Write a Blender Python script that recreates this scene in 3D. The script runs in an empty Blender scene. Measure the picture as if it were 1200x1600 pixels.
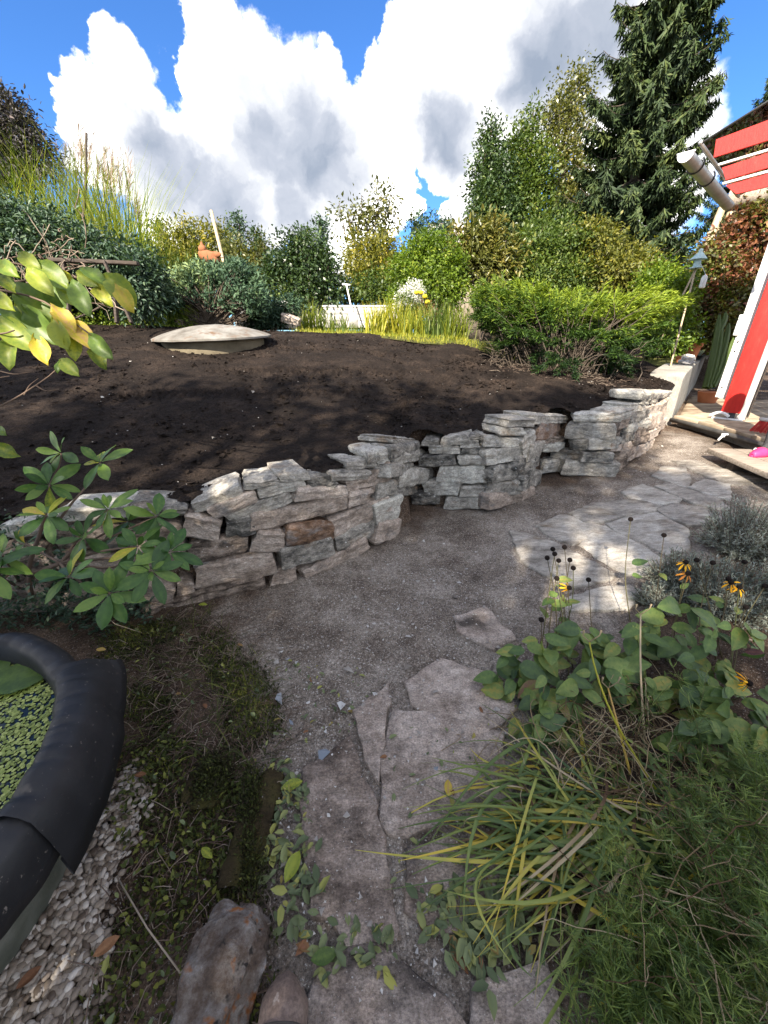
import bpy, math, random
import numpy as np
from mathutils import Vector, Matrix, noise as mnoise

rng = np.random.default_rng(11)
random.seed(11)
sc = bpy.context.scene
COL = sc.collection
R = math.radians

# ------------------------------------------------------------------ camera
PITCH = R(24.5)
CAM_H = 1.5
cam_d = bpy.data.cameras.new('camera')
cam_d.sensor_fit = 'HORIZONTAL'
cam_d.sensor_width = 36.0
cam_d.lens = 18.0
cam_d.clip_start = 0.02
cam_d.clip_end = 3000.0
cam = bpy.data.objects.new('camera', cam_d)
cam.location = (0, 0, CAM_H)
cam.rotation_euler = (math.pi / 2 - PITCH, 0, 0)
COL.objects.link(cam)
sc.camera = cam

# ------------------------------------------------------------------ light
SUN_AZ, SUN_EL = R(207), R(38)          # azimuth clockwise from +Y
sunv = Vector((math.sin(SUN_AZ) * math.cos(SUN_EL), math.cos(SUN_AZ) * math.cos(SUN_EL), math.sin(SUN_EL)))
sd = bpy.data.lights.new('sun', 'SUN')
sd.energy = 2.7
sd.angle = R(0.55)
sd.color = (1.0, 0.90, 0.76)
so = bpy.data.objects.new('sun', sd)
so.rotation_euler = sunv.to_track_quat('Z', 'Y').to_euler()
so.location = (-20, -40, 35)
COL.objects.link(so)

sc.view_settings.view_transform = 'Standard'
sc.view_settings.look = 'None'
sc.view_settings.gamma = 1.0
sc.view_settings.exposure = 2.6
sc.view_settings.use_curve_mapping = False
sc.render.engine = 'CYCLES'
cy = sc.cycles
cy.use_denoising = True
cy.max_bounces = 7
cy.diffuse_bounces = 2
cy.glossy_bounces = 3
cy.transmission_bounces = 5
cy.transparent_max_bounces = 8
cy.caustics_reflective = False
cy.caustics_refractive = False
cy.sample_clamp_indirect = 6.0

cp, sp = math.cos(PITCH), math.sin(PITCH)
def ray(px, py):
    """direction (per metre of depth) of a photograph pixel"""
    u = (px - 600) / 600.0
    v = (800 - py) / 600.0
    return np.array([u, cp + v * sp, -sp + v * cp])
def at(px, py, t):
    return np.array([0, 0, CAM_H]) + ray(px, py) * t

# ------------------------------------------------------------------ world: blue sky with cumulus
world = bpy.data.worlds.new('World')
sc.world = world
world.use_nodes = True
nt = world.node_tree
nt.nodes.clear()
def wn(t, **k):
    n = nt.nodes.new(t)
    for a, b in k.items():
        setattr(n, a, b)
    return n
def wmath(op, a, b=None, clamp=False):
    n = wn('ShaderNodeMath', operation=op, use_clamp=clamp)
    for i, s in enumerate((a, b)):
        if s is None:
            continue
        if isinstance(s, (int, float)):
            n.inputs[i].default_value = s
        else:
            nt.links.new(s, n.inputs[i])
    return n.outputs[0]
def wvec(op, a, b):
    n = wn('ShaderNodeVectorMath', operation=op)
    for i, s in enumerate((a, b)):
        if isinstance(s, (tuple, list, np.ndarray)):
            n.inputs[i].default_value = tuple(s)
        elif isinstance(s, (int, float)):
            n.inputs[3].default_value = s
        else:
            nt.links.new(s, n.inputs[i])
    return n
sky = wn('ShaderNodeTexSky', sky_type='NISHITA')
sky.sun_disc = False
sky.sun_elevation = SUN_EL
sky.sun_rotation = SUN_AZ
sky.air_density = 1.0
sky.dust_density = 0.3
sky.ozone_density = 2.5
skys = wvec('SCALE', sky.outputs[0], 0.05)
tc = wn('ShaderNodeTexCoord')
dirn = wvec('NORMALIZE', tc.outputs['Generated'], (0, 0, 0)).outputs[0]
def wnoise(vec, scale, detail, rough=0.55):
    n = wn('ShaderNodeTexNoise', noise_dimensions='3D')
    n.inputs['Scale'].default_value = scale
    n.inputs['Detail'].default_value = detail
    n.inputs['Roughness'].default_value = rough
    nt.links.new(vec, n.inputs['Vector'])
    return n
n1 = wnoise(dirn, 5.0, 3)
warp = wvec('SCALE', wvec('SUBTRACT', n1.outputs['Color'], (0.5, 0.5, 0.5)).outputs[0], 0.12)
wdir = wvec('ADD', dirn, warp.outputs[0]).outputs[0]
n2 = wnoise(dirn, 16.0, 8, 0.62)
warp2 = wvec('SCALE', wvec('SUBTRACT', n2.outputs['Color'], (0.5, 0.5, 0.5)).outputs[0], 0.07)
wdir2 = wvec('NORMALIZE', wvec('ADD', wdir, warp2.outputs[0]).outputs[0], (0, 0, 0)).outputs[0]
def lobes(lst, soft=0.0):
    out = None
    for (x, y, r) in lst:
        d = ray(x, y)
        d = d / np.linalg.norm(d)
        th = math.acos(min(1, (cp * d[1] - sp * d[2])))
        ra = 0.82 * r / 600.0 * math.cos(th) ** 1.5
        dot = wvec('DOT_PRODUCT', wdir2, tuple(d)).outputs['Value']
        c = math.cos(ra)
        m = wn('ShaderNodeMapRange', clamp=True)
        nt.links.new(dot, m.inputs[0])
        m.inputs[1].default_value = c - (1 - c) * 0.8
        m.inputs[2].default_value = 1.0
        m.inputs[3].default_value = 0.0
        m.inputs[4].default_value = 1.8
        o = m.outputs[0]
        out = o if out is None else wmath('MAXIMUM', out, o)
    return out
CL = [(195, 120, 62), (150, 165, 66), (105, 185, 42), (215, 200, 62), (180, 250, 95), (275, 300, 110), (330, 55, 58), (345, 110, 80),
      (305, 130, 55), (440, 120, 62), (430, 190, 130), (505, 130, 52), (520, 210, 85), (400, 270, 150), (300, 340, 120),
      (545, 270, 95), (615, 130, 66), (665, 55, 80), (730, 110, 150), (830, 50, 170), (790, 175, 118), (915, 110, 150),
      (1010, 260, 150), (660, 200, 48), (600, 330, 60), (712, 335, 34), (640, 325, 34), (480, 350, 60), (775, 310, 38), (520, 380, 70), (590, 235, 78), (575, 185, 58), (640, 175, 70), (700, 235, 62), (620, 275, 40), (740, 270, 50)]
D = lobes(CL)
gen = wnoise(dirn, 2.6, 7, 0.6)                 # clouds over the rest of the sky
genm = wn('ShaderNodeMapRange', clamp=True)
nt.links.new(gen.outputs['Fac'], genm.inputs[0])
genm.inputs[1].default_value = 0.42
genm.inputs[2].default_value = 0.58
sepd = wn('ShaderNodeSeparateXYZ')
nt.links.new(dirn, sepd.inputs[0])
away = wn('ShaderNodeMapRange', clamp=True)     # the named cumulus stand ahead, the loose field elsewhere
nt.links.new(sepd.outputs['Y'], away.inputs[0])
away.inputs[1].default_value = 0.62
away.inputs[2].default_value = 0.35
away.inputs[3].default_value = 0.0
away.inputs[4].default_value = 1.0
gen2 = wmath('MULTIPLY', genm.outputs[0], away.outputs[0])
fine = wmath('MULTIPLY', wmath('SUBTRACT', n2.outputs['Fac'], 0.5), 0.75)
dens0 = wmath('ADD', D, fine)
dens = wn('ShaderNodeMapRange', clamp=True, interpolation_type='SMOOTHSTEP')
nt.links.new(dens0, dens.inputs[0])
dens.inputs[1].default_value = 0.52
dens.inputs[2].default_value = 0.95
cov = wmath('MAXIMUM', dens.outputs[0], gen2)
GR = [(430, 210, 110), (500, 250, 85), (270, 285, 75), (235, 240, 45), (400, 180, 60), (360, 340, 90), (470, 340, 60),
      (880, 120, 120), (700, 200, 60), (940, 60, 90), (300, 270, 50)]
G = lobes(GR)
offd = wvec('ADD', wdir2, (-0.02, 0.0, 0.045)).outputs[0]      # relief of the billows, lit from above
e1 = wnoise(wdir2, 6.5, 5, 0.55)
e2 = wnoise(offd, 6.5, 5, 0.55)
emb = wmath('MULTIPLY', wmath('SUBTRACT', e2.outputs['Fac'], e1.outputs['Fac']), 2.2)
gsum = wmath('ADD', wmath('MULTIPLY', G, 0.50), wmath('MULTIPLY', wmath('SUBTRACT', e1.outputs['Fac'], 0.5), 1.1))
gsh = wn('ShaderNodeMapRange', clamp=True)
nt.links.new(wmath('ADD', gsum, emb), gsh.inputs[0])
gsh.inputs[1].default_value = -0.30
gsh.inputs[2].default_value = 1.15
ccol = wn('ShaderNodeValToRGB')
ce = ccol.color_ramp.elements
ce[0].position = 0.0
ce[0].color = (0.78, 0.755, 0.72, 1)
ce[1].position = 1.0
ce[1].color = (0.064, 0.076, 0.097, 1)
for pos, col in ((0.22, (0.36, 0.355, 0.35)), (0.42, (0.172, 0.176, 0.184)), (0.66, (0.112, 0.120, 0.138))):
    el_ = ce.new(pos)
    el_.color = (*col, 1)
nt.links.new(gsh.outputs[0], ccol.inputs[0])
mixc = wn('ShaderNodeMixRGB')
nt.links.new(cov, mixc.inputs[0])
deep = wn('ShaderNodeMixRGB', blend_type='MULTIPLY')
deep.inputs[0].default_value = 1.0
deep.inputs[2].default_value = (0.31, 0.55, 0.86, 1)
nt.links.new(skys.outputs[0], deep.inputs[1])
nt.links.new(deep.outputs[0], mixc.inputs[1])
nt.links.new(ccol.outputs[0], mixc.inputs[2])
bgn = wn('ShaderNodeBackground')
bgn.inputs[1].default_value = 1.0
nt.links.new(mixc.outputs[0], bgn.inputs[0])
wo = wn('ShaderNodeOutputWorld')
nt.links.new(bgn.outputs[0], wo.inputs[0])
world.cycles.sampling_method = 'MANUAL'
world.cycles.sample_map_resolution = 512

# ------------------------------------------------------------------ helpers: objects
WL = {}
def nrm(v):
    v = np.asarray(v, float)
    return v / (np.linalg.norm(v, axis=-1, keepdims=True) + 1e-9)
def tag(o, label=None, cat=None, group=None, kind=None):
    if label: o['label'] = label
    if cat: o['category'] = cat
    if group: o['group'] = group
    if kind: o['kind'] = kind
    return o
def thing(name, loc, label, cat, group=None):
    o = bpy.data.objects.new(name, None)
    o.location = tuple(loc)
    o.empty_display_size = 0.1
    COL.objects.link(o)
    WL[o] = np.array(loc, float)
    return tag(o, label, cat, group)
def link(name, me, parent=None, world=None):
    o = bpy.data.objects.new(name, me)
    COL.objects.link(o)
    if parent is not None:
        o.parent = parent
        off = Matrix.Translation(Vector(-WL[parent]))
        o.matrix_local = off @ (world if world is not None else Matrix.Identity(4))
    elif world is not None:
        o.matrix_world = world
    WL[o] = np.zeros(3) if world is None else np.array(world.translation)
    return o
class Bag:
    def __init__(s):
        s.v, s.t, s.q, s.tri, s.n = [], [], [], [], 0
    def add(s, V, F, tint=0.5):
        V = np.asarray(V, np.float32).reshape(-1, 3)
        F = np.asarray(F, np.int64)
        (s.q if F.shape[1] == 4 else s.tri).append(F + s.n)
        s.v.append(V)
        s.t.append(np.broadcast_to(np.asarray(tint, np.float32), (len(V),)))
        s.n += len(V)
        return s
    def mesh(s, name, mat, smooth=True, sharp=None):
        V = np.concatenate(s.v)
        me = bpy.data.meshes.new(name)
        me.vertices.add(len(V))
        me.vertices.foreach_set('co', V.ravel())
        idx, st, tot = [], [], []
        pos = 0
        for lst, k in ((s.q, 4), (s.tri, 3)):
            if lst:
                F = np.concatenate(lst)
                idx.append(F.ravel())
                st.append(pos + np.arange(len(F)) * k)
                tot.append(np.full(len(F), k))
                pos += F.size
        idx = np.concatenate(idx).astype(np.int32)
        st = np.concatenate(st).astype(np.int32)
        me.loops.add(len(idx))
        me.loops.foreach_set('vertex_index', idx)
        me.polygons.add(len(st))
        me.polygons.foreach_set('loop_start', st)
        me.polygons.foreach_set('loop_total', np.concatenate(tot).astype(np.int32))
        me.polygons.foreach_set('use_smooth', np.full(len(st), smooth))
        a = me.attributes.new('tint', 'FLOAT', 'POINT')
        a.data.foreach_set('value', np.concatenate(s.t).astype(np.float32))
        me.update(calc_edges=True)
        me.validate()
        if mat is not None:
            me.materials.append(mat)
        if sharp is not None:
            me.set_sharp_from_angle(angle=R(sharp))
        return me
    def build(s, name, mat, parent=None, smooth=True, sharp=None, kind=None):
        o = link(name, s.mesh(name, mat, smooth, sharp), parent)
        if kind: o['kind'] = kind
        return o

# ------------------------------------------------------------------ helpers: shapes
def tube(bag, P, rad, n=6, tint=0.5, cap=True):
    P = np.asarray(P, float)
    m = len(P)
    rad = np.broadcast_to(np.asarray(rad, float), (m,))
    T = np.gradient(P, axis=0)
    T = nrm(T)
    ref = np.array([0, 0, 1.0]) if abs(T[0][2]) < 0.9 else np.array([1.0, 0, 0])
    A = nrm(np.cross(T, ref))
    B = np.cross(T, A)
    th = np.arange(n) * 2 * math.pi / n
    V = P[:, None] + rad[:, None, None] * (A[:, None] * np.cos(th)[None, :, None] + B[:, None] * np.sin(th)[None, :, None])
    V = V.reshape(-1, 3)
    i = np.arange(m - 1)[:, None] * n
    j = np.arange(n)[None]
    k = (j + 1) % n
    F = np.stack([i + j, i + k, i + n + k, i + n + j], -1).reshape(-1, 4)
    if cap:
        V = np.concatenate([V, P[:1], P[-1:]])
        a, b = m * n, m * n + 1
        base = len(V)
        tt = np.array([[a, (q + 1) % n, q] for q in range(n)] + [[b, (m - 1) * n + q, (m - 1) * n + (q + 1) % n] for q in range(n)])
        bag.add(V, F, tint)
        bag.tri.append(tt + bag.n - len(V))
    else:
        bag.add(V, F, tint)
    return bag
def curve(p0, p1, sag=0.0, n=8, side=None, wob=0.0):
    p0, p1 = np.asarray(p0, float), np.asarray(p1, float)
    s = np.linspace(0, 1, n)[:, None]
    P = p0 + (p1 - p0) * s
    P[:, 2] += sag * (4 * s[:, 0] * (1 - s[:, 0]))
    if side is not None:
        P += np.asarray(side) * (4 * s * (1 - s))
    if wob:
        w = rng.normal(0, wob, P.shape)
        w[0] = 0
        w[-1] = 0
        P += w
    return P
_cg = {}
def cubegrid(nx, ny, nz):
    key = (nx, ny, nz)
    if key in _cg:
        return _cg[key]
    idx, V, F = {}, [], []
    def vid(i, j, k):
        if (i, j, k) not in idx:
            idx[(i, j, k)] = len(V)
            V.append((2 * i / nx - 1, 2 * j / ny - 1, 2 * k / nz - 1))
        return idx[(i, j, k)]
    for i in range(nx):
        for j in range(ny):
            F.append([vid(i, j, 0), vid(i, j + 1, 0), vid(i + 1, j + 1, 0), vid(i + 1, j, 0)])
            F.append([vid(i, j, nz), vid(i + 1, j, nz), vid(i + 1, j + 1, nz), vid(i, j + 1, nz)])
    for i in range(nx):
        for k in range(nz):
            F.append([vid(i, 0, k), vid(i + 1, 0, k), vid(i + 1, 0, k + 1), vid(i, 0, k + 1)])
            F.append([vid(i, ny, k), vid(i, ny, k + 1), vid(i + 1, ny, k + 1), vid(i + 1, ny, k)])
    for j in range(ny):
        for k in range(nz):
            F.append([vid(0, j, k), vid(0, j, k + 1), vid(0, j + 1, k + 1), vid(0, j + 1, k)])
            F.append([vid(nx, j, k), vid(nx, j + 1, k), vid(nx, j + 1, k + 1), vid(nx, j, k + 1)])
    _cg[key] = (np.array(V), np.array(F))
    return _cg[key]
def box(bag, c, half, ax=None, tint=0.5):
    """box with centre c, half sizes, axes as rows"""
    V, F = cubegrid(1, 1, 1)
    A = np.eye(3) if ax is None else np.asarray(ax, float)
    bag.add(np.asarray(c) + (V * np.asarray(half)) @ A, F, tint)
    return bag
def bevelled(bag, c, half, ax=None, r=0.01, tint=0.5):
    """box with rounded edges"""
    V, F = cubegrid(3, 3, 3)
    h = np.asarray(half, float)
    r = min(r, h.min() * 0.9)
    Q = V * 1.0
    inner = np.sign(Q) * (np.abs(Q) > 0.5) * (h - r)
    outer = np.sign(Q) * (np.abs(Q) > 0.9)
    P = inner + nrm(outer) * r * (1.0)
    P = np.where(np.abs(Q) > 0.9, P, np.sign(Q) * (h - r))
    A = np.eye(3) if ax is None else np.asarray(ax, float)
    bag.add(np.asarray(c) + P @ A, F, tint)
    return bag
def lathe(bag, c, prof, n=24, ax=None, tint=0.5):
    """prof: list of (radius, height)"""
    prof = np.asarray(prof, float)
    th = np.arange(n) * 2 * math.pi / n
    V = np.stack([prof[:, 0][:, None] * np.cos(th), prof[:, 0][:, None] * np.sin(th), np.repeat(prof[:, 1][:, None], n, 1)], -1).reshape(-1, 3)
    m = len(prof)
    i = np.arange(m - 1)[:, None] * n
    j = np.arange(n)[None]
    k = (j + 1) % n
    F = np.stack([i + j, i + k, i + n + k, i + n + j], -1).reshape(-1, 4)
    A = np.eye(3) if ax is None else np.asarray(ax, float)
    bag.add(np.asarray(c) + V @ A, F, tint)
    return bag
def frame(X, Zhint=(0, 0, 1)):
    X = nrm(X)
    Y = nrm(np.cross(Zhint, X))
    return np.array([X, Y, np.cross(X, Y)])
def slabprism(bag, poly, ztop, thick, inset=0.02, rough=0.006, zf=None, rings=1):
    """irregular flat stone: polygon (n,2), top at ztop(x,y)"""
    poly = np.asarray(poly, float)
    pts = []
    for a, b in zip(poly, np.roll(poly, -1, 0)):
        k = max(2, int(np.linalg.norm(b - a) / 0.045))
        for s in range(k):
            f = s / k
            pts.append(a * (1 - f) + b * f)
    pts = np.array(pts)
    pts = pts.mean(0) + (pts - pts.mean(0)) * 1.03
    pts += rng.normal(0, rough, pts.shape)
    c = pts.mean(0)
    n = len(pts)
    Vs = []
    for fr, dz in ((1.05, -thick), (1.05, -inset * 0.7), (1.035, -inset * 0.2), (1.0, 0), (0.7, 0), (0.45, 0), (0.2, 0)):
        q = c + (pts - c) * fr
        z = np.array([ztop(x, y) + (0.006 * mnoise.noise((x * 7, y * 7, 3.1)) + 0.004 * mnoise.noise((x * 22, y * 22, 1.7)) if fr < 1.01 else rng.normal(0, 0.002)) for x, y in q]) + dz
        Vs.append(np.column_stack([q, z]))
    V = np.concatenate(Vs + [np.array([[c[0], c[1], ztop(c[0], c[1])]])])
    m = len(Vs)
    i = np.arange(m - 1)[:, None] * n
    j = np.arange(n)[None]
    k = (j + 1) % n
    F = np.stack([i + j, i + k, i + n + k, i + n + j], -1).reshape(-1, 4)
    area = np.sum(pts[:, 0] * np.roll(pts[:, 1], -1) - np.roll(pts[:, 0], -1) * pts[:, 1])
    T = np.array([[(m - 1) * n + q, (m - 1) * n + (q + 1) % n, m * n] for q in range(n)])
    if area < 0:
        F = F[:, ::-1]
        T = T[:, ::-1]
    bag.add(V, F)
    bag.tri.append(T + bag.n - len(V))
    return bag
def rand_unit(n):
    return nrm(rng.normal(size=(n, 3)))
def leaves(bag, C, Dv, N, L, W, tint, hexa=False, fold=0.12):
    """many leaves at once: base C, direction D, normal N"""
    C, Dv, N = np.asarray(C, float), nrm(Dv), np.asarray(N, float)
    n = len(C)
    S = nrm(np.cross(N, Dv))
    N = np.cross(Dv, S)
    L = np.broadcast_to(np.asarray(L, float), (n,))[:, None]
    W = np.broadcast_to(np.asarray(W, float), (n,))[:, None]
    up = N * W * fold
    if not hexa:
        V = np.stack([C, C + Dv * L * 0.5 + S * W * 0.5 + up, C + Dv * L - N * L * 0.12, C + Dv * L * 0.5 - S * W * 0.5 + up], 1)
        F = np.arange(n)[:, None] * 4 + np.array([[0, 1, 2, 3]])
        k = 4
    else:
        V = np.stack([C, C + Dv * L * 0.3 + S * W * 0.46 + up, C + Dv * L * 0.68 + S * W * 0.4 + up * 0.6, C + Dv * L - N * L * 0.15,
                      C + Dv * L * 0.68 - S * W * 0.4 + up * 0.6, C + Dv * L * 0.3 - S * W * 0.46 + up], 1)
        F = np.concatenate([np.arange(n)[:, None] * 6 + np.array([[0, 1, 2, 3]]), np.arange(n)[:, None] * 6 + np.array([[0, 3, 4, 5]])])
        k = 6
    bag.add(V.reshape(-1, 3), F, np.repeat(np.broadcast_to(np.asarray(tint, float), (n,)), k))
    return bag
def blades(bag, B, Dh, L, W, rise, tint, seg=4, curl=1.0):
    """grass blades: base B, horizontal heading Dh, rise 0..1 = how upright, curling over"""
    B = np.asarray(B, float)
    n = len(B)
    Dh = np.asarray(Dh, float).copy()
    Dh[:, 2] = 0
    Dh = nrm(Dh)
    S = np.cross(Dh, [0, 0, 1.0])
    L = np.broadcast_to(np.asarray(L, float), (n,))
    W = np.broadcast_to(np.asarray(W, float), (n,))
    rise = np.broadcast_to(np.asarray(rise, float), (n,))
    ang = rise * math.pi / 2
    P = B.copy()
    rows = []
    for i in range(seg + 1):
        f = i / seg
        w = W * (1 - f ** 2.2) * 0.5 + 0.0004
        rows += [P + S * w[:, None], P - S * w[:, None]]
        step = L / seg
        P = P + Dh * (np.cos(ang) * step)[:, None] + np.array([0, 0, 1.0]) * (np.sin(ang) * step)[:, None]
        ang = ang - curl * (0.25 + f) * 0.55 * np.ones(n)
        ang = np.maximum(ang, -1.35)
    V = np.stack(rows, 1)
    k = 2 * (seg + 1)
    F = np.concatenate([np.arange(n)[:, None] * k + np.array([[2 * i, 2 * i + 1, 2 * i + 3, 2 * i + 2]]) for i in range(seg)])
    bag.add(V.reshape(-1, 3), F, np.repeat(np.broadcast_to(np.asarray(tint, float), (n,)), k))
    return bag

# ------------------------------------------------------------------ helpers: materials
MATS = {}
def mat(name, ramp, src='noise', scale=5.0, detail=6, rough=0.85, spec=0.3, bump=None, stretch=(1, 1, 1), transl=0.0,
        coord='Object', speck=None, objrand=0.0, metallic=0.0, coat=0.0, nrough=0.6, bump2=None, mix=None, grain=None):
    m = bpy.data.materials.new(name)
    m.use_nodes = True
    t = m.node_tree
    t.nodes.clear()
    N, Lk = t.nodes.new, t.links.new
    out = N('ShaderNodeOutputMaterial')
    p = N('ShaderNodeBsdfPrincipled')
    p.inputs['Roughness'].default_value = rough
    p.inputs['Specular IOR Level'].default_value = spec
    p.inputs['Metallic'].default_value = metallic
    p.inputs['Coat Weight'].default_value = coat
    tcn = N('ShaderNodeTexCoord')
    mp = N('ShaderNodeMapping')
    mp.inputs['Scale'].default_value = stretch
    Lk(tcn.outputs[coord], mp.inputs[0])
    vec = mp.outputs[0]
    oi = N('ShaderNodeObjectInfo')
    if objrand:
        ad = N('ShaderNodeVectorMath')
        ad.operation = 'ADD'
        cmb = N('ShaderNodeMath')
        cmb.operation = 'MULTIPLY'
        cmb.inputs[1].default_value = 37.0
        Lk(oi.outputs['Random'], cmb.inputs[0])
        Lk(vec, ad.inputs[0])
        Lk(cmb.outputs[0], ad.inputs[1])
        vec = ad.outputs[0]
    def nz(s, d=detail, r=nrough):
        n = N('ShaderNodeTexNoise')
        n.inputs['Scale'].default_value = s
        n.inputs['Detail'].default_value = d
        n.inputs['Roughness'].default_value = r
        Lk(vec, n.inputs['Vector'])
        return n.outputs['Fac']
    def mth(op, a, b):
        n = N('ShaderNodeMath')
        n.operation = op
        for i, s in enumerate((a, b)):
            if isinstance(s, (int, float)):
                n.inputs[i].default_value = s
            else:
                Lk(s, n.inputs[i])
        return n.outputs[0]
    if src == 'tint':
        a = N('ShaderNodeAttribute')
        a.attribute_name = 'tint'
        fac = a.outputs['Fac']
        fac = mth('ADD', fac, mth('MULTIPLY', mth('SUBTRACT', nz(scale, 2), 0.5), 0.35))
    elif src == 'obj':
        a = N('ShaderNodeAttribute')
        a.attribute_name = 'tint'
        fac = mth('ADD', mth('MULTIPLY', oi.outputs['Random'], 0.75), mth('MULTIPLY', mth('SUBTRACT', nz(scale, 3), 0.42), 0.7))
        fac = mth('ADD', fac, mth('MULTIPLY', a.outputs['Fac'], 0.25))
    else:
        fac = nz(scale)
        if objrand:
            fac = mth('ADD', fac, mth('MULTIPLY', mth('SUBTRACT', oi.outputs['Random'], 0.5), objrand))
    cr = N('ShaderNodeValToRGB')
    el = cr.color_ramp.elements
    while len(el) < len(ramp):
        el.new(0.5)
    for e, (pos, c) in zip(el, ramp):
        e.position = pos
        e.color = (*c, 1)
    Lk(fac, cr.inputs[0])
    col = cr.outputs[0]
    def addspeck(col, speck):
        for (s, lo, hi, c) in speck or ():
            mr = N('ShaderNodeMapRange')
            Lk(nz(s, 3, 0.7), mr.inputs[0])
            mr.inputs[1].default_value = lo
            mr.inputs[2].default_value = hi
            mx = N('ShaderNodeMixRGB')
            Lk(mr.outputs[0], mx.inputs[0])
            Lk(col, mx.inputs[1])
            mx.inputs[2].default_value = (*c, 1)
            col = mx.outputs[0]
        return col
    col = addspeck(col, speck)
    if mix:                                     # second colouring where the tint attribute is low
        ramp2, sc2, speck2 = mix
        cr2 = N('ShaderNodeValToRGB')
        el = cr2.color_ramp.elements
        while len(el) < len(ramp2):
            el.new(0.5)
        for e, (pos, c) in zip(el, ramp2):
            e.position = pos
            e.color = (*c, 1)
        Lk(nz(sc2), cr2.inputs[0])
        col2 = addspeck(cr2.outputs[0], speck2)
        a = N('ShaderNodeAttribute')
        a.attribute_name = 'tint'
        mr = N('ShaderNodeMapRange')
        Lk(mth('ADD', a.outputs['Fac'], mth('MULTIPLY', mth('SUBTRACT', nz(4.5, 10, 0.7), 0.5), 1.3)), mr.inputs[0])
        mr.inputs[1].default_value = 0.3
        mr.inputs[2].default_value = 0.7
        mx = N('ShaderNodeMixRGB')
        Lk(mr.outputs[0], mx.inputs[0])
        Lk(col2, mx.inputs[1])
        Lk(col, mx.inputs[2])
        col = mx.outputs[0]
    for (gs_, lo_, hi_) in grain or ():           # grit: fine light and dark grains
        gr = N('ShaderNodeMapRange')
        Lk(nz(gs_, 3, 0.7), gr.inputs[0])
        gr.inputs[1].default_value = 0.32
        gr.inputs[2].default_value = 0.68
        gr.inputs[3].default_value = lo_
        gr.inputs[4].default_value = hi_
        vm = N('ShaderNodeVectorMath')
        vm.operation = 'SCALE'
        Lk(col, vm.inputs[0])
        Lk(gr.outputs[0], vm.inputs[3])
        col = vm.outputs[0]
    Lk(col, p.inputs['Base Color'])
    prev = None
    for b in (bump, bump2):
        if b:
            bn = N('ShaderNodeBump')
            bn.inputs['Strength'].default_value = b[1]
            bn.inputs['Distance'].default_value = b[2]
            Lk(nz(b[0], 8, 0.65), bn.inputs['Height'])
            if prev is not None:
                Lk(prev, bn.inputs['Normal'])
            prev = bn.outputs[0]
    if prev is not None:
        Lk(prev, p.inputs['Normal'])
    sh = p.outputs[0]
    if transl:
        tr = N('ShaderNodeBsdfTranslucent')
        g = N('ShaderNodeMixRGB')
        g.blend_type = 'MULTIPLY'
        g.inputs[0].default_value = 1
        Lk(col, g.inputs[1])
        g.inputs[2].default_value = (1.5, 1.6, 0.7, 1)
        Lk(g.outputs[0], tr.inputs[0])
        ms = N('ShaderNodeMixShader')
        ms.inputs[0].default_value = transl
        Lk(sh, ms.inputs[1])
        Lk(tr.outputs[0], ms.inputs[2])
        sh = ms.outputs[0]
    Lk(sh, out.inputs[0])
    MATS[name] = m
    return m
def leafmat(name, c0, c1, c2=None, transl=0.3, rough=0.5, spec=0.4, src='tint'):
    r = [(0.15, c0), (0.6, c1), (0.95, c2 or c1)]
    return mat(name, r, src=src, scale=9.0 if src == 'obj' else 1.5, rough=rough, spec=spec, transl=transl, objrand=0.0)

# ------------------------------------------------------------------ materials
soil_m = mat('soil', [(0.30, (0.0082, 0.0061, 0.0051)), (0.5, (0.0190, 0.0139, 0.0112)), (0.72, (0.0476, 0.0340, 0.0258))], scale=2.4, nrough=0.7, detail=10, rough=0.95, spec=0.12,
             bump=(26, 0.9, 0.05), bump2=(110, 0.8, 0.015), speck=[(190, 0.70, 0.76, (0.16, 0.13, 0.11))], grain=[(60, 0.55, 1.6), (170, 0.6, 1.5)])
dirt_m = mat('dirt', [(0.3, (0.030, 0.019, 0.013)), (0.5, (0.075, 0.050, 0.034)), (0.72, (0.17, 0.125, 0.09))], scale=2.2, detail=10, rough=0.95, spec=0.15,
             bump=(30, 0.8, 0.03), bump2=(140, 0.7, 0.01), speck=[(90, 0.62, 0.68, (0.26, 0.24, 0.22)), (150, 0.64, 0.70, (0.33, 0.32, 0.30))], grain=[(55, 0.6, 1.45), (150, 0.45, 1.6)])
DR = ([(0.3, (0.030, 0.019, 0.013)), (0.5, (0.075, 0.050, 0.034)), (0.72, (0.17, 0.125, 0.09))], 2.2, [(90, 0.62, 0.68, (0.26, 0.24, 0.22)), (150, 0.64, 0.70, (0.33, 0.32, 0.30))])
gravel_m = mat('gravel', [(0.30, (0.045, 0.033, 0.025)), (0.46, (0.15, 0.122, 0.098)), (0.60, (0.28, 0.245, 0.208)), (0.75, (0.42, 0.385, 0.345))], scale=2.8, detail=14, nrough=0.78, rough=0.92, spec=0.2,
               bump=(70, 0.9, 0.012), bump2=(190, 0.9, 0.006), speck=[(120, 0.60, 0.66, (0.36, 0.34, 0.31)), (170, 0.62, 0.68, (0.42, 0.41, 0.39)), (140, 0.62, 0.70, (0.03, 0.026, 0.022))], mix=DR, grain=[(60, 0.6, 1.4), (140, 0.4, 1.55)])
lawn_m = mat('lawn', [(0.3, (0.05, 0.06, 0.015)), (0.6, (0.11, 0.11, 0.035)), (0.9, (0.19, 0.16, 0.07))], scale=4, rough=0.9, spec=0.1, bump=(60, 0.8, 0.03))
STR = (1, 1, 1.9)
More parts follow.
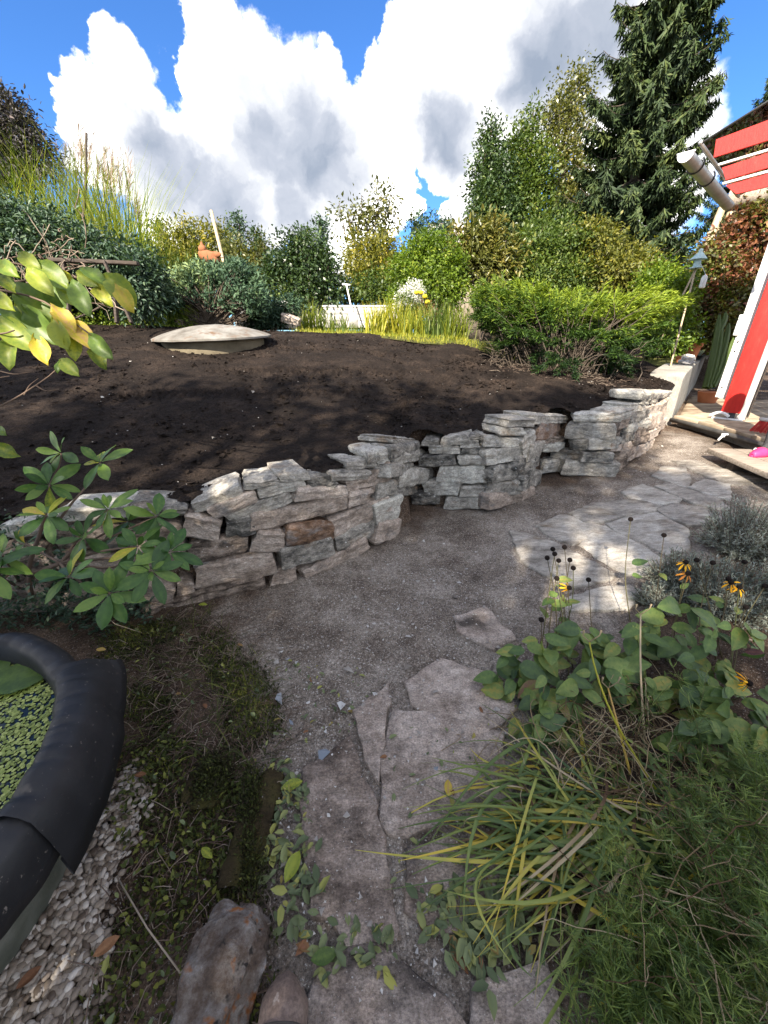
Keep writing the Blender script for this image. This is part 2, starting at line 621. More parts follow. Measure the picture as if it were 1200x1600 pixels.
stone_grey = mat('stone_grey', [(0.30, (0.062, 0.059, 0.053)), (0.44, (0.260, 0.239, 0.205)), (0.58, (0.403, 0.375, 0.326)), (0.75, (0.546, 0.527, 0.462))], scale=8, nrough=0.72, detail=10, rough=0.85, spec=0.3, stretch=STR,
                 bump=(11, 1.0, 0.022), bump2=(55, 1.0, 0.010), objrand=0.30, speck=[(3, 0.60, 0.75, (0.24, 0.17, 0.11)), (30, 0.64, 0.74, (0.60, 0.61, 0.60))], grain=[(28, 0.65, 1.3), (90, 0.65, 1.3)])
stone_warm = mat('stone_warm', [(0.30, (0.062, 0.047, 0.037)), (0.44, (0.255, 0.202, 0.160)), (0.58, (0.378, 0.311, 0.257)), (0.75, (0.510, 0.438, 0.373))], scale=8, nrough=0.72, detail=10, rough=0.85, spec=0.3, stretch=STR,
                 bump=(11, 1.0, 0.022), bump2=(55, 1.0, 0.010), objrand=0.30, speck=[(3.2, 0.58, 0.75, (0.17, 0.17, 0.165)), (32, 0.64, 0.74, (0.52, 0.50, 0.47))], grain=[(28, 0.65, 1.3), (90, 0.65, 1.3)])
stone_rust = mat('stone_rust', [(0.3, (0.05, 0.03, 0.02)), (0.45, (0.17, 0.10, 0.06)), (0.6, (0.26, 0.19, 0.15)), (0.8, (0.32, 0.29, 0.26))], scale=9, nrough=0.72, detail=10, rough=0.85, spec=0.3, stretch=STR,
                 bump=(11, 1.0, 0.022), bump2=(55, 1.0, 0.010), objrand=0.15, speck=[(4, 0.55, 0.7, (0.22, 0.21, 0.20))], grain=[(28, 0.65, 1.3), (90, 0.65, 1.3)])
flag_m = mat('flagstone', [(0.28, (0.13, 0.115, 0.095)), (0.46, (0.29, 0.265, 0.23)), (0.60, (0.40, 0.375, 0.33)), (0.78, (0.50, 0.475, 0.43))], scale=5, detail=12, nrough=0.68, rough=0.85, spec=0.25, stretch=(1, 2.2, 1),
             bump=(12, 0.7, 0.012), bump2=(70, 0.7, 0.006), objrand=0.22, speck=[(2.6, 0.58, 0.74, (0.15, 0.115, 0.08)), (130, 0.66, 0.72, (0.5, 0.49, 0.47))], grain=[(22, 0.75, 1.22), (120, 0.65, 1.32)])
flag_pink = mat('flagstone_worn', [(0.30, (0.075, 0.056, 0.044)), (0.46, (0.225, 0.180, 0.148)), (0.60, (0.335, 0.28, 0.238)), (0.78, (0.46, 0.40, 0.35))], scale=5, detail=12, nrough=0.7, rough=0.88, spec=0.2, stretch=(1, 1.3, 1),
                bump=(10, 0.8, 0.014), bump2=(80, 0.8, 0.006), objrand=0.15, speck=[(3, 0.56, 0.70, (0.07, 0.058, 0.05)), (110, 0.66, 0.70, (0.5, 0.48, 0.45)), (60, 0.66, 0.74, (0.10, 0.085, 0.03))], grain=[(26, 0.7, 1.26), (130, 0.55, 1.42)])
chip_m = mat('stone_chip', [(0.1, (0.14, 0.12, 0.10)), (0.5, (0.28, 0.26, 0.235)), (0.9, (0.46, 0.445, 0.42))], src='tint', scale=30, rough=0.8, spec=0.3)
shard_m = mat('slate_shard', [(0.2, (0.14, 0.165, 0.195)), (0.5, (0.25, 0.265, 0.28)), (0.8, (0.38, 0.375, 0.36))], src='obj', scale=20, rough=0.6, spec=0.5, bump=(60, 0.4, 0.004))
concrete_m = mat('concrete', [(0.3, (0.19, 0.18, 0.16)), (0.6, (0.30, 0.285, 0.255)), (0.85, (0.38, 0.365, 0.335))], scale=3.5, detail=10, rough=0.9, spec=0.2, bump=(40, 0.5, 0.008), speck=[(60, 0.66, 0.74, (0.22, 0.20, 0.17)), (2, 0.6, 0.8, (0.25, 0.235, 0.19))], grain=[(50, 0.8, 1.18)])
lidm = mat('lid_concrete', [(0.3, (0.085, 0.075, 0.062)), (0.5, (0.165, 0.155, 0.138)), (0.75, (0.27, 0.26, 0.24))], scale=4, detail=10, rough=0.8, spec=0.3, bump=(30, 0.5, 0.008), speck=[(5, 0.57, 0.70, (0.13, 0.085, 0.055))])
ringm = mat('ring_concrete', [(0.3, (0.09, 0.075, 0.05)), (0.6, (0.19, 0.16, 0.11)), (0.85, (0.28, 0.25, 0.19))], scale=4, rough=0.9, spec=0.2, bump=(40, 0.5, 0.006))
bark_m = mat('bark', [(0.3, (0.045, 0.035, 0.027)), (0.6, (0.10, 0.08, 0.062)), (0.85, (0.17, 0.14, 0.11))], scale=6, stretch=(3, 3, 0.6), rough=0.9, spec=0.2, bump=(14, 0.8, 0.02))
twig_m = mat('twig', [(0.2, (0.09, 0.06, 0.045)), (0.6, (0.17, 0.125, 0.095)), (0.9, (0.27, 0.22, 0.17))], src='tint', scale=10, rough=0.85, spec=0.2)
stem_m = mat('green_stem', [(0.2, (0.06, 0.045, 0.02)), (0.6, (0.10, 0.11, 0.03)), (0.9, (0.22, 0.20, 0.06))], src='tint', scale=10, rough=0.6, spec=0.3)
wood_grey = mat('weathered_wood', [(0.3, (0.14, 0.115, 0.09)), (0.55, (0.27, 0.225, 0.18)), (0.8, (0.40, 0.345, 0.285))], scale=5, stretch=(1, 9, 9), rough=0.85, spec=0.2, bump=(9, 0.5, 0.008), objrand=0.3)
wood_dark = mat('dark_wood', [(0.3, (0.03, 0.024, 0.02)), (0.6, (0.075, 0.06, 0.05)), (0.85, (0.13, 0.11, 0.09))], scale=6, stretch=(1, 6, 6), rough=0.9, spec=0.2, bump=(12, 0.5, 0.01))
wood_pale = mat('pale_wood', [(0.3, (0.30, 0.225, 0.14)), (0.6, (0.46, 0.36, 0.24)), (0.85, (0.55, 0.46, 0.34))], scale=6, stretch=(4, 4, 0.6), rough=0.7, spec=0.3, bump=(20, 0.3, 0.004))
deck_m = mat('deck_wood', [(0.3, (0.17, 0.125, 0.085)), (0.55, (0.31, 0.245, 0.175)), (0.8, (0.43, 0.35, 0.26))], scale=4, stretch=(1.2, 1.2, 1.2), rough=0.8, spec=0.25, bump=(30, 0.4, 0.006), objrand=0.35)
red_m = mat('red_paint', [(0.3, (0.36, 0.014, 0.012)), (0.6, (0.47, 0.022, 0.017)), (0.85, (0.52, 0.045, 0.034))], scale=6, rough=0.55, spec=0.35, bump=(25, 0.35, 0.005), stretch=(4, 4, 1), speck=[(26, 0.68, 0.74, (0.20, 0.03, 0.02)), (70, 0.71, 0.75, (0.45, 0.30, 0.25))])
white_m = mat('white_paint', [(0.3, (0.66, 0.66, 0.65)), (0.7, (0.80, 0.80, 0.79))], scale=5, rough=0.5, spec=0.4, bump=(30, 0.2, 0.003))
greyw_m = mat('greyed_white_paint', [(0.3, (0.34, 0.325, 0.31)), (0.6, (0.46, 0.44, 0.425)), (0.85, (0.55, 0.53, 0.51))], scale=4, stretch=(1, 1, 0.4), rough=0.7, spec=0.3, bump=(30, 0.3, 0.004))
metal_m = mat('zinc', [(0.3, (0.42, 0.40, 0.38)), (0.7, (0.58, 0.56, 0.54))], scale=6, rough=0.42, spec=0.5, metallic=0.75, bump=(20, 0.15, 0.003))
darkmetal = mat('dark_metal', [(0.3, (0.03, 0.03, 0.03)), (0.7, (0.08, 0.075, 0.07))], scale=8, rough=0.5, spec=0.5)
rubber_m = mat('rubber_liner', [(0.3, (0.009, 0.009, 0.010)), (0.6, (0.015, 0.015, 0.017)), (0.85, (0.03, 0.029, 0.029))], scale=4.0, rough=0.52, spec=0.36, bump=(7, 0.25, 0.012), speck=[(60, 0.66, 0.72, (0.15, 0.13, 0.115)), (9, 0.66, 0.80, (0.10, 0.085, 0.07))])
tub_m = mat('tub_wall', [(0.3, (0.045, 0.05, 0.035)), (0.55, (0.10, 0.105, 0.085)), (0.8, (0.21, 0.205, 0.18))], scale=6, rough=0.75, spec=0.3, bump=(30, 0.5, 0.006))
water_m = mat('pond_water', [(0.3, (0.006, 0.008, 0.004)), (0.8, (0.014, 0.018, 0.008))], scale=4, rough=0.06, spec=0.5)
terra_m = mat('terracotta', [(0.3, (0.36, 0.12, 0.055)), (0.7, (0.50, 0.19, 0.09))], scale=6, rough=0.85, spec=0.2, bump=(30, 0.3, 0.004))
shell_m = mat('pale_stone', [(0.3, (0.35, 0.33, 0.31)), (0.7, (0.66, 0.64, 0.62))], scale=14, rough=0.8, spec=0.3, bump=(16, 0.6, 0.02))
pink_m = mat('pink_foam', [(0.3, (0.62, 0.025, 0.11)), (0.7, (0.74, 0.045, 0.16))], scale=8, rough=0.5, spec=0.35)
sock_m = mat('grey_knit', [(0.3, (0.035, 0.036, 0.038)), (0.7, (0.07, 0.07, 0.073))], scale=40, rough=0.95, spec=0.1, bump=(160, 0.5, 0.003))
boot_m = mat('boot_leather', [(0.3, (0.075, 0.052, 0.042)), (0.55, (0.15, 0.11, 0.09)), (0.8, (0.24, 0.19, 0.165))], scale=9, rough=0.8, spec=0.25, bump=(60, 0.5, 0.004), bump2=(12, 0.4, 0.01), speck=[(26, 0.62, 0.72, (0.33, 0.29, 0.26))], grain=[(120, 0.7, 1.3)])
rubb2 = mat('boot_sole', [(0.3, (0.03, 0.026, 0.023)), (0.7, (0.07, 0.062, 0.056))], scale=20, rough=0.85, spec=0.2)
paleblue = mat('pale_blue_paint', [(0.3, (0.40, 0.56, 0.58)), (0.7, (0.55, 0.70, 0.71))], scale=8, rough=0.5, spec=0.4)
rock_m = mat('mottled_rock', [(0.28, (0.025, 0.018, 0.014)), (0.42, (0.09, 0.062, 0.045)), (0.55, (0.175, 0.150, 0.130)), (0.72, (0.37, 0.355, 0.335))], scale=16, detail=12, nrough=0.75, rough=0.8, spec=0.35,
             bump=(30, 1.0, 0.02), bump2=(110, 0.9, 0.006), speck=[(14, 0.58, 0.66, (0.26, 0.10, 0.03)), (20, 0.40, 0.34, (0.02, 0.016, 0.013))])
mossrock_m = mat('mossy_rock', [(0.25, (0.016, 0.012, 0.008)), (0.5, (0.045, 0.034, 0.018)), (0.75, (0.075, 0.075, 0.02))], scale=6, detail=10, rough=0.95, spec=0.1, bump=(20, 1.0, 0.03), bump2=(90, 0.9, 0.01), speck=[(40, 0.66, 0.74, (0.28, 0.26, 0.24))])
pebble_m = mat('pebble', [(0.1, (0.07, 0.05, 0.035)), (0.5, (0.21, 0.17, 0.13)), (0.9, (0.42, 0.38, 0.33))], src='tint', scale=40, rough=0.6, spec=0.35)
straw_m = mat('straw', [(0.1, (0.10, 0.06, 0.035)), (0.5, (0.24, 0.17, 0.095)), (0.9, (0.42, 0.34, 0.22))], src='tint', scale=10, rough=0.8, spec=0.2, transl=0.15)
gl = bpy.data.materials.new('roof_glass')
gl.use_nodes = True
gt = gl.node_tree
gt.nodes.clear()
go_, gm, gtr, ggl = (gt.nodes.new(t) for t in ('ShaderNodeOutputMaterial', 'ShaderNodeMixShader', 'ShaderNodeBsdfTransparent', 'ShaderNodeBsdfGlossy'))
gtr.inputs[0].default_value = (0.80, 0.86, 0.88, 1)
ggl.inputs[0].default_value = (0.9, 0.92, 0.95, 1)
ggl.inputs[1].default_value = 0.02
lw = gt.nodes.new('ShaderNodeFresnel')
lw.inputs[0].default_value = 1.45
gt.links.new(lw.outputs[0], gm.inputs[0])
gt.links.new(gtr.outputs[0], gm.inputs[1])
gt.links.new(ggl.outputs[0], gm.inputs[2])
gt.links.new(gm.outputs[0], go_.inputs[0])
# foliage
lf_rhodo = mat('rhododendron_leaf', [(0.1, (0.018, 0.050, 0.010)), (0.5, (0.042, 0.098, 0.016)), (0.9, (0.105, 0.17, 0.028))], src='obj', scale=8, rough=0.45, spec=0.35, transl=0.12)
lf_yellow = mat('yellowing_leaf', [(0.1, (0.10, 0.15, 0.02)), (0.45, (0.30, 0.32, 0.03)), (0.8, (0.52, 0.40, 0.05)), (0.97, (0.48, 0.30, 0.12))], src='obj', scale=14, rough=0.5, spec=0.35, transl=0.3)
lf_mag = mat('magnolia_leaf', [(0.1, (0.055, 0.10, 0.018)), (0.5, (0.12, 0.19, 0.028)), (0.9, (0.27, 0.31, 0.035))], src='obj', scale=10, rough=0.45, spec=0.4, transl=0.35)
lf_cone = mat('coneflower_leaf', [(0.1, (0.038, 0.072, 0.028)), (0.5, (0.080, 0.135, 0.034)), (0.85, (0.15, 0.20, 0.05)), (0.99, (0.24, 0.22, 0.05))], src='obj', scale=10, rough=0.5, spec=0.35, transl=0.2)
lf_purple = mat('purpled_leaf', [(0.2, (0.07, 0.03, 0.035)), (0.6, (0.16, 0.07, 0.06)), (0.9, (0.16, 0.16, 0.04))], src='obj', scale=14, rough=0.5, spec=0.35, transl=0.2)
lf_lily = mat('strap_leaf', [(0.05, (0.035, 0.068, 0.022)), (0.4, (0.095, 0.145, 0.035)), (0.75, (0.26, 0.29, 0.07)), (0.97, (0.50, 0.38, 0.05))], src='obj', scale=5, rough=0.5, spec=0.4, transl=0.2)
lf_litter = mat('litter_leaf', [(0.05, (0.075, 0.10, 0.05)), (0.5, (0.15, 0.18, 0.085)), (0.8, (0.27, 0.27, 0.07)), (0.98, (0.17, 0.08, 0.04))], src='tint', scale=9, rough=0.7, spec=0.25, transl=0.1)
lf_moss = leafmat('moss_green', (0.022, 0.020, 0.009), (0.050, 0.066, 0.016), (0.150, 0.155, 0.033), 0.15, 0.7, 0.2)
lf_feather = leafmat('feathery_green', (0.035, 0.062, 0.015), (0.081, 0.131, 0.030), (0.175, 0.225, 0.050), 0.25)
lf_lav = leafmat('lavender_grey', (0.125, 0.144, 0.125), (0.263, 0.288, 0.250), (0.450, 0.463, 0.388), 0.12, 0.8, 0.2)
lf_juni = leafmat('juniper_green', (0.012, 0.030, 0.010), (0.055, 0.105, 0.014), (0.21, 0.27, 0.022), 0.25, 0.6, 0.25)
lf_spruce = leafmat('spruce_green', (0.016, 0.030, 0.014), (0.037, 0.062, 0.021), (0.086, 0.109, 0.030), 0.08, 0.65, 0.25)
lf_bluespr = leafmat('blue_spruce_green', (0.032, 0.065, 0.041), (0.080, 0.138, 0.072), (0.189, 0.246, 0.094), 0.1, 0.6, 0.25)
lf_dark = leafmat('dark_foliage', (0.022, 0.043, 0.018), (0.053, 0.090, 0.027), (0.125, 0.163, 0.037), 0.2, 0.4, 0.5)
lf_mid = leafmat('mid_foliage', (0.036, 0.065, 0.016), (0.081, 0.123, 0.022), (0.179, 0.202, 0.034), 0.3)
lf_gold = leafmat('golden_foliage', (0.083, 0.094, 0.018), (0.187, 0.176, 0.024), (0.352, 0.275, 0.033), 0.3)
lf_olive = leafmat('olive_foliage', (0.055, 0.065, 0.018), (0.12, 0.125, 0.028), (0.23, 0.19, 0.05), 0.25, 0.35, 0.5)
lf_lime = leafmat('lime_foliage', (0.055, 0.095, 0.012), (0.125, 0.19, 0.018), (0.26, 0.29, 0.03), 0.35)
lf_teal = leafmat('bluish_foliage', (0.027, 0.054, 0.036), (0.069, 0.117, 0.069), (0.165, 0.210, 0.112), 0.2)
lf_plum = leafmat('plum_foliage', (0.030, 0.026, 0.032), (0.060, 0.056, 0.056), (0.12, 0.09, 0.08), 0.2)
lf_red = leafmat('russet_foliage', (0.040, 0.045, 0.014), (0.18, 0.060, 0.035), (0.30, 0.15, 0.06), 0.25)
lf_zebra = leafmat('zebra_grass_green', (0.07, 0.11, 0.016), (0.16, 0.22, 0.028), (0.36, 0.37, 0.08), 0.35)
lf_plume = leafmat('grass_plume', (0.20, 0.13, 0.12), (0.33, 0.25, 0.22), (0.48, 0.40, 0.34), 0.4, 0.9, 0.1)
lf_iris = leafmat('iris_blade', (0.10, 0.14, 0.018), (0.24, 0.26, 0.026), (0.46, 0.40, 0.05), 0.35)
lf_duck = leafmat('duckweed', (0.12, 0.155, 0.025), (0.24, 0.29, 0.06), (0.36, 0.40, 0.12), 0.1)
petal_m = mat('yellow_petal', [(0.2, (0.70, 0.30, 0.012)), (0.8, (0.85, 0.45, 0.02))], src='obj', scale=10, rough=0.6, spec=0.2, transl=0.3)
petal_o = mat('fading_petal', [(0.2, (0.35, 0.12, 0.03)), (0.8, (0.60, 0.24, 0.03))], src='obj', scale=10, rough=0.6, spec=0.2, transl=0.25)
cone_m = mat('seed_cone', [(0.3, (0.008, 0.006, 0.006)), (0.7, (0.025, 0.018, 0.015))], scale=60, rough=0.95, spec=0.1, bump=(120, 0.9, 0.004))
aster_m = leafmat('aster_white', (0.45, 0.45, 0.46), (0.66, 0.66, 0.67), (0.75, 0.75, 0.72), 0.2)
ball_m = mat('yellow_bloom', [(0.2, (0.50, 0.38, 0.02)), (0.8, (0.68, 0.55, 0.04))], scale=40, rough=0.8, spec=0.1, bump=(80, 0.8, 0.01))

# ------------------------------------------------------------------ terrain
def gz(x, y):
    """lower ground: path side"""
    a = max(0.0, y - 1.0)
    b = max(0.0, min(x, 5.5))
    return 0.03 * min(a, 8) + 0.06 * b * (b / (b + 0.25)) 
def ong(px, py, zo=0.0):
    """photograph pixel -> point on the lower ground (+zo)"""
    d = ray(px, py)
    lo, hi = 0.3, 30.0
    for _ in range(50):
        m = (lo + hi) / 2
        p = d * m
        if CAM_H + p[2] > gz(p[0], p[1]) + zo:
            lo = m
        else:
            hi = m
    return np.array([d[0] * lo, d[1] * lo, CAM_H + d[2] * lo])
BASE_PX = [(228, 958), (300, 938), (420, 916), (475, 903), (525, 884), (575, 858), (622, 840), (634, 815), (640, 792), (662, 788), (700, 797), (735, 799), (790, 796), (828, 775),
           (842, 748), (858, 738), (890, 745), (930, 750), (960, 742), (985, 725), (1010, 705), (1030, 686), (1044, 668)]
WB = np.array([ong(*p)[:2] for p in BASE_PX])
WB = np.concatenate([[[-4.6, 1.15], [-2.6, 1.72]], WB])
WS = WB.copy()
for _ in range(2):                               # round the corners
    a, b = WS[:-1], WS[1:]
    WS = np.concatenate([WS[:1], np.stack([0.75 * a + 0.25 * b, 0.25 * a + 0.75 * b], 1).reshape(-1, 2), WS[-1:]])
CW0 = np.array([4.02, 5.42])                     # concrete wall
CWD = np.array([math.sin(R(39.5)), math.cos(R(39.5))])
mono = np.maximum.accumulate(WS[:, 0] + np.arange(len(WS)) * 1e-5)
def wy(x):
    if x > mono[-1]:
        return WS[-1, 1] + (x - mono[-1]) * CWD[1] / CWD[0]
    return float(np.interp(x, mono, WS[:, 1]))
def wallhit(px, py):
    d = ray(px, py)
    best = None
    for a, b in zip(WS[:-1], WS[1:]):
        e = b - a
        den = d[0] * e[1] - d[1] * e[0]
        if abs(den) < 1e-9:
            continue
        t = (a[0] * e[1] - a[1] * e[0]) / den
        s = (a[0] * d[1] - a[1] * d[0]) / den
        if t > 0.3 and -0.001 <= s <= 1.001 and (best is None or t < best[0]):
            best = (t, nrm(np.array([e[0], e[1], 0])))
    if best is None:
        return None
    return np.array([d[0] * best[0], d[1] * best[0], CAM_H + d[2] * best[0]]), best[1], best[0]
TOP_PX = [(210, 800), (260, 795), (340, 775), (420, 752), (480, 746), (540, 738), (600, 708), (626, 695), (660, 690), (700, 684), (760, 684), (800, 676), (835, 660), (870, 652), (930, 650), (975, 642), (1010, 630), (1036, 616)]
tp = [wallhit(*p) for p in TOP_PX]
tp = [h[0] for h in tp if h is not None]
tpx = np.array([p[0] for p in tp]); tpz = np.array([p[2] for p in tp])
o_ = np.argsort(tpx); tpx, tpz = tpx[o_], tpz[o_]
def ztop(x):
    return float(np.interp(x, tpx, tpz))
def zts(x):
    return sum(ztop(x + d) for d in (-0.4, -0.2, 0, 0.2, 0.4)) / 5
def sz(x, y):
    """upper bed of dark soil"""
    s = max(0.0, y - float(np.interp(x, [-5, -2.6, -1.4, 0.1, 1.1, 2.1, 3.6, 4.6], [1.1, 1.75, 2.15, 2.95, 3.25, 3.75, 4.9, 6.0])) - 0.12)
    f = min(1.0, max(0.7, 1.0 - (x + 1.5) * 0.068))
    z = zts(x) - 0.012 + 2.15 * f * (1 - math.exp(-s / 7.5))
    return min(z, 1.52 - 0.035 * x) if y > 6 else z
def upz(x, y):
    """height of the upper ground anywhere"""
    z = sz(x, y)
    return z
print('WALL', [tuple(np.round(p, 2)) for p in WB], np.round(tpx, 2), np.round(tpz, 2))

def hz(x, y):
    w = wy(x)
    if y < w + 0.10:
        return gz(x, y)
    f = min(1.0, (y - w - 0.10) / 0.12)
    return gz(x, y) * (1 - f) + (sz(x, y) - 0.05) * f
def gridmesh(name, xs, ys, zf, m, kind, mask=None):
    b = Bag()
    X, Y = np.meshgrid(xs, ys, indexing='ij')
    Z = np.vectorize(zf)(X, Y)
    V = np.stack([X, Y, Z], -1).reshape(-1, 3)
    nx, ny = len(xs), len(ys)
    i = np.arange(nx - 1)[:, None] * ny
    j = np.arange(ny - 1)[None]
    F = np.stack([i + j, i + ny + j, i + ny + j + 1, i + j + 1], -1).reshape(-1, 4)
    b.add(V, F)
    o = b.build(name, m)
    o['kind'] = kind
    return o
xs = np.concatenate([[-900, -200, -60, -25, -14], np.arange(-9, 9.01, 0.11), [12, 16, 25, 60, 200, 900]])
ys = np.concatenate([[-900, -200, -60, -20, -8, -4, -2], np.arange(-1, 9.01, 0.11), [10, 12, 16, 25, 40, 80, 200, 900]])
def groundz(x, y):
    z = hz(x, y)
    if abs(x) < 9 and -1 < y < 9:
        z += 0.012 * mnoise.noise((x * 2.1, y * 2.1, 0)) + 0.006 * mnoise.noise((x * 7, y * 7, 5))
    return z - 0.012
ground = gridmesh('ground', xs, ys, groundz, dirt_m, 'structure')

# dark soil bed behind the wall, raked, with clods
def yfar(x):
    return float(np.interp(x, [-7, -4.2, -3.0, -0.6, 1.25, 2.0, 2.6, 4.0, 4.6], [6.4, 6.8, 7.3, 7.15, 6.55, 5.6, 5.9, 7.0, 8.4]))
sb = Bag()
NX, NY = 330, 210
us = np.concatenate([np.linspace(-7, -2.6, 50)[:-1], np.linspace(-2.6, 4.55, NX - 49)])
V = np.zeros((NX, NY, 3))
for i, x in enumerate(us):
    y0 = wy(x) + 0.11
    y1 = max(yfar(x), y0 + 0.3)
    for j in range(NY):
        y = y0 + (y1 - y0) * (j / (NY - 1)) ** 1.25
        n1_ = mnoise.noise((x * 1.3, y * 1.3, 2.0)) * 0.03 + mnoise.noise((x * 5, y * 5, 7.0)) * 0.010
        n2_ = mnoise.noise((x * 19, y * 19, 1.0)) * 0.011 + mnoise.noise((x * 47, y * 47, 4.0)) * 0.007
        tr = 0.0                                    # tracks of a tracked machine
        for (ax_, ay_, dx_, dy_) in ((-0.6, 4.6, 0.96, 0.28), (-0.9, 5.5, 0.98, 0.2), (0.6, 4.5, 0.5, 0.86), (-1.4, 3.7, 0.97, 0.24)):
            s_ = (x - ax_) * dx_ + (y - ay_) * dy_
            q_ = -(x - ax_) * dy_ + (y - ay_) * dx_
            if abs(q_) < 0.13 and -1.3 < s_ < 1.3:
                tr += 0.018 * math.sin(s_ * 85 + abs(q_) * 30) * (1 - abs(q_) / 0.13) ** 0.5
        edge = -0.02 * math.exp(-(y - y0) / 0.07)
        V[i, j] = (x, y, sz(x, y) + n1_ + n2_ + tr + edge)
i = np.arange(NX - 1)[:, None] * NY
j = np.arange(NY - 1)[None]
sb.add(V.reshape(-1, 3), np.stack([i + j, i + NY + j, i + NY + j + 1, i + j + 1], -1).reshape(-1, 4))
soil = sb.build('soil_bed', soil_m)
soil['kind'] = 'structure'
# crumbs of soil and little pale pebbles in the bed
def bits(n, xf, size, flat=0.6, tints=(0, 1)):
    """n faceted crumbs: xf(n) -> points"""
    P = xf(n)
    n = len(P)
    T = np.array([[1, 0, -.3], [-.5, .87, -.3], [-.5, -.87, -.3], [.1, .05, 0.8], [0, 0, -0.8]])
    F0 = np.array([[0, 1, 3], [1, 2, 3], [2, 0, 3], [1, 0, 4], [2, 1, 4], [0, 2, 4]])
    S = size * np.exp(rng.normal(0, 0.45, n))
    A = rand_unit(n)
    B = nrm(np.cross(A, rand_unit(n)))
    C = np.cross(A, B)
    J = T[None] + rng.normal(0, 0.25, (n, 5, 3))
    V = (J[..., 0:1] * A[:, None] + J[..., 1:2] * B[:, None] + J[..., 2:3] * C[:, None]) * S[:, None, None]
    V[..., 2] *= flat
    V = V + P[:, None]
    b = Bag()
    F = (np.arange(n)[:, None, None] * 5 + F0[None]).reshape(-1, 3)
    b.add(V.reshape(-1, 3), F, np.repeat(rng.uniform(tints[0], tints[1], n), 5))
    return b
def bedpts(n):
    x = rng.uniform(-4, 4, n)
    o = []
    for q in x:
        y0, y1 = wy(q) + 0.2, yfar(q)
        y = y0 + (y1 - y0) * random.random() ** 1.3
        o.append((q, y, sz(q, y) + 0.004))
    return np.array(o)
o = bits(9000, bedpts, 0.013).build('soil_crumbs', soil_m, smooth=False)
tag(o, 'dark crumbs and clods lying over the raked soil bed', 'soil', kind='stuff')
o = bits(420, bedpts, 0.006).build('soil_pebbles', chip_m, smooth=False)
tag(o, 'tiny pale pebbles dotted over the dark soil bed', 'pebbles', kind='stuff')

# dry-grass strip and back garden ground beyond the bed
lb = Bag()
LX = np.linspace(-14, 12, 90)
LV = []
for x in LX:
    y0 = yfar(x) - 0.15 if -7 < x < 4.6 else max(wy(x) + 0.2, 6.4)
    for k in range(14):
        y = y0 + (45 - y0) * (k / 13) ** 3
        LV.append((x * (1 + 0.06 * max(0, y - 8)), y, sz(min(max(x, -7), 4.5), min(y, 7.3)) + 0.004 + 0.02 * mnoise.noise((x * 3, y * 3, 9)) * min(1, (y - y0) * 3)))
i = np.arange(89)[:, None] * 14
j = np.arange(13)[None]
lb.add(np.array(LV), np.stack([i + j, i + 14 + j, i + 14 + j + 1, i + j + 1], -1).reshape(-1, 4))
lawn = lb.build('lawn', lawn_m)
lawn['kind'] = 'structure'
def upground(x, y):
    return sz(min(max(x, -7), 4.5), min(y, 7.3))

# gravel path sheet
pb = Bag()
PATH_PX = [(430, 905), (640, 830), (700, 800), (840, 768), (935, 755), (1010, 712), (1045, 676), (1110, 690), (1199, 745), (1260, 800), (1200, 900), (1020, 930), (940, 1000), (900, 1150), (840, 1300), (820, 1620), (740, 1680), (420, 1680), (400, 1450), (420, 1250), (430, 1130), (380, 1030), (350, 960)]
pp = np.array([ong(*p)[:2] for p in PATH_PX])
def inpoly(x, y, poly):
    c = False
    j = len(poly) - 1
    for i in range(len(poly)):
        xi, yi = poly[i]; xj, yj = poly[j]
        if (yi > y) != (yj > y) and x < (xj - xi) * (y - yi) / (yj - yi) + xi:
            c = not c
        j = i
    return c
def polydist(x, y):
    d = 9.0
    for a, c in zip(pp, np.roll(pp, -1, 0)):
        e = c - a
        s = min(1, max(0, ((x - a[0]) * e[0] + (y - a[1]) * e[1]) / (e @ e)))
        d = min(d, math.hypot(x - a[0] - e[0] * s, y - a[1] - e[1] * s))
    return d if inpoly(x, y, pp) else -d
gxs = np.arange(-1.5, 4.6, 0.06); gys = np.arange(0.15, 5.6, 0.06)
idx, PV, PF = {}, [], []
inside = np.array([[y < wy(x) + 0.1 and polydist(x, y) > -0.4 for y in gys] for x in gxs])
PT = []
for a in range(len(gxs)):
    for b in range(len(gys)):
        if inside[a, b]:
            q = []
            for (i, j) in ((a, b), (a + 1, b), (a + 1, b + 1), (a, b + 1)):
                if (i, j) not in idx:
                    x, y = gxs[0] + i * 0.06, gys[0] + j * 0.06
                    idx[(i, j)] = len(PV)
                    PT.append(0.5 + polydist(x, y) * 1.6)
                    PV.append((x, y, gz(x, y) + 0.006 + 0.007 * mnoise.noise((x * 9, y * 9, 2)) + 0.004 * mnoise.noise((x * 25, y * 25, 2))))
                q.append(idx[(i, j)])
            PF.append(q)
pb.add(np.array(PV), np.array(PF), np.clip(PT, 0, 1))
path = pb.build('path', gravel_m)
path['kind'] = 'structure'

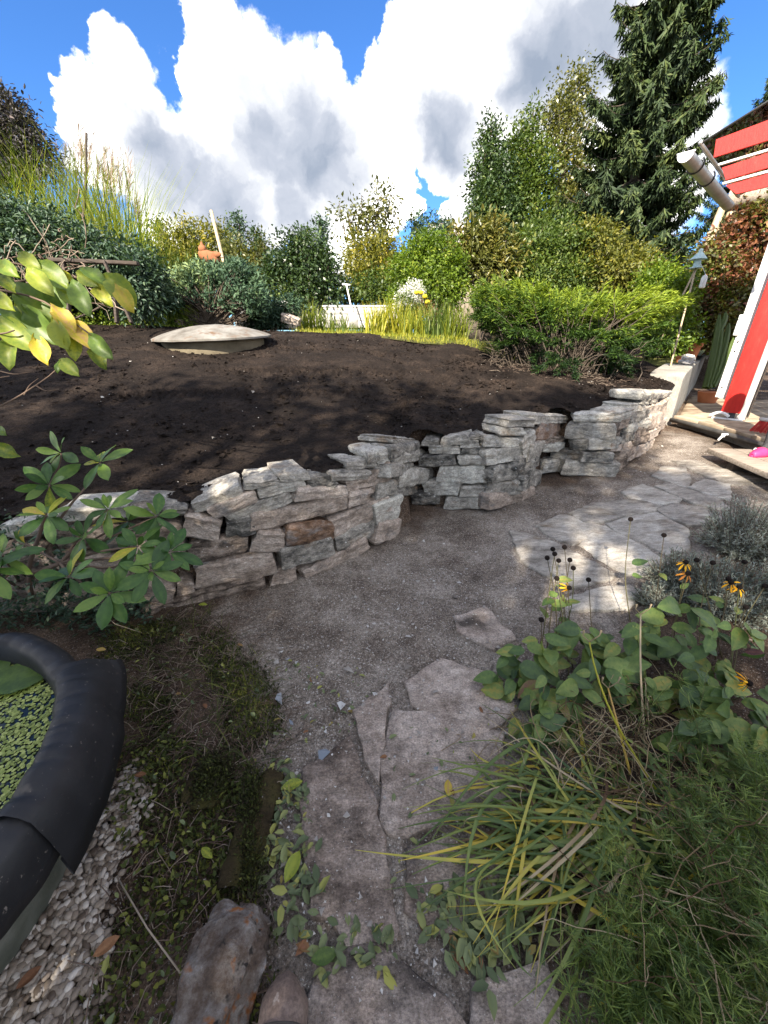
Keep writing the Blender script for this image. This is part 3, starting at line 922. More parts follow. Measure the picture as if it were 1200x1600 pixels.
# flagstones, each its own slab
def q7(l):
    return [(780 + x / 2.857, 640 + y / 2.857) for x, y in l]
FLAGS = [(q7(l), flag_m) for l in (
    [(65, 560), (130, 570), (250, 608), (385, 680), (485, 740), (440, 770), (330, 785), (200, 740), (110, 680)],
    [(175, 525), (270, 480), (350, 490), (450, 528), (400, 575), (330, 600), (230, 570)],
    [(330, 470), (420, 430), (560, 415), (650, 425), (705, 445), (640, 472), (520, 490), (450, 510), (390, 505)],
    [(555, 375), (640, 345), (710, 370), (800, 402), (780, 422), (690, 428), (600, 408)],
    [(500, 520), (600, 478), (700, 470), (770, 510), (830, 540), (830, 620), (740, 645), (640, 598), (560, 566)],
    [(375, 612), (470, 535), (560, 582), (680, 652), (735, 692), (640, 740), (560, 730), (440, 665)],
    [(712, 455), (790, 432), (900, 448), (985, 492), (960, 520), (850, 520), (760, 490)],
    [(705, 355), (760, 338), (850, 372), (960, 402), (1010, 448), (900, 438), (800, 398)],
    [(690, 300), (730, 262), (830, 270), (850, 320), (830, 348), (760, 330)],
    [(850, 355), (920, 322), (1020, 345), (1025, 408), (940, 390)],
    [(790, 240), (880, 236), (960, 265), (1080, 290), (1180, 322), (1010, 338), (900, 290)],
    [(290, 860), (430, 815), (560, 800), (640, 830), (560, 900), (330, 905)])]
FLAGS += [(l, flag_pink) for l in (
    [(642, 1072), (690, 1040), (755, 1058), (800, 1110), (760, 1138), (700, 1124), (652, 1104)],
    [(556, 1118), (606, 1078), (600, 1150), (590, 1222), (574, 1188)],
    [(618, 1125), (700, 1130), (772, 1155), (790, 1280), (700, 1276), (640, 1306), (604, 1280), (608, 1190)],
    [(480, 1215), (548, 1168), (586, 1262), (598, 1340), (612, 1448), (545, 1455), (492, 1420), (476, 1310)],
    [(508, 1512), (560, 1482), (620, 1500), (690, 1560), (722, 1625), (700, 1720), (500, 1720), (488, 1580)],
    [(640, 1336), (700, 1318), (775, 1345), (780, 1420), (700, 1465), (642, 1420)],
    [(745, 1545), (850, 1505), (870, 1620), (735, 1650)],
    [(716, 968), (758, 955), (800, 1000), (765, 1014), (720, 990)])]
for poly, m in FLAGS:
    b = Bag()
    P = np.array([ong(*p)[:2] for p in poly])
    P = P.mean(0) + (P - P.mean(0)) * 1.05
    dz_ = rng.uniform(0.017, 0.027)
    slabprism(b, P, lambda x, y: gz(x, y) + dz_, 0.06, inset=0.016, rough=0.006)
    b.build('flagstone', m, path, sharp=50)

# ------------------------------------------------------------------ dry-stone wall
def stone_mesh(w, h, d, m, name='stone', cuts=6, jit=0.16, n=(15, 8, 9), bumpy=0.013, p=12.0, ledge=1.0):
    V, F = cubegrid(*n)
    Vn = V / (np.sum(np.abs(V) ** p, 1) ** (1 / p))[:, None]
    cor = rng.normal(0, jit, (2, 2, 2, 3)) * np.array([0.45, 0.6, 0.8])
    f = (Vn + 1) / 2
    off = np.zeros_like(Vn)
    for a in (0, 1):
        for b in (0, 1):
            for c in (0, 1):
                wgt = (f[:, 0] if a else 1 - f[:, 0]) * (f[:, 1] if b else 1 - f[:, 1]) * (f[:, 2] if c else 1 - f[:, 2])
                off += wgt[:, None] * cor[a, b, c]
    P = (Vn + off) * np.array([w, d, h]) / 2
    half = np.array([w, d, h]) / 2
    for _ in range(cuts):                           # split faces
        nn = nrm(rng.normal(size=3) * np.array([0.7, 0.9, 1.0]) - np.array([0, 0.35, 0]))
        sup = np.sum(np.abs(nn) * half)
        dd = sup * rng.uniform(0.70, 0.93)
        ex = P @ nn - dd
        P = P - np.maximum(ex, 0)[:, None] * nn * 0.95
    sd_ = rng.uniform(0, 100)
    for k in range(len(P)):
        q = P[k]
        a = mnoise.noise((q[0] * 9 + sd_, q[1] * 9, q[2] * 22)) + 0.5 * mnoise.noise((q[0] * 24 + sd_, q[1] * 24, q[2] * 60))
        led = mnoise.noise((q[0] * 5 + sd_, q[1] * 5, q[2] * 30 + sd_))          # split ledges
        a += 1.6 * (math.floor(led * 4) / 4 + 0.1) * ledge
        P[k] = q + nrm(q / half) * a * bumpy * min(1, h * 8)
    b = Bag()
    b.add(P, F)
    return b.mesh(name, m, True, sharp=20)
def slab_stone(w, h, d, m, name='stone'):
    """split slab: level cleavage faces, broken angular sides"""
    nf = max(5, int(w / 0.05))
    per = []
    for q in range(nf):
        per.append([-1 + 2 * (q + rng.uniform(-0.3, 0.3) * (0 < q < nf - 1)) / (nf - 1), -1 + abs(rng.normal(0, 0.06)) + (0.12 * rng.random() if q in (0, nf - 1) else 0)])
    per += [[1 + rng.normal(0, 0.03), -0.3], [1 + rng.normal(0, 0.03), 0.45], [0.85, 0.95], [0.0, 1.0], [-0.85, 0.95], [-1 + rng.normal(0, 0.03), 0.45], [-1 + rng.normal(0, 0.03), -0.3]]
    per = np.array(per)
    k = len(per)
    half = np.array([w, d]) / 2
    fr = [0.0, 0.10, 0.30, 0.52, 0.74, 0.90, 1.0]
    sl, sr_ = rng.uniform(-0.14, 0.14), rng.uniform(-0.14, 0.14)          # sheared ends
    tx, ty, bx_ = rng.uniform(-0.09, 0.09), rng.uniform(-0.06, 0.06), rng.uniform(-0.09, 0.09)
    lay = rng.normal(0, 0.003, len(fr))
    bow = rng.uniform(-0.01, 0.012)
    rows = []
    jit = rng.normal(0, 0.0055, (2, k))
    for i_, f in enumerate(fr):
        ins = 0.017 if i_ in (0, len(fr) - 1) else 0.0
        x = per[:, 0] * half[0]
        x = x + np.where(per[:, 0] > 0.5, sr_, np.where(per[:, 0] < -0.5, sl, 0)) * h * (f - 0.5) * 2
        y = per[:, 1] * half[1]
        side = np.stack([np.sign(per[:, 0]) * (np.abs(per[:, 0]) > 0.9), np.sign(per[:, 1]) * (np.abs(per[:, 1]) > 0.7)], 1)
        side = side / (np.linalg.norm(side, axis=1, keepdims=True) + 1e-6)
        off = lay[i_] + bow * 4 * f * (1 - f) + jit[min(1, i_ // 4)] + rng.normal(0, 0.002, k) - ins
        x = x + side[:, 0] * off
        y = y + side[:, 1] * off
        zt = h / 2 * (1 + tx * per[:, 0] + ty * per[:, 1]) ; zb = -h / 2 * (1 + bx_ * per[:, 0])
        z = zb + (zt - zb) * f + (rng.normal(0, 0.002, k) if 0 < i_ < len(fr) - 1 else rng.normal(0, 0.0025, k))
        rows.append(np.column_stack([x, y, z]))
    for (s_, i_) in ((0.6, len(fr) - 1), (0.6, 0)):
        r0 = rows[i_].copy()
        c = r0.mean(0)
        q = c + (r0 - c) * s_
        q[:, 2] = r0[:, 2] + rng.normal(0.0, 0.004, k) + (0.004 if i_ else -0.004)
        rows = rows + [q] if i_ else [q] + rows
    V = np.concatenate(rows + [rows[-1].mean(0)[None], rows[0].mean(0)[None]])
    m_ = len(rows)
    i = np.arange(m_ - 1)[:, None] * k
    j = np.arange(k)[None]
    kk = (j + 1) % k
    b = Bag()
    b.add(V, np.stack([i + j, i + kk, i + k + kk, i + k + j], -1).reshape(-1, 4))
    b.tri.append(np.array([[(m_ - 1) * k + q, (m_ - 1) * k + (q + 1) % k, m_ * k] for q in range(k)] + [[(q + 1) % k, q, m_ * k + 1] for q in range(k)]))
    return b.mesh(name, m, True, sharp=16)
wall = thing('stone_wall', (WB[6][0], WB[6][1], gz(*WB[6])), 'dry-stone retaining wall of stacked grey slabs holding the dark soil', 'stone wall')
wall['kind'] = 'thing'
def c6(a, b, c, d, h): return (200 + a / 2.667, 620 + b / 2.667, 200 + c / 2.667, 620 + d / 2.667, h / 2.667)
def c7(a, b, c, d, h): return (580 + a / 2.4, 580 + b / 2.4, 580 + c / 2.4, 580 + d / 2.4, h / 2.4)
G_, W_, U_ = stone_grey, stone_warm, stone_rust
ST = []
for s in ([0, 478, 248, 475, 85, 'g', 1], [250, 465, 480, 395, 85, 'g', 1], [340, 490, 540, 430, 62, 'w'], [475, 375, 640, 355, 52, 'g', 1], [635, 345, 775, 328, 62, 'g', 1], [545, 410, 755, 375, 54, 'g'], [755, 350, 868, 345, 78, 'g', 1],
          [860, 328, 1020, 318, 68, 'g', 1], [405, 510, 700, 435, 58, 'g'], [705, 415, 928, 400, 62, 'w'], [915, 378, 1040, 355, 54, 'w'], [920, 285, 1065, 275, 64, 'g', 1], [1010, 375, 1115, 310, 92, 'w'], [1055, 268, 1108, 255, 85, 'g', 1],
          [520, 525, 940, 450, 86, 'w'], [918, 432, 1022, 415, 72, 'w'], [225, 545, 390, 565, 110, 'w'], [405, 560, 535, 545, 86, 'g'], [515, 605, 660, 605, 105, 'w'], [660, 582, 860, 562, 96, 'r'], [840, 545, 1110, 455, 96, 'w'],
          [250, 660, 510, 620, 100, 'w'], [630, 672, 865, 625, 96, 'g'], [868, 612, 1025, 560, 86, 'g'], [275, 715, 490, 690, 48, 'w'], [280, 748, 628, 695, 110, 'w'], [592, 755, 710, 738, 72, 'w'], [735, 738, 1015, 615, 74, 'w'],
          [60, 890, 590, 780, 76, 'w'], [1040, 400, 1130, 380, 78, 'g'], [1030, 492, 1150, 460, 112, 'g'], [1030, 565, 1145, 552, 100, 'w'], [0, 690, 240, 650, 110, 'w'], [20, 805, 200, 830, 90, 'w'], [198, 805, 285, 800, 74, 'w'],
          [-20, 600, 230, 590, 100, 'w'], [835, 382, 885, 372, 34, 'g'], [-330, 500, -10, 480, 90, 'g', 1], [-330, 600, -30, 610, 100, 'w'], [-300, 720, 0, 720, 110, 'w'], [-280, 850, 10, 850, 110, 'w'], [-560, 560, -330, 530, 110, 'g', 1], [-560, 690, -330, 680, 130, 'w'], [-560, 840, -300, 840, 130, 'w']):
    ST.append((c6(*s[:5]), s[5], len(s) > 6))
for s in ([0, 315, 92, 300, 74, 'g', 1], [85, 305, 195, 283, 54, 'g'], [100, 255, 192, 262, 38, 'g', 1], [180, 264, 258, 266, 50, 'g', 1], [255, 260, 366, 250, 60, 'g', 1], [366, 252, 426, 252, 34, 'g', 1], [425, 260, 572, 264, 64, 'g', 1],
          [500, 225, 592, 224, 46, 'g', 1], [530, 190, 634, 190, 52, 'g', 1], [90, 332, 210, 314, 48, 'g'], [208, 300, 330, 298, 36, 'g'], [325, 277, 412, 277, 32, 'g'], [335, 302, 455, 300, 34, 'g'], [165, 342, 322, 334, 46, 'g'],
          [324, 337, 437, 337, 46, 'g'], [430, 328, 612, 302, 64, 'g'], [85, 377, 166, 362, 50, 'g'], [98, 408, 244, 388, 64, 'g'], [243, 392, 456, 390, 76, 'g'], [454, 388, 622, 368, 66, 'g'], [556, 348, 640, 336, 54, 'g'], [102, 452, 184, 437, 46, 'g'],
          [188, 440, 332, 440, 66, 'g'], [328, 452, 430, 452, 46, 'g'], [428, 442, 567, 440, 58, 'g'], [566, 418, 632, 402, 54, 'g'], [143, 482, 264, 477, 50, 'g'], [272, 497, 428, 494, 54, 'g'], [436, 488, 616, 462, 62, 'w'],
          [568, 288, 622, 255, 74, 'g'], [598, 305, 650, 292, 60, 'g'], [588, 245, 640, 236, 48, 'g', 1],
          [612, 174, 762, 174, 56, 'g', 1], [758, 170, 942, 168, 60, 'g', 1], [634, 228, 722, 224, 66, 'r'], [636, 262, 737, 260, 30, 'w'], [723, 224, 922, 230, 70, 'g'], [640, 286, 730, 284, 40, 'g'], [733, 277, 822, 277, 52, 'g'], [818, 277, 942, 272, 54, 'g'],
          [662, 314, 792, 317, 44, 'g'], [786, 324, 914, 327, 46, 'g'], [638, 360, 714, 354, 50, 'g'], [712, 364, 928, 372, 66, 'g'], [898, 228, 952, 218, 74, 'w'], [905, 288, 948, 282, 40, 'w'],
          [918, 164, 992, 148, 60, 'g', 1], [984, 134, 1062, 122, 50, 'g', 1], [1030, 110, 1097, 102, 36, 'g', 1], [1030, 84, 1146, 80, 42, 'g', 1], [938, 203, 982, 192, 44, 'w'], [978, 178, 1047, 163, 40, 'g'], [973, 208, 1052, 193, 48, 'g'], [1038, 154, 1092, 142, 46, 'w'],
          [943, 252, 997, 237, 48, 'g'], [948, 283, 997, 268, 36, 'w'], [988, 233, 1057, 218, 40, 'w'], [1048, 193, 1097, 178, 54, 'w'], [928, 322, 992, 292, 50, 'w'], [983, 259, 1042, 248, 36, 'w'], [1038, 243, 1074, 228, 36, 'w'], [923, 352, 972, 322, 72, 'w'],
          [968, 313, 1057, 278, 42, 'w'], [1052, 226, 1108, 196, 44, 'w'], [1090, 150, 1118, 128, 60, 'w']):
    ST.append((c7(*s[:5]), s[5], len(s) > 6))
mm = {'g': G_, 'w': W_, 'r': U_}
for (xl, yl, xr, yr, h), tone, top in ST:
    cx, cyy = (xl + xr) / 2, (yl + yr) / 2
    hc = wallhit(cx, cyy)
    if hc is None:
        continue
    c, tg, t = hc
    e0, e1 = wallhit(xl + (xr - xl) * 0.12, yl), wallhit(xr - (xr - xl) * 0.12, yr)
    if e0 is not None and e1 is not None and abs(e0[2] - e1[2]) < 0.9:
        chord = (e1[0] - e0[0]) / 0.76
        c = (e0[0] + e1[0]) / 2 * 0.5 + c * 0.5
    else:
        chord = tg * (xr - xl) * t / 600.0
    wlen = np.linalg.norm(chord)
    nh = nrm(np.array([-chord[1], chord[0], 0.0]))          # into the bank
    dv = ray(cx, cyy)
    def zat(py):
        d = ray(cx, py)
        tt = (c[0] * nh[0] + c[1] * nh[1]) / (d[0] * nh[0] + d[1] * nh[1])
        return CAM_H + d[2] * tt
    za, zb = zat(cyy - h / 2), zat(cyy + h / 2)
    hh = za - zb
    dep = rng.uniform(0.20, 0.28)
    if top:
        dep = rng.uniform(0.26, 0.34)
        zb2 = zb
        za2 = za - 0.30 * hh
        hh = za2 - zb2
        c = c.copy(); c[2] = (za2 + zb2) / 2
    me = slab_stone(wlen * 0.97 - 0.014, hh * 0.87, dep, mm[tone])
    X = nrm(chord)
    Zv = nrm(np.array([0, 0, 1.0]) - X * X[2])
    Yv = np.cross(Zv, X)
    if Yv @ nh < 0:
        Yv = -Yv
    pos = c + Yv * (dep / 2 - 0.03 + rng.uniform(-0.016, 0.014)) + nh * max(0.0, c[2] - gz(c[0], c[1])) * 0.08
    Mw = Matrix(((X[0], Yv[0], Zv[0], pos[0]), (X[1], Yv[1], Zv[1], pos[1]), (X[2], Yv[2], Zv[2], pos[2]), (0, 0, 0, 1)))
    link('stone', me, wall, Mw)
# dark rubble packed behind the faces
core = Bag()
pts = WS[::1]
tang = np.gradient(pts, axis=0)
nor = nrm(np.column_stack([-tang[:, 1], tang[:, 0]]))
rows = []
for d0, zf in ((0.13, 0.0), (0.16, 0.5), (0.19, 0.9), (0.30, 0.9), (0.36, 0.0)):
    q = pts + nor * d0
    z = [gz(*a) + (ztop(a[0]) - gz(*a)) * zf - (0.05 if zf == 0 else 0) for a in pts]
    rows.append(np.column_stack([q, z]))
V = np.stack(rows, 1).reshape(-1, 3)
k = len(rows)
F = [[a * k + b, (a + 1) * k + b, (a + 1) * k + b + 1, a * k + b + 1] for a in range(len(pts) - 1) for b in range(k - 1)]
core.add(V, np.array(F))
core.build('rubble_core', soil_m, wall)

brown_leaf = mat('brown_leaf', [(0.2, (0.10, 0.045, 0.022)), (0.6, (0.19, 0.095, 0.045)), (0.9, (0.26, 0.16, 0.08))], src='obj', scale=12, rough=0.7, spec=0.2)

# ------------------------------------------------------------------ built things
# well lid on its concrete ring
wc = at(335, 533, 5.0)
wcx, wcy = wc[0], wc[1]
wz = CAM_H + ray(335, 527)[2] * 5.0
well = thing('well', (wcx, wcy, wz - 0.2), 'round concrete well ring with a shallow domed lid on the dark soil', 'well')
b = Bag()
lathe(b, (wcx, wcy, wz - 0.55), [(0.50, 0), (0.62, 0), (0.625, 0.3), (0.62, 0.535), (0.60, 0.545), (0.5, 0.545)], 56)
b.build('ring', ringm, well, sharp=40)
b = Bag()
prof = [(0.0, 0.145)] + [(0.72 * f, 0.138 * (1 - f ** 2.0) + 0.012) for f in np.linspace(0.06, 0.97, 12)] + [(0.722, 0.008), (0.722, -0.012), (0.705, -0.02), (0.3, -0.02)]
lathe(b, (0, 0, 0), prof[::-1], 64)
V = np.concatenate(b.v); V += np.array([[0, 0, 1]]) * np.array([0.004 * mnoise.noise((v[0] * 8, v[1] * 8, 0)) for v in V])[:, None]
b.v = [V.astype(np.float32)]
me = b.mesh('lid', lidm, True, sharp=40)
lid = link('lid', me, well, Matrix.Translation((wcx, wcy, wz)) @ Matrix.Rotation(R(-1.3), 4, 'Y') @ Matrix.Rotation(R(2.5), 4, 'X'))

# garden pond: tub with rubber liner
PC = np.array([-1.56, 0.53])
pond = thing('garden_pond', (PC[0], PC[1], 0), 'raised round garden pond with black rubber liner folded over its rim', 'pond')
b = Bag()
lathe(b, (PC[0], PC[1], -0.04), [(0.585, 0), (0.60, 0.1), (0.615, 0.25), (0.625, 0.40), (0.60, 0.42)], 64)
b.build('tub_wall', tub_m, pond)
def liner(a0, a1, n, outdrop, rim, lift, name, flare):
    b = Bag()
    rows = []
    for q in range(n + 1):
        f = q / n
        a = a0 + (a1 - a0) * f
        ca, sa = math.cos(a), math.sin(a)
        wob = 0.014 * mnoise.noise((ca * 3 + 5, sa * 3, 1.0)) + 0.008 * mnoise.noise((ca * 9, sa * 9, 4.0))
        wr = 0.012 * mnoise.noise((ca * 14, sa * 14, 9.0)) + 0.008 * mnoise.noise((ca * 33, sa * 33, 2.0))
        od = outdrop(f)
        fl = flare(f)
        prof = [(0.585, 0.27), (0.590, 0.36), (0.598 + wob, 0.405 + lift), (0.612 + wob, 0.424 + lift + wr), (0.640 + wob, 0.430 + lift + wr), (0.670 + wob, 0.421 + lift + wr * 0.5),
                (0.692 + wob + fl * 0.25, 0.402 + lift), (0.708 + wob + fl * 0.6, 0.368 + lift - od * 0.25), (0.716 + wob + fl * 0.8, 0.36 - od * 0.6), (0.718 + wob + fl, 0.36 - od), (0.712 + wob + fl, 0.358 - od), (0.706 + wob + fl * 0.8, 0.36 - od * 0.6)]
        for r, z in prof:
            rows.append((PC[0] + r * ca, PC[1] + r * sa, z))
    k = len(prof)
    F = [[u * k + w, (u + 1) * k + w, (u + 1) * k + w + 1, u * k + w + 1] for u in range(n) for w in range(k - 1)]
    b.add(np.array(rows), np.array(F))
    return b.build(name, rubber_m, pond)
sm = lambda e0, e1, x: (lambda t: t * t * (3 - 2 * t))(min(1, max(0, (x - e0) / (e1 - e0))))
lmain = liner(R(1), R(50), 60, lambda f: float(np.interp(f, [0, 0.3, 0.65, 0.93, 1], [0.19, 0.15, 0.125, 0.045, 0.02])), 0, 0.010, 'liner', lambda f: float(np.interp(f, [0, 0.3, 0.7, 0.95, 1], [0.0, 0.015, 0.035, 0.085, 0.09])))
liner(R(-75), R(6), 60, lambda f: 0.10 + 0.02 * math.sin(f * 9), 0, -0.006, 'liner', lambda f: -0.02)
liner(R(46), R(292), 120, lambda f: 0.05 + 0.03 * math.sin(f * 19), 0, 0.0, 'liner', lambda f: -0.02)
b = Bag()
WZ = 0.345
lathe(b, (PC[0], PC[1], WZ), [(0.0001, 0), (0.3, 0), (0.597, 0)], 64)
b.build('water', water_m, pond)
n = 15000
rr = 0.588 * np.sqrt(rng.random(n)); aa = rng.uniform(-math.pi, math.pi, n)
X, Y = PC[0] + rr * np.cos(aa), PC[1] + rr * np.sin(aa)
keep = np.array([mnoise.noise((x * 7, y * 7, 3)) * 0.9 + 0.50 + random.random() * 0.3 > 0.20 for x, y in zip(X, Y)])
X, Y = X[keep], Y[keep]
n = len(X)
s = rng.uniform(0.0040, 0.0068, n)
th = rng.uniform(0, 6.28, n)
V = np.stack([np.column_stack([X + s * np.cos(th + k * math.pi / 3) * (1 if k % 2 else 0.9), Y + s * np.sin(th + k * math.pi / 3), np.full(n, WZ + 0.0015) + rng.uniform(0, 0.0025, n)]) for k in range(6)], 1)
b = Bag()
b.add(V.reshape(-1, 3), np.concatenate([np.arange(n)[:, None] * 6 + np.array([[0, 1, 2, 3]]), np.arange(n)[:, None] * 6 + np.array([[0, 3, 4, 5]])]), np.repeat(rng.random(n), 6))
o = b.build('duckweed', lf_duck)
tag(o, 'pale green duckweed floating over the pond water', 'duckweed', kind='stuff')

# ---- hero leaves
def hero(name, m, wprof, droop=0.18, fold=0.10, wav=0.02, nl=8, nw=4, seed=0):
    b = Bag()
    V, T = [], []
    for i in range(nl + 1):
        s = i / nl
        w = wprof(s)
        for j in range(-nw // 2, nw // 2 + 1):
            v = j / (nw / 2)
            z = -droop * s * s + fold * abs(v) * w * 2 + wav * mnoise.noise((s * 4 + seed, v * 1.5, seed * 3.0))
            V.append((s, v * w, z))
            T.append(0.15 + 0.0 * s + (0.75 if j == 0 else 0.0) + (0.4 if abs(v) > 0.9 else 0))
    k = nw + 1
    F = [[i * k + j, (i + 1) * k + j, (i + 1) * k + j + 1, i * k + j + 1] for i in range(nl) for j in range(nw)]
    b.add(np.array(V), np.array(F), np.array(T))
    return b.mesh(name, m, True)
def ell(w, peak=0.55, pw=0.8):
    return lambda s: max(0.004, w * (math.sin(math.pi * (s ** (math.log(0.5) / math.log(peak)))) ** pw))
def put_leaf(me, base, Dv, Nv, L, parent, name='leaf'):
    X = nrm(np.asarray(Dv, float))
    Y = nrm(np.cross(Nv, X))
    Z = np.cross(X, Y)
    Mw = Matrix(((X[0] * L, Y[0] * L, Z[0] * L, base[0]), (X[1] * L, Y[1] * L, Z[1] * L, base[1]), (X[2] * L, Y[2] * L, Z[2] * L, base[2]), (0, 0, 0, 1)))
    return link(name, me, parent, Mw)

# water-lily leaf on the pond
b = Bag()
lp = []
for k in range(25):
    a = R(14) + (2 * math.pi - R(28)) * k / 24
    lp.append((math.cos(a), math.sin(a)))
lily = hero('lily', lf_mag, ell(0.42, 0.5, 0.5), 0.05, 0.02, 0.03)
for (px, py, hd, L) in ((18, 1068, 20, 0.20), (-15, 1030, -35, 0.24)):
    d = ray(px, py); t = (WZ + 0.012 - CAM_H) / d[2]
    p = np.array([0, 0, CAM_H]) + d * t
    o = put_leaf(lily, p - np.array([0.09, 0, 0]), (math.cos(R(hd)), math.sin(R(hd)), 0.03), (0, 0, 1), L, None, 'lily_pad')
    tag(o, 'green and yellow lily leaf floating among the duckweed' if hd > 0 else 'dark green lily leaf at the pond rim under the liner roll', 'lily pad')

# ---- deck, concrete wall, porch
DK = 0.50
cwall = thing('concrete_wall', (CW0[0], CW0[1], DK - 0.2), 'low pale concrete retaining wall running beside the wooden deck', 'wall')
cwall['kind'] = 'thing'
b = Bag()
L = 8.0
CN = np.array([-CWD[1], CWD[0]])
tops = [(0.0, 1.00), (0.25, 1.05), (1.5, 1.08), (L, 1.12)]
rows = []
for s_, zt in tops:
    p = CW0 + CWD * s_
    rows += [(*(p), DK - 0.35), (*(p + CN * 0.01), zt - 0.015), (*(p + CN * 0.03), zt), (*(p + CN * 0.40), zt + 0.01), (*(p + CN * 0.42), zt - 0.01), (*(p + CN * 0.43), DK - 0.3)]
V = np.array(rows)
F = [[u * 6 + w, (u + 1) * 6 + w, (u + 1) * 6 + w + 1, u * 6 + w + 1] for u in range(3) for w in range(5)] + [[0, 1, 4, 5], [1, 2, 3, 4]]
b.add(V, np.array(F))
b.build('wall_body', concrete_m, cwall, sharp=30)

deck = thing('wooden_deck', (5.0, 5.0, DK - 0.1), 'weathered wooden deck of wide planks beside the concrete wall', 'deck')
PD = nrm(np.array([0.985, 0.17, 0]))                       # plank direction
PN = np.array([-PD[1], PD[0], 0])
def deck_left(y):                                          # left border of the deck at plank row y
    return float(np.interp(y, [3.0, 3.6, 4.2, 4.8, 5.2, 5.42, 6.5, 12.0], [4.02, 4.05, 4.07, 4.06, 4.02, 4.06, 4.08 + 1.04 * CWD[0] / CWD[1], 4.05 + 6.56 * CWD[0] / CWD[1]]))
y = 2.9
while y < 11.5:
    w = 0.118 if y < 9 else 0.25
    x0 = max(deck_left(y), deck_left(y + w)) + 0.015
    x1 = 9.5 if y < 6.6 else x0 + 1.3
    c = np.array([(x0 + x1) / 2, y + w / 2 + 0.17 * (x1 - x0) / 2, DK - 0.016])
    c[1] += 0
    b = Bag()
    bevelled(b, (0, 0, 0), ((x1 - x0) / 2, w / 2 - 0.004, 0.016), None, 0.004)
    me = b.mesh('plank', deck_m, True, sharp=35)
    link('plank', me, deck, Matrix.Translation(Vector(c)) @ Matrix.Rotation(math.atan2(PD[1], PD[0]), 4, 'Z'))
    y += w
# border boards, plinth and the rubber edge strip
ed = [(4.03, 5.38), (4.09, 5.0), (4.10, 4.6), (4.09, 4.2), (4.07, 3.8), (4.04, 3.3), (4.0, 2.7)]
for a, c in zip(ed[:-1], ed[1:]):
    a, c = np.array([*a, DK - 0.05]), np.array([*c, DK - 0.05])
    b = Bag()
    ax = frame(c - a)
    bevelled(b, (a + c) / 2 + np.array([0.02, 0, 0.045]), (np.linalg.norm(c - a) / 2 - 0.006, 0.055, 0.022), ax, 0.006)
    b.build('border_board', deck_m, deck, sharp=35)
b = Bag()
P = np.array([[x - 0.05, y, DK - 0.045] for x, y in ed])
tube(b, P, 0.028, 10)
b.build('edge_pipe', darkmetal, deck)
b = Bag()
P2 = np.array([[x + 0.06, y] for x, y in ed])
V = np.concatenate([np.column_stack([P2, np.full(len(P2), 0.2)]), np.column_stack([P2, np.full(len(P2), DK - 0.07)])])
k = len(P2)
b.add(V, np.array([[i, i + 1, k + i + 1, k + i] for i in range(k - 1)]))
b.build('plinth', concrete_m, deck)

# plank step
stp = thing('plank_step', (3.6, 3.6, 0.35), 'broad grey plank step in front of the deck under the pink clog', 'step')
c0, c1, c2 = at(1105, 700, 4.1), at(1200, 743, 3.33), at(1150, 691, 4.35)
ZS = 0.425
for p in (c0, c1, c2): p[2] = ZS
ax0 = nrm(c1 - c0)
wd = np.linalg.norm((c2 - c0) - ax0 * ((c2 - c0) @ ax0))
sd_dir = nrm((c2 - c0) - ax0 * ((c2 - c0) @ ax0))
for q in range(2):
    b = Bag()
    bevelled(b, c0 + ax0 * 0.8 + sd_dir * wd * (0.25 + 0.5 * q) - np.array([0, 0, 0.025]), (0.8, wd / 4 - 0.004, 0.025), np.array([ax0, sd_dir, [0, 0, 1]]), 0.006)
    b.build('plank', wood_grey, stp, sharp=35)
for s_ in (0.35, 1.35):
    b = Bag()
    bevelled(b, c0 + ax0 * s_ + sd_dir * wd / 2 - np.array([0, 0, 0.10]), (0.04, wd / 2 - 0.04, 0.05), np.array([ax0, sd_dir, [0, 0, 1]]), 0.004)
    b.build('bearer', wood_dark, stp)

DA = np.array([math.sin(R(44)), math.cos(R(44)), 0])
DB = np.array([-math.cos(R(44)), math.sin(R(44)), 0])
UP = np.array([0, 0, 1.0])
porch = thing('porch', at(1142, 640, 5.1), 'red and white timber porch corner with glass roof at the deck', 'porch')
pb0 = at(1141, 645, 5.1)
AX = np.array([-DB, DA, UP])                                # x along the face toward the viewer's right, y into the house
pb0[2] = DK + 0.085
def pboard(name, off, half, m, r=0.006, sharp=35):
    b = Bag()
    bevelled(b, pb0 + off[0] * (-DB) + off[1] * DA + off[2] * UP, half, AX, r)
    return b.build(name, m, porch, sharp=sharp)
pboard('corner_board', (0.0, 0, 1.40), (0.10, 0.016, 1.40), red_m)
pboard('post', (0.125, 0.075, 1.37), (0.05, 0.05, 1.45), greyw_m)
pboard('trim_strip', (0.185, 0.05, 1.36), (0.008, 0.07, 1.40), wood_dark)
sidep = pboard('side_board', (-0.165, 0.12, 1.62), (0.055, 0.016, 1.45), white_m)
pboard('side_board', (-0.15, 0.115, 0.235), (0.036, 0.016, 0.075), white_m)
for z in (0.16, 0.30, 0.75, 0.86):
    b = Bag()
    lathe(b, pb0 + (-0.16 - 0.02) * (-DB) + 0.10 * DA + z * UP, [(0.0, -0.006), (0.011, -0.006), (0.011, 0.004), (0, 0.004)], 10, np.array([-DB, UP, DA]))
    b.build('bolt', darkmetal, sidep)
b = Bag()
bevelled(b, pb0 + (-0.225) * (-DB) + 0.10 * DA + 1.02 * UP, (0.03, 0.03, 0.09), AX, 0.012)
bevelled(b, pb0 + (-0.235) * (-DB) + 0.10 * DA + 1.14 * UP, (0.02, 0.025, 0.03), AX, 0.01)
b.build('gate_latch', white_m, porch)
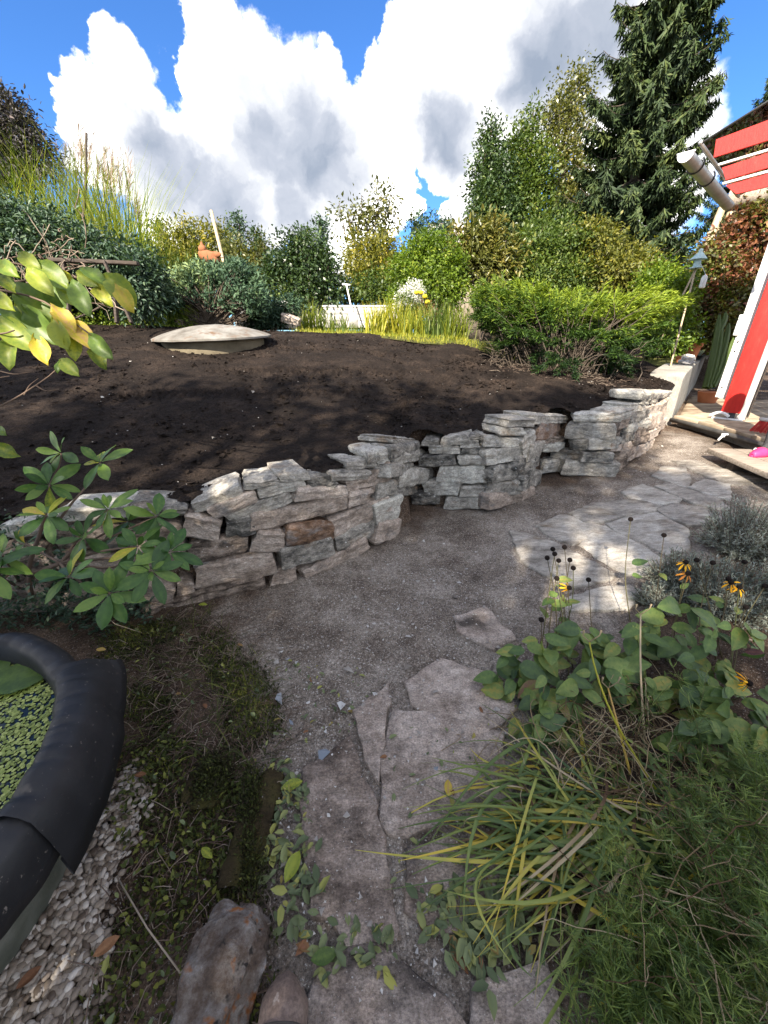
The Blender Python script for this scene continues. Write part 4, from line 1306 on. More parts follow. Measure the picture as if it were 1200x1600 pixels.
for q in range(9):                                           # cladding on the shaded side
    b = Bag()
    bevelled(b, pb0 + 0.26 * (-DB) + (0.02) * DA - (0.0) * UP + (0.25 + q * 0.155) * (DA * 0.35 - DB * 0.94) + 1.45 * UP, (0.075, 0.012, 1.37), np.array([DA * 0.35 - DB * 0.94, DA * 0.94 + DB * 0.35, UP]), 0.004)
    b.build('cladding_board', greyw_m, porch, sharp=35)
b = Bag()
bevelled(b, pb0 + 0.02 * (-DB) + 0.05 * DA - 0.045 * UP, (0.035, 0.035, 0.05), AX, 0.006)
b.build('post_base', darkmetal, porch)
b = Bag()
bevelled(b, pb0 - 0.01 * (-DB) - 0.02 * DA - 0.078 * UP, (0.16, 0.05, 0.006), AX, 0.003)
tube(b, curve(pb0 - 0.20 * (-DB) - 0.05 * DA - 0.06 * UP, pb0 - 0.02 * DA - 0.05 * UP, 0.05, 8), 0.018, 8)
b.build('foot_bracket', white_m, porch)
# roof: gutter, red boards, glass
g1, g2 = at(1072, 240, 4.2), at(1122, 300, 4.2 * 1.265)
g2[2] = g1[2]
gd = nrm(g2 - g1)
g2 = g1 + gd * 2.6
gs = nrm(np.cross(gd, UP))
b = Bag()
nseg = 14
V = []
for p in (g1, g2):
    for rr_ in (0.075, 0.070):
        for q in range(nseg + 1):
            a = math.pi + math.pi * q / nseg
            V.append(p + gs * math.cos(a) * rr_ + UP * math.sin(a) * rr_)
n_ = nseg + 1
F = []
for q in range(nseg):
    F.append([q, q + 1, 2 * n_ + q + 1, 2 * n_ + q])
    F.append([n_ + q + 1, n_ + q, 3 * n_ + q, 3 * n_ + q + 1])
b.add(np.array(V), np.array(F))
gut = b.build('gutter', metal_m, porch)
b = Bag()
V = [g1 + UP * 0.0] + [g1 + gs * math.cos(math.pi + math.pi * q / nseg) * 0.078 + UP * math.sin(math.pi + math.pi * q / nseg) * 0.078 for q in range(n_)]
V = np.array(V + [v - gd * 0.012 for v in V])
m_ = n_ + 1
b.add(V, np.array([[0, q, q + 1] for q in range(1, n_)] + [[m_, m_ + q + 1, m_ + q] for q in range(1, n_)]))
b.q.append(np.array([[q, q + 1, m_ + q + 1, m_ + q] for q in range(1, n_)] + [[0, 1, m_ + 1, m_]]))
tube(b, [g1 - gd * 0.006 + gs * 0.085 + UP * 0.006, g1 - gd * 0.006 - gs * 0.085 + UP * 0.006], 0.011, 8)
b.build('end_cap', white_m, gut)
for s_ in (0.45, 1.05):
    b = Bag()
    tube(b, [g1 + gd * s_ + gs * math.cos(a) * 0.082 + UP * math.sin(a) * 0.082 for a in np.linspace(math.pi * 0.95, math.pi * 2.25, 12)], 0.009, 6)
    b.build('gutter_bracket', darkmetal, gut)
b = Bag()
tube(b, [g1 + gd * 0.02 + gs * 0.10 + UP * 0.075, g2 + gs * 0.10 + UP * 0.075], 0.02, 6)
b.build('eave_strip', metal_m, porch)
# boards on the gable face
o0 = at(1117, 250, 3.95)
fn = nrm(np.cross(DB, UP))
def onface(px, py, off=0.0):
    d = ray(px, py)
    t = ((o0 - np.array([0, 0, CAM_H])) @ fn + off) / (d @ fn)
    return np.array([0, 0, CAM_H]) + d * t
def fboard(quad, thick, m, name, off=0.0):
    Q = [onface(*p, off) for p in quad]
    n = fn if fn @ (np.array([0, 0, CAM_H]) - Q[0]) > 0 else -fn
    V = np.array(Q + [q - n * thick for q in Q])
    b = Bag()
    b.add(V, np.array([[0, 1, 2, 3], [7, 6, 5, 4], [0, 4, 5, 1], [1, 5, 6, 2], [2, 6, 7, 3], [3, 7, 4, 0]]))
    return b.build(name, m, porch, smooth=False)
fboard([(1115, 246), (1119, 218), (1300, 150), (1300, 187)], 0.03, red_m, 'gable_board')
fboard([(1134, 281), (1128, 262), (1300, 206), (1300, 232)], 0.03, red_m, 'gable_board', -0.03)
fboard([(1150, 303), (1134, 290), (1300, 243), (1300, 268)], 0.03, red_m, 'gable_board', -0.06)
fboard([(1122, 258.5), (1122, 255.5), (1300, 202), (1300, 206)], 0.035, white_m, 'batten', -0.01)
fboard([(1129, 288), (1129, 285), (1300, 238), (1300, 242)], 0.035, white_m, 'batten', -0.04)
# glass
r1 = g1 + gs * 0.08 + UP * 0.06 + gd * 0.06
tgt = onface(1200, 168)
sl = nrm(-DB + UP * 0.42)
b = Bag()
V = [r1, r1 + sl * 3.2, r1 + sl * 3.2 + gd * 2.5, r1 + gd * 2.5]
V = np.array(V + [v + UP * 0.012 for v in V])
b.add(V, np.array([[0, 1, 2, 3], [7, 6, 5, 4], [0, 4, 5, 1], [1, 5, 6, 2], [2, 6, 7, 3], [3, 7, 4, 0]]))
b.build('glass_sheet', gl, porch, smooth=False)
b = Bag()
tube(b, [r1 - gd * 0.01, r1 + sl * 3.2 - gd * 0.01], 0.012, 6)
b.build('glass_edge', darkmetal, porch)
# log beam and splayed log posts
l0 = at(1138, 313, 7.4)
b = Bag()
tube(b, [l0, l0 - DB * 1.0 + gd * 0.0, l0 - DB * 3.0], 0.16, 16)
b.build('log_beam', wood_grey, porch, sharp=40)
for (x1, y1, x2, y2, r_) in ((1127, 326, 1093, 420, 0.066), (1143, 324, 1116, 420, 0.06)):
    b = Bag()
    p, q = at(x1, y1, 7.45), at(x2, y2, 7.5)
    e = p + (q - p) * 2.4
    tube(b, np.array([p + (e - p) * f for f in np.linspace(0, 1, 7)]) + rng.normal(0, 0.008, (7, 3)), np.linspace(r_, r_ * 1.15, 7), 10)
    b.build('log_post', wood_pale, porch)
b = Bag()
tube(b, [at(1106, 366, 7.47), at(1130, 355, 7.47)], 0.034, 8)
b.build('rung', wood_pale, porch)

# garden tap under the deck edge
tp0 = at(1133, 684, 4.45)
tap = thing('garden_tap', tp0, 'small white garden tap fixed below the deck edge', 'tap')
b = Bag(); tube(b, curve(tp0 + np.array([-0.07, 0, -0.03]), tp0 + np.array([0.05, 0.04, 0.02]), 0.03, 8), 0.012, 8); b.build('spout', white_m, tap)
b = Bag(); bevelled(b, tp0 + np.array([0.0, 0.02, 0.035]), (0.035, 0.012, 0.008), None, 0.004); tube(b, [tp0 + np.array([0.0, 0.02, 0]), tp0 + np.array([0.0, 0.02, 0.04])], 0.009, 8); b.build('handle', white_m, tap)

# broom
bh = at(1205, 657, 4.2)
broom = thing('broom', bh, 'broom head with bright red bristles standing at the deck edge', 'broom')
bx = nrm(np.array([0.80, -0.58, -0.06])); by = nrm(np.cross([0, 0, 1], bx)); bz = np.cross(bx, by)
b = Bag(); bevelled(b, bh + bx * 0.10, (0.20, 0.03, 0.018), np.array([bx, by, bz]), 0.014); b.build('head', greyw_m, broom)
b = Bag()
for u in np.linspace(-0.085, 0.28, 46):
    for v in (-0.02, -0.007, 0.007, 0.02):
        p = bh + bx * (u + random.uniform(-.003, .003)) + by * v - bz * 0.015
        tube(b, [p, p + bx * ((u - 0.1) * 0.25) + by * v * 1.2 - bz * (0.125 + random.uniform(-.012, .006))], 0.0035, 4, cap=False)
b.build('bristles', red_m, broom)
b = Bag(); tube(b, [bh + bx * 0.1 + bz * 0.01, bh + bx * 0.1 + np.array([0.42, 0.05, 1.2])], 0.0125, 10); b.build('handle', wood_pale, broom)

# person on the step (only the foot shows in the photograph)
def skinned(name, verts, edges, radii, m, parent=None, sub=2, root=0):
    me = bpy.data.meshes.new(name)
    me.from_pydata([tuple(v) for v in verts], edges, [])
    me.materials.append(m)
    o = bpy.data.objects.new(name, me)
    COL.objects.link(o)
    WL[o] = np.zeros(3)
    if parent is not None:
        o.parent = parent
        o.location = Vector(-WL[parent])
    md = o.modifiers.new('skin', 'SKIN')
    md.use_smooth_shade = True
    o.modifiers.new('sub', 'SUBSURF').levels = sub
    o.modifiers['sub'].render_levels = sub
    sv = me.skin_vertices[0].data
    for k, r_ in enumerate(radii):
        sv[k].radius = r_ if isinstance(r_, tuple) else (r_, r_)
        sv[k].use_root = (k == root)
    return o
ft = at(1188, 713, 3.82)
ft[2] = ZS
fx = np.array([-0.95, -0.30, 0]); fx = nrm(fx); fy = np.array([-fx[1], fx[0], 0])
person = thing('person', ft, 'person in pink clog and dark grey sock standing on the plank step', 'person')
bp = ft - fx * 0.055
def L_(a, b_, z): return bp + fx * a + fy * b_ + UP * z
skin_m = mat('skin', [(0.3, (0.45, 0.27, 0.19)), (0.7, (0.55, 0.35, 0.26))], scale=6, rough=0.6, spec=0.35)
hair_m = mat('hair', [(0.3, (0.05, 0.03, 0.02)), (0.7, (0.10, 0.065, 0.04))], scale=30, stretch=(6, 6, 1), rough=0.6, spec=0.4)
VV = [L_(0.0, 0.10, 0.90), L_(0.0, 0.10, 1.05), L_(0.01, 0.10, 1.25), L_(0.0, 0.10, 1.40), L_(0.01, 0.10, 1.47),
      L_(0, 0.01, 0.86), L_(0.03, 0, 0.48), L_(0, 0, 0.12), L_(0.02, 0, 0.055), L_(0.13, 0, 0.035),
      L_(0, 0.19, 0.86), L_(0.02, 0.20, 0.48), L_(-0.06, 0.20, 0.12), L_(-0.04, 0.20, 0.055), L_(0.07, 0.20, 0.035),
      L_(0.0, -0.07, 1.38), L_(0.03, -0.13, 1.10), L_(-0.04, -0.14, 0.86), L_(0.0, 0.27, 1.38), L_(0.03, 0.33, 1.10), L_(-0.02, 0.33, 0.86)]
EE = [(0, 1), (1, 2), (2, 3), (3, 4), (0, 5), (5, 6), (6, 7), (7, 8), (8, 9), (0, 10), (10, 11), (11, 12), (12, 13), (13, 14), (3, 15), (15, 16), (16, 17), (3, 18), (18, 19), (19, 20)]
RR = [0.15, 0.13, 0.15, 0.10, 0.055, 0.09, 0.065, 0.042, 0.042, 0.038, 0.09, 0.065, 0.042, 0.042, 0.038, 0.06, 0.045, 0.032, 0.06, 0.045, 0.032]
skinned('body', VV, EE, RR, sock_m, person)
hb = Bag()
hp = L_(0.03, 0.10, 1.60)
V, F = cubegrid(8, 8, 8)
Vn = nrm(V)
P = Vn * np.array([0.092, 0.072, 0.115])
P[:, 0] += np.where((np.abs(Vn[:, 1]) < 0.2) & (np.abs(Vn[:, 2] + 0.05) < 0.22) & (Vn[:, 0] > 0.8), 0.02, 0)
P[:, 0] -= np.where((np.abs(np.abs(Vn[:, 1]) - 0.38) < 0.16) & (np.abs(Vn[:, 2] - 0.12) < 0.14) & (Vn[:, 0] > 0.6), 0.01, 0)
hb.add(hp + P[:, :1] * fx + P[:, 1:2] * fy + P[:, 2:] * UP, F)
hb.build('head', skin_m, person)
hb = Bag()
P = Vn * np.array([0.108, 0.09, 0.128]); P[:, 0] -= 0.018; P[:, 2] += 0.014
P[:, 0] = np.where((P[:, 2] < 0.05) & (P[:, 0] > 0.02), 0.0, P[:, 0])
hb.add(hp + P[:, :1] * fx + P[:, 1:2] * fy + P[:, 2:] * UP, F)
hb.build('hair', hair_m, person)
for (fa, fb, fz) in ((-0.04, -0.14, 0.84), (-0.02, 0.33, 0.84)):
    hv, he, hr = [L_(fa, fb, fz + 0.02), L_(fa + 0.02, fb, fz - 0.05)], [(0, 1)], [0.026, 0.028]
    for k, (dy, ln) in enumerate(((-0.03, 0.07), (-0.01, 0.08), (0.01, 0.078), (0.03, 0.06))):
        i0 = len(hv)
        hv += [L_(fa + 0.035, fb + dy, fz - 0.085), L_(fa + 0.04, fb + dy, fz - 0.085 - ln * 0.6), L_(fa + 0.025, fb + dy, fz - 0.085 - ln)]
        he += [(1, i0), (i0, i0 + 1), (i0 + 1, i0 + 2)]
        hr += [0.009, 0.0085, 0.007]
    i0 = len(hv)
    hv += [L_(fa + 0.05, fb - 0.03, fz - 0.05), L_(fa + 0.07, fb - 0.035, fz - 0.09)]
    he += [(1, i0), (i0, i0 + 1)]
    hr += [0.011, 0.008]
    skinned('hand', hv, he, hr, skin_m, person)
def clog(o, dx):
    """foam clog: toe box, sole, heel opening"""
    b = Bag()
    nL, nA = 16, 14
    rows = []
    for i_ in range(nL + 1):
        s = i_ / nL
        x = -0.11 + 0.27 * s
        w = 0.048 * (1 - (abs(s - 0.62) / 0.62) ** 2.6) ** 0.5 if s > 0.62 * 0 else 0.03
        w = max(w, 0.012) if s < 1 else 0.008
        w = max(0.008, 0.050 * math.sin(math.pi * min(0.97, 0.12 + s * 0.85)) ** 0.55)
        hgt = float(np.interp(s, [0, 0.35, 0.5, 0.62, 0.8, 0.93, 1], [0.055, 0.05, 0.075, 0.078, 0.062, 0.045, 0.022]))
        for a in range(nA + 1):
            th = math.pi * a / nA
            open_ = 1.0 if s > 0.45 else 0.0
            z = math.sin(th) ** 0.7 * hgt
            if not open_:
                z = min(z, 0.05 + 0.004 * math.sin(a))
            rows.append(o + fx * (x + dx) + fy * (w * math.cos(th)) + UP * (z + 0.004))
    k = nA + 1
    F = [[i * k + j, (i + 1) * k + j, (i + 1) * k + j + 1, i * k + j + 1] for i in range(nL) for j in range(nA) if not (i < 7 and 3 < j < 10)]
    b.add(np.array(rows), np.array(F))
    return b
for (fb, dx) in ((0.0, 0.03), (0.20, -0.03)):
    o = bp + fy * fb
    c_ = clog(o, dx).build('clog', pink_m, person)
    md = c_.modifiers.new('solid', 'SOLIDIFY'); md.thickness = 0.008; md.offset = -1
    b = Bag()
    pts = []
    for q in range(28):
        a = 2 * math.pi * q / 28
        pts.append((0.137 * math.cos(a) + 0.025 + dx, 0.051 * math.sin(a) * (1 + 0.12 * math.cos(a))))
    V = np.array([o + fx * x + fy * yv + UP * z for z in (0.0, 0.022) for x, yv in pts])
    V = np.concatenate([V, [o + fx * (0.025 + dx) + UP * 0.022]])
    b.add(V, np.array([[q, (q + 1) % 28, 28 + (q + 1) % 28, 28 + q] for q in range(28)]))
    b.tri.append(np.array([[28 + q, 28 + (q + 1) % 28, 56] for q in range(28)]))
    b.build('sole', pink_m, c_)
    b = Bag()
    lathe(b, o + fx * (0.045 + dx) + fy * -0.05 + UP * 0.05, [(0.0, 0.012), (0.017, 0.010), (0.02, 0.0), (0.018, -0.01)], 14, np.array([fx, UP, -fy]))
    b.build('rivet', white_m, c_)

# photographer's boot
bt = ong(452, 1527, 0.03)
bd = nrm(np.array([-0.06, 1.0, 0])); bs_ = np.array([bd[1], -bd[0], 0])
boot = thing('hiking_boot', bt - bd * 0.15, 'worn brown leather boot toe on the path at the bottom edge', 'boot')
b = Bag()
nL, nA = 26, 20
rows = []
for i_ in range(nL + 1):
    s = i_ / nL                                          # 0 toe .. 1 heel
    x = -0.30 * s
    w = 0.054 * min(1.0, (s / 0.16) ** 0.5 if s > 0 else 0.0) * float(np.interp(s, [0, 0.3, 0.6, 0.85, 1], [1, 1.0, 0.82, 0.78, 0.55]))
    w = max(w, 0.006)
    hgt = float(np.interp(s, [0, 0.03, 0.12, 0.3, 0.5, 0.62, 0.75, 1], [0.025, 0.05, 0.072, 0.082, 0.115, 0.16, 0.165, 0.15]))
    for a in range(nA + 1):
        th = math.pi * a / nA
        cc, ss = math.cos(th), math.sin(th)
        z = 0.012 + hgt * (ss ** 0.75)
        wx = w * (abs(cc) ** 0.8) * (1 if cc > 0 else -1)
        crease = 0.0015 * mnoise.noise((s * 18, cc * 3, 2)) - 0.004 * math.exp(-((s - 0.27) / 0.018) ** 2) * ss - 0.003 * math.exp(-((s - 0.35) / 0.018) ** 2) * ss + 0.003 * math.exp(-((s - 0.17 - 0.05 * cc * cc) / 0.012) ** 2)
        rows.append(bt + bd * (x + 0.0) + bs_ * wx + UP * (z + crease))
k = nA + 1
b.add(np.array(rows), np.array([[i * k + j, (i + 1) * k + j, (i + 1) * k + j + 1, i * k + j + 1] for i in range(nL) for j in range(nA)]))
b.build('upper', boot_m, boot)
R_ = np.array(rows).reshape(nL + 1, nA + 1, 3)
cen = bt - bd * 0.06
tc = cen + (R_[:9] - cen) * 1.025
b = Bag(); nn_ = tc.shape[0]
b.add(tc.reshape(-1, 3), np.array([[i * k + j, (i + 1) * k + j, (i + 1) * k + j + 1, i * k + j + 1] for i in range(nn_ - 1) for j in range(nA)]))
b.build('toe_cap', boot_m, boot)
b = Bag(); tube(b, tc[-1], 0.003, 5); tube(b, tc[-1] - bd * 0.006 + UP * 0.001, 0.0018, 5); b.build('seam', rubb2, boot)
b = Bag()
tube(b, [bt - bd * 0.235 + UP * 0.12, bt - bd * 0.235 + UP * 0.18, bt - bd * 0.24 + UP * 0.24], [0.055, 0.052, 0.056], 18, cap=False)
b.build('shaft', boot_m, boot)
b = Bag()
pts = [(0.150 * math.cos(a) - 0.145, 0.060 * math.sin(a) * (1 + 0.1 * math.cos(a)) ) for a in np.linspace(0, 2 * math.pi, 37)[:-1]]
V = np.array([bt + bd * x + bs_ * yv + UP * z for z in (-0.016, 0.014) for x, yv in pts] + [bt - bd * 0.145 + UP * 0.014])
b.add(V, np.array([[q, (q + 1) % 36, 36 + (q + 1) % 36, 36 + q] for q in range(36)]))
b.tri.append(np.array([[36 + q, 36 + (q + 1) % 36, 72] for q in range(36)]))
b.build('sole', rubb2, boot)
for s in (0.40, 0.46, 0.52, 0.58):
    b = Bag()
    z = float(np.interp(s, [0, 0.03, 0.12, 0.3, 0.5, 0.62], [0.025, 0.05, 0.072, 0.082, 0.115, 0.16])) + 0.016
    tube(b, curve(bt - bd * 0.30 * s + bs_ * 0.03 + UP * (z - 0.012), bt - bd * 0.30 * (s + 0.02) - bs_ * 0.03 + UP * (z - 0.008), 0.012, 7), 0.0035, 6)
    b.build('lace', rubb2, boot)

# ---- things at the back of the bed
# long raised bed of pale boards
def raised_bed(pa, pb_, depth, label):
    a, c = np.asarray(pa), np.asarray(pb_)
    d = nrm((c - a) * np.array([1, 1, 0])); n = np.array([-d[1], d[0], 0])
    if n[1] < 0: n = -n
    L = np.linalg.norm((c - a)[:2])
    r_ = thing('raised_bed', (a + c) / 2, label, 'raised bed')
    for row in range(3):
        for s0, s1 in ((0, 0.5), (0.5, 1)):
            b = Bag()
            m_ = a + (c - a) * ((s0 + s1) / 2)
            bevelled(b, m_ + UP * (0.07 + row * 0.145) + n * 0.0, (L * (s1 - s0) / 2 - 0.004, 0.02, 0.069), np.array([d, n, UP]), 0.006)
            b.build('board', greyw_m, r_, sharp=35)
    b = Bag(); bevelled(b, (a + c) / 2 + UP * 0.455 + n * 0.04, (L / 2 + 0.04, 0.075, 0.018), np.array([d, n, UP]), 0.006); b.build('cap_board', white_m, r_, sharp=35)
    for e in (a, c):
        b = Bag(); bevelled(b, e + n * depth / 2 + UP * 0.22, (0.02, depth / 2, 0.22), np.array([d, n, UP]), 0.006); b.build('end_board', greyw_m, r_, sharp=35)
    b = Bag(); bevelled(b, (a + c) / 2 + n * depth + UP * 0.22, (L / 2, 0.02, 0.22), np.array([d, n, UP]), 0.006); b.build('back_board', greyw_m, r_, sharp=35)
    b = Bag(); box(b, (a + c) / 2 + n * depth / 2 + UP * 0.18, (L / 2 - 0.03, depth / 2 - 0.03, 0.2), np.array([d, n, UP])); b.build('bed_soil', soil_m, r_)
ra, rb = at(452, 512, 9.2), at(655, 512, 9.2)
raised_bed(ra, rb, 1.1, 'long raised bed of pale grey boards behind the spade')
rc, rd = at(370, 513, 7.6), at(450, 513, 7.6)
raised_bed(rc, rd, 0.8, 'short pale plank bed half hidden behind the leaning pole')
# spade
s0, s1 = at(552, 502, 8.6), at(541, 444, 8.6)
spade = thing('spade', s0, 'spade with long pale handle standing upright in front of raised bed', 'spade')
b = Bag(); tube(b, [s0 + UP * 0.10, s1], 0.017, 8); b.build('shaft', white_m, spade)
b = Bag(); tube(b, [s1 - np.array([0.09, 0, -0.0]), s1 + np.array([0.09, 0, -0.02])], 0.02, 8); b.build('grip', white_m, spade)
b = Bag(); bevelled(b, s0 + UP * 0.03, (0.10, 0.012, 0.14), None, 0.01); b.build('blade', metal_m, spade)
# leaning pole
p0, p1 = at(372, 503, 6.6), at(330, 330, 6.9)
o = tube(Bag(), [p0 + (p1 - p0) * f for f in np.linspace(-0.06, 1, 8)], np.linspace(0.024, 0.030, 8), 10).build('wooden_pole', wood_pale)
tag(o, 'long pale wooden pole leaning against the dwarf spruce', 'pole')
# tall thin stakes
for (a, c, r_, lb_) in (((131, 352, 6.0), (135, 208, 6.0), 0.022, 'thin dark stake rising out of the striped grass'), ((483, 470, 8.8), (482, 428, 8.8), 0.012, 'thin straight stake in front of the dark glossy shrub'),
                        ((730, 530, 6.4), (752, 440, 6.6), 0.009, 'green plant stake leaning at the bed edge, leftmost of three'), ((742, 532, 6.3), (760, 448, 6.6), 0.009, 'green plant stake leaning at the bed edge, middle of three'), ((748, 540, 6.2), (768, 470, 6.4), 0.012, 'stubby grey stake leaning at the bed edge beside the juniper')):
    p, q = at(*a), at(*c)
    e = p - (q - p) * 0.15
    P = np.array([e + (q - e) * f for f in np.linspace(0, 1, 6)])
    P[1:-1] += rng.normal(0, 0.006, (4, 3))
    o = tube(Bag(), P, np.linspace(r_ * 1.1, r_ * 0.8, 6), 7).build('stake', bark_m if r_ > 0.011 else stem_m)
    tag(o, lb_, 'stake')
# old wooden frame under the left hedge
fr = thing('wooden_trestle', at(160, 500, 4.9), 'old dark wooden trestle with crossed legs under the hedge', 'trestle')
for (a, c, w_) in (((78, 406, 4.9), (216, 412, 4.9), 0.035), ((99, 404, 4.9), (110, 505, 4.95), 0.028), ((163, 408, 4.8), (206, 505, 4.8), 0.024), ((178, 440, 5.0), (183, 505, 5.0), 0.028)):
    b = Bag(); p, q = at(*a), at(*c)
    bevelled(b, (p + q) / 2, (np.linalg.norm(q - p) / 2, w_ * 0.6, w_), frame(q - p, (0, -1, 0.1)), 0.006)
    b.build('rail' if a[0] < 80 else 'leg', wood_dark, fr)
clay_m = mat('dull_clay', [(0.3, (0.19, 0.08, 0.04)), (0.7, (0.30, 0.13, 0.065))], scale=12, rough=0.9, spec=0.15, bump=(40, 0.4, 0.005))
# clay bird on the spruce
cb = at(325, 402, 6.3)
bird = thing('clay_figure', cb, 'terracotta clay bird figure perched on the dwarf spruce', 'figure')
V, F = cubegrid(6, 6, 6)
b = Bag(); Vn = nrm(V)
P = Vn * np.array([0.17, 0.10, 0.10]); P[:, 2] += 0.25 * P[:, 0] * -1
b.add(cb + P + np.array([0.02, 0, 0]), F)
b.build('body', clay_m, bird)
b = Bag(); P = Vn * np.array([0.065, 0.055, 0.06]); b.add(cb + P + np.array([-0.06, -0.02, 0.11]), F); lathe(b, cb + np.array([-0.06, -0.02, 0.16]), [(0.035, 0), (0.02, 0.03), (0.002, 0.06)], 8)
b.build('head', clay_m, bird)
b = Bag(); b.add(cb + Vn * np.array([0.11, 0.03, 0.045]) + np.array([0.13, -0.04, 0.03]), F); b.build('wing', clay_m, bird)
# stones at the back edge of the bed
for (px, py, t, w_, h_, d_, lb_) in ((455, 500, 6.9, 0.34, 0.16, 0.3, 'pale folded stone slab lying at the back edge of the bed'), ((447), 490, 7.1, 0.30, 0.10, 0.3, 'dark flat stone leaning behind the pale slab at the back edge'),
                                     (282, 505, 6.3, 0.16, 0.09, 0.14, 'small rounded stone beside the yellow-green weeds behind the well')):
    me = stone_mesh(w_, h_, d_, stone_warm, 'garden_stone')
    p = at(px, py, t)
    o = link('garden_stone', me, None, Matrix.Translation(Vector(p)) @ Matrix.Rotation(R(random.uniform(-15, 15)), 4, 'Z') @ Matrix.Rotation(R(14), 4, 'Y'))
    tag(o, lb_, 'stone')

# ---- bird feeder, bottle, pots by the concrete wall
bf = at(1090, 410, 6.2)
feeder = thing('bird_feeder', bf, 'pale blue bird feeder with conical roof on thin poles', 'bird feeder')
b = Bag(); lathe(b, bf, [(0.12, 0.04), (0.11, 0.055), (0.04, 0.13), (0.025, 0.145), (0.032, 0.16), (0.02, 0.185), (0.002, 0.19)], 14); b.build('roof', paleblue, feeder)
b = Bag(); lathe(b, bf, [(0.10, -0.08), (0.09, -0.068), (0.055, -0.064), (0.045, 0.04)], 14); b.build('tray', paleblue, feeder)
for (x2, y2, t2) in ((1048, 500, 6.5), (1056, 540, 6.1)):
    b = Bag(); q = at(x2, y2, t2); p = bf - UP * 0.08; tube(b, [p, q + (q - p) * 0.6], 0.013, 6); b.build('pole', wood_pale, feeder)
bo = at(1099, 440, 6.1)
o = Bag(); lathe(o, bo, [(0.0, -0.09), (0.034, -0.09), (0.042, -0.075), (0.042, 0.05), (0.03, 0.08), (0.01, 0.09), (0.01, 0.10), (0, 0.10)], 14); tube(o, [bo + UP * 0.10, bf + UP * 0.05], 0.003, 5)
o = o.build('hanging_bottle', white_m); tag(o, 'small white bottle hanging below the pale blue bird feeder', 'bottle')
cact = at(1108, 618, 6.4)
def onwall(s_, q_=0.2):
    p = CW0 + CWD * s_ + CN * q_
    return np.array([p[0], p[1], float(np.interp(s_, [t_[0] for t_ in tops], [t_[1] for t_ in tops])) + 0.005])
for (s_, q_, r_, h_, lb_) in ((3.0, 0.2, 0.18, 0.30, 'wide terracotta pot with green leaves on the concrete wall'), (2.0, 0.22, 0.10, 0.11, 'small orange pot at the near end of the concrete wall')):
    p = onwall(s_, q_)
    pot = thing('plant_pot', p, lb_, 'pot', 'terracotta pots on the concrete wall')
    b = Bag(); lathe(b, p, [(0.0, 0), (r_ * 0.68, 0), (r_ * 0.9, h_ * 0.8), (r_, h_ * 0.8), (r_, h_), (r_ * 0.88, h_), (r_ * 0.8, h_ * 0.85), (0, h_ * 0.85)], 20); b.build('pot_body', terra_m, pot, sharp=40)
    if r_ > 0.15:
        b = Bag(); n = 60
        B = p + UP * h_ + rng.normal(0, 0.05, (n, 3)) * np.array([1, 1, 0.2]); Dv = rand_unit(n) + UP * 0.9
        leaves(b, B, Dv, rand_unit(n) + UP, rng.uniform(0.12, 0.28, n), 0.09, rng.random(n), True); b.build('leaves', lf_lime, pot)
for k, (s_, q_, w_) in enumerate(((1.75, 0.12, 0.20), (2.3, 0.14, 0.18), (2.5, 0.30, 0.14))):
    me = stone_mesh(w_, 0.12, 0.14, shell_m, 'ornament_stone', bumpy=0.03)
    o = link('ornament_stone', me, None, Matrix.Translation(Vector(onwall(s_, q_) + UP * 0.055)) @ Matrix.Rotation(k * 1.1, 4, 'Z'))
    tag(o, ('largest pale ornament stone before the small orange pot on the wall', 'pale ornament stone between the two pots on the wall', 'smallest pale ornament stone beside the wide terracotta pot')[k], 'stone')
cac = thing('columnar_cactus', cact, 'tall ribbed green columnar cactus standing beside the concrete wall', 'cactus')
for (x1, y1, x2, y2, r_) in ((1102, 606, 1124, 492, 0.048), (1107, 606, 1127, 505, 0.044), (1112, 602, 1139, 505, 0.04), (1114, 604, 1146, 528, 0.036), (1121, 520, 1134, 488, 0.036)):
    p, q = at(x1, y1, 6.4), at(x2, y2, 6.4)
    b = Bag(); P = curve(p, q, 0, 9, side=np.array([0.03, 0, 0]))
    m_ = len(P); T = nrm(q - p); A = nrm(np.cross(T, [0, 1, 0])); B2 = np.cross(T, A)
    th = np.arange(20) * 2 * math.pi / 20; rp = 1 + 0.22 * np.cos(th * 5)
    rad = r_ * np.array([1, 1, 1, 1, 1, 1, 0.95, 0.8, 0.3])
    V = P[:, None] + rad[:, None, None] * rp[None, :, None] * (A * np.cos(th)[:, None] + B2 * np.sin(th)[:, None])[None]
    i = np.arange(m_ - 1)[:, None] * 20; j = np.arange(20)[None]; kk = (j + 1) % 20
    b.add(V.reshape(-1, 3), np.stack([i + j, i + kk, i + 20 + kk, i + 20 + j], -1).reshape(-1, 4), 0.5)
    b.build('stem', lf_mid, cac)
b = Bag(); lathe(b, np.array([*at(1107, 618, 6.4)[:2], DK + 0.002]), [(0, 0), (0.12, 0), (0.16, 0.17), (0.13, 0.17), (0, 0.15)], 18); b.build('pot_body', terra_m, cac, sharp=40)

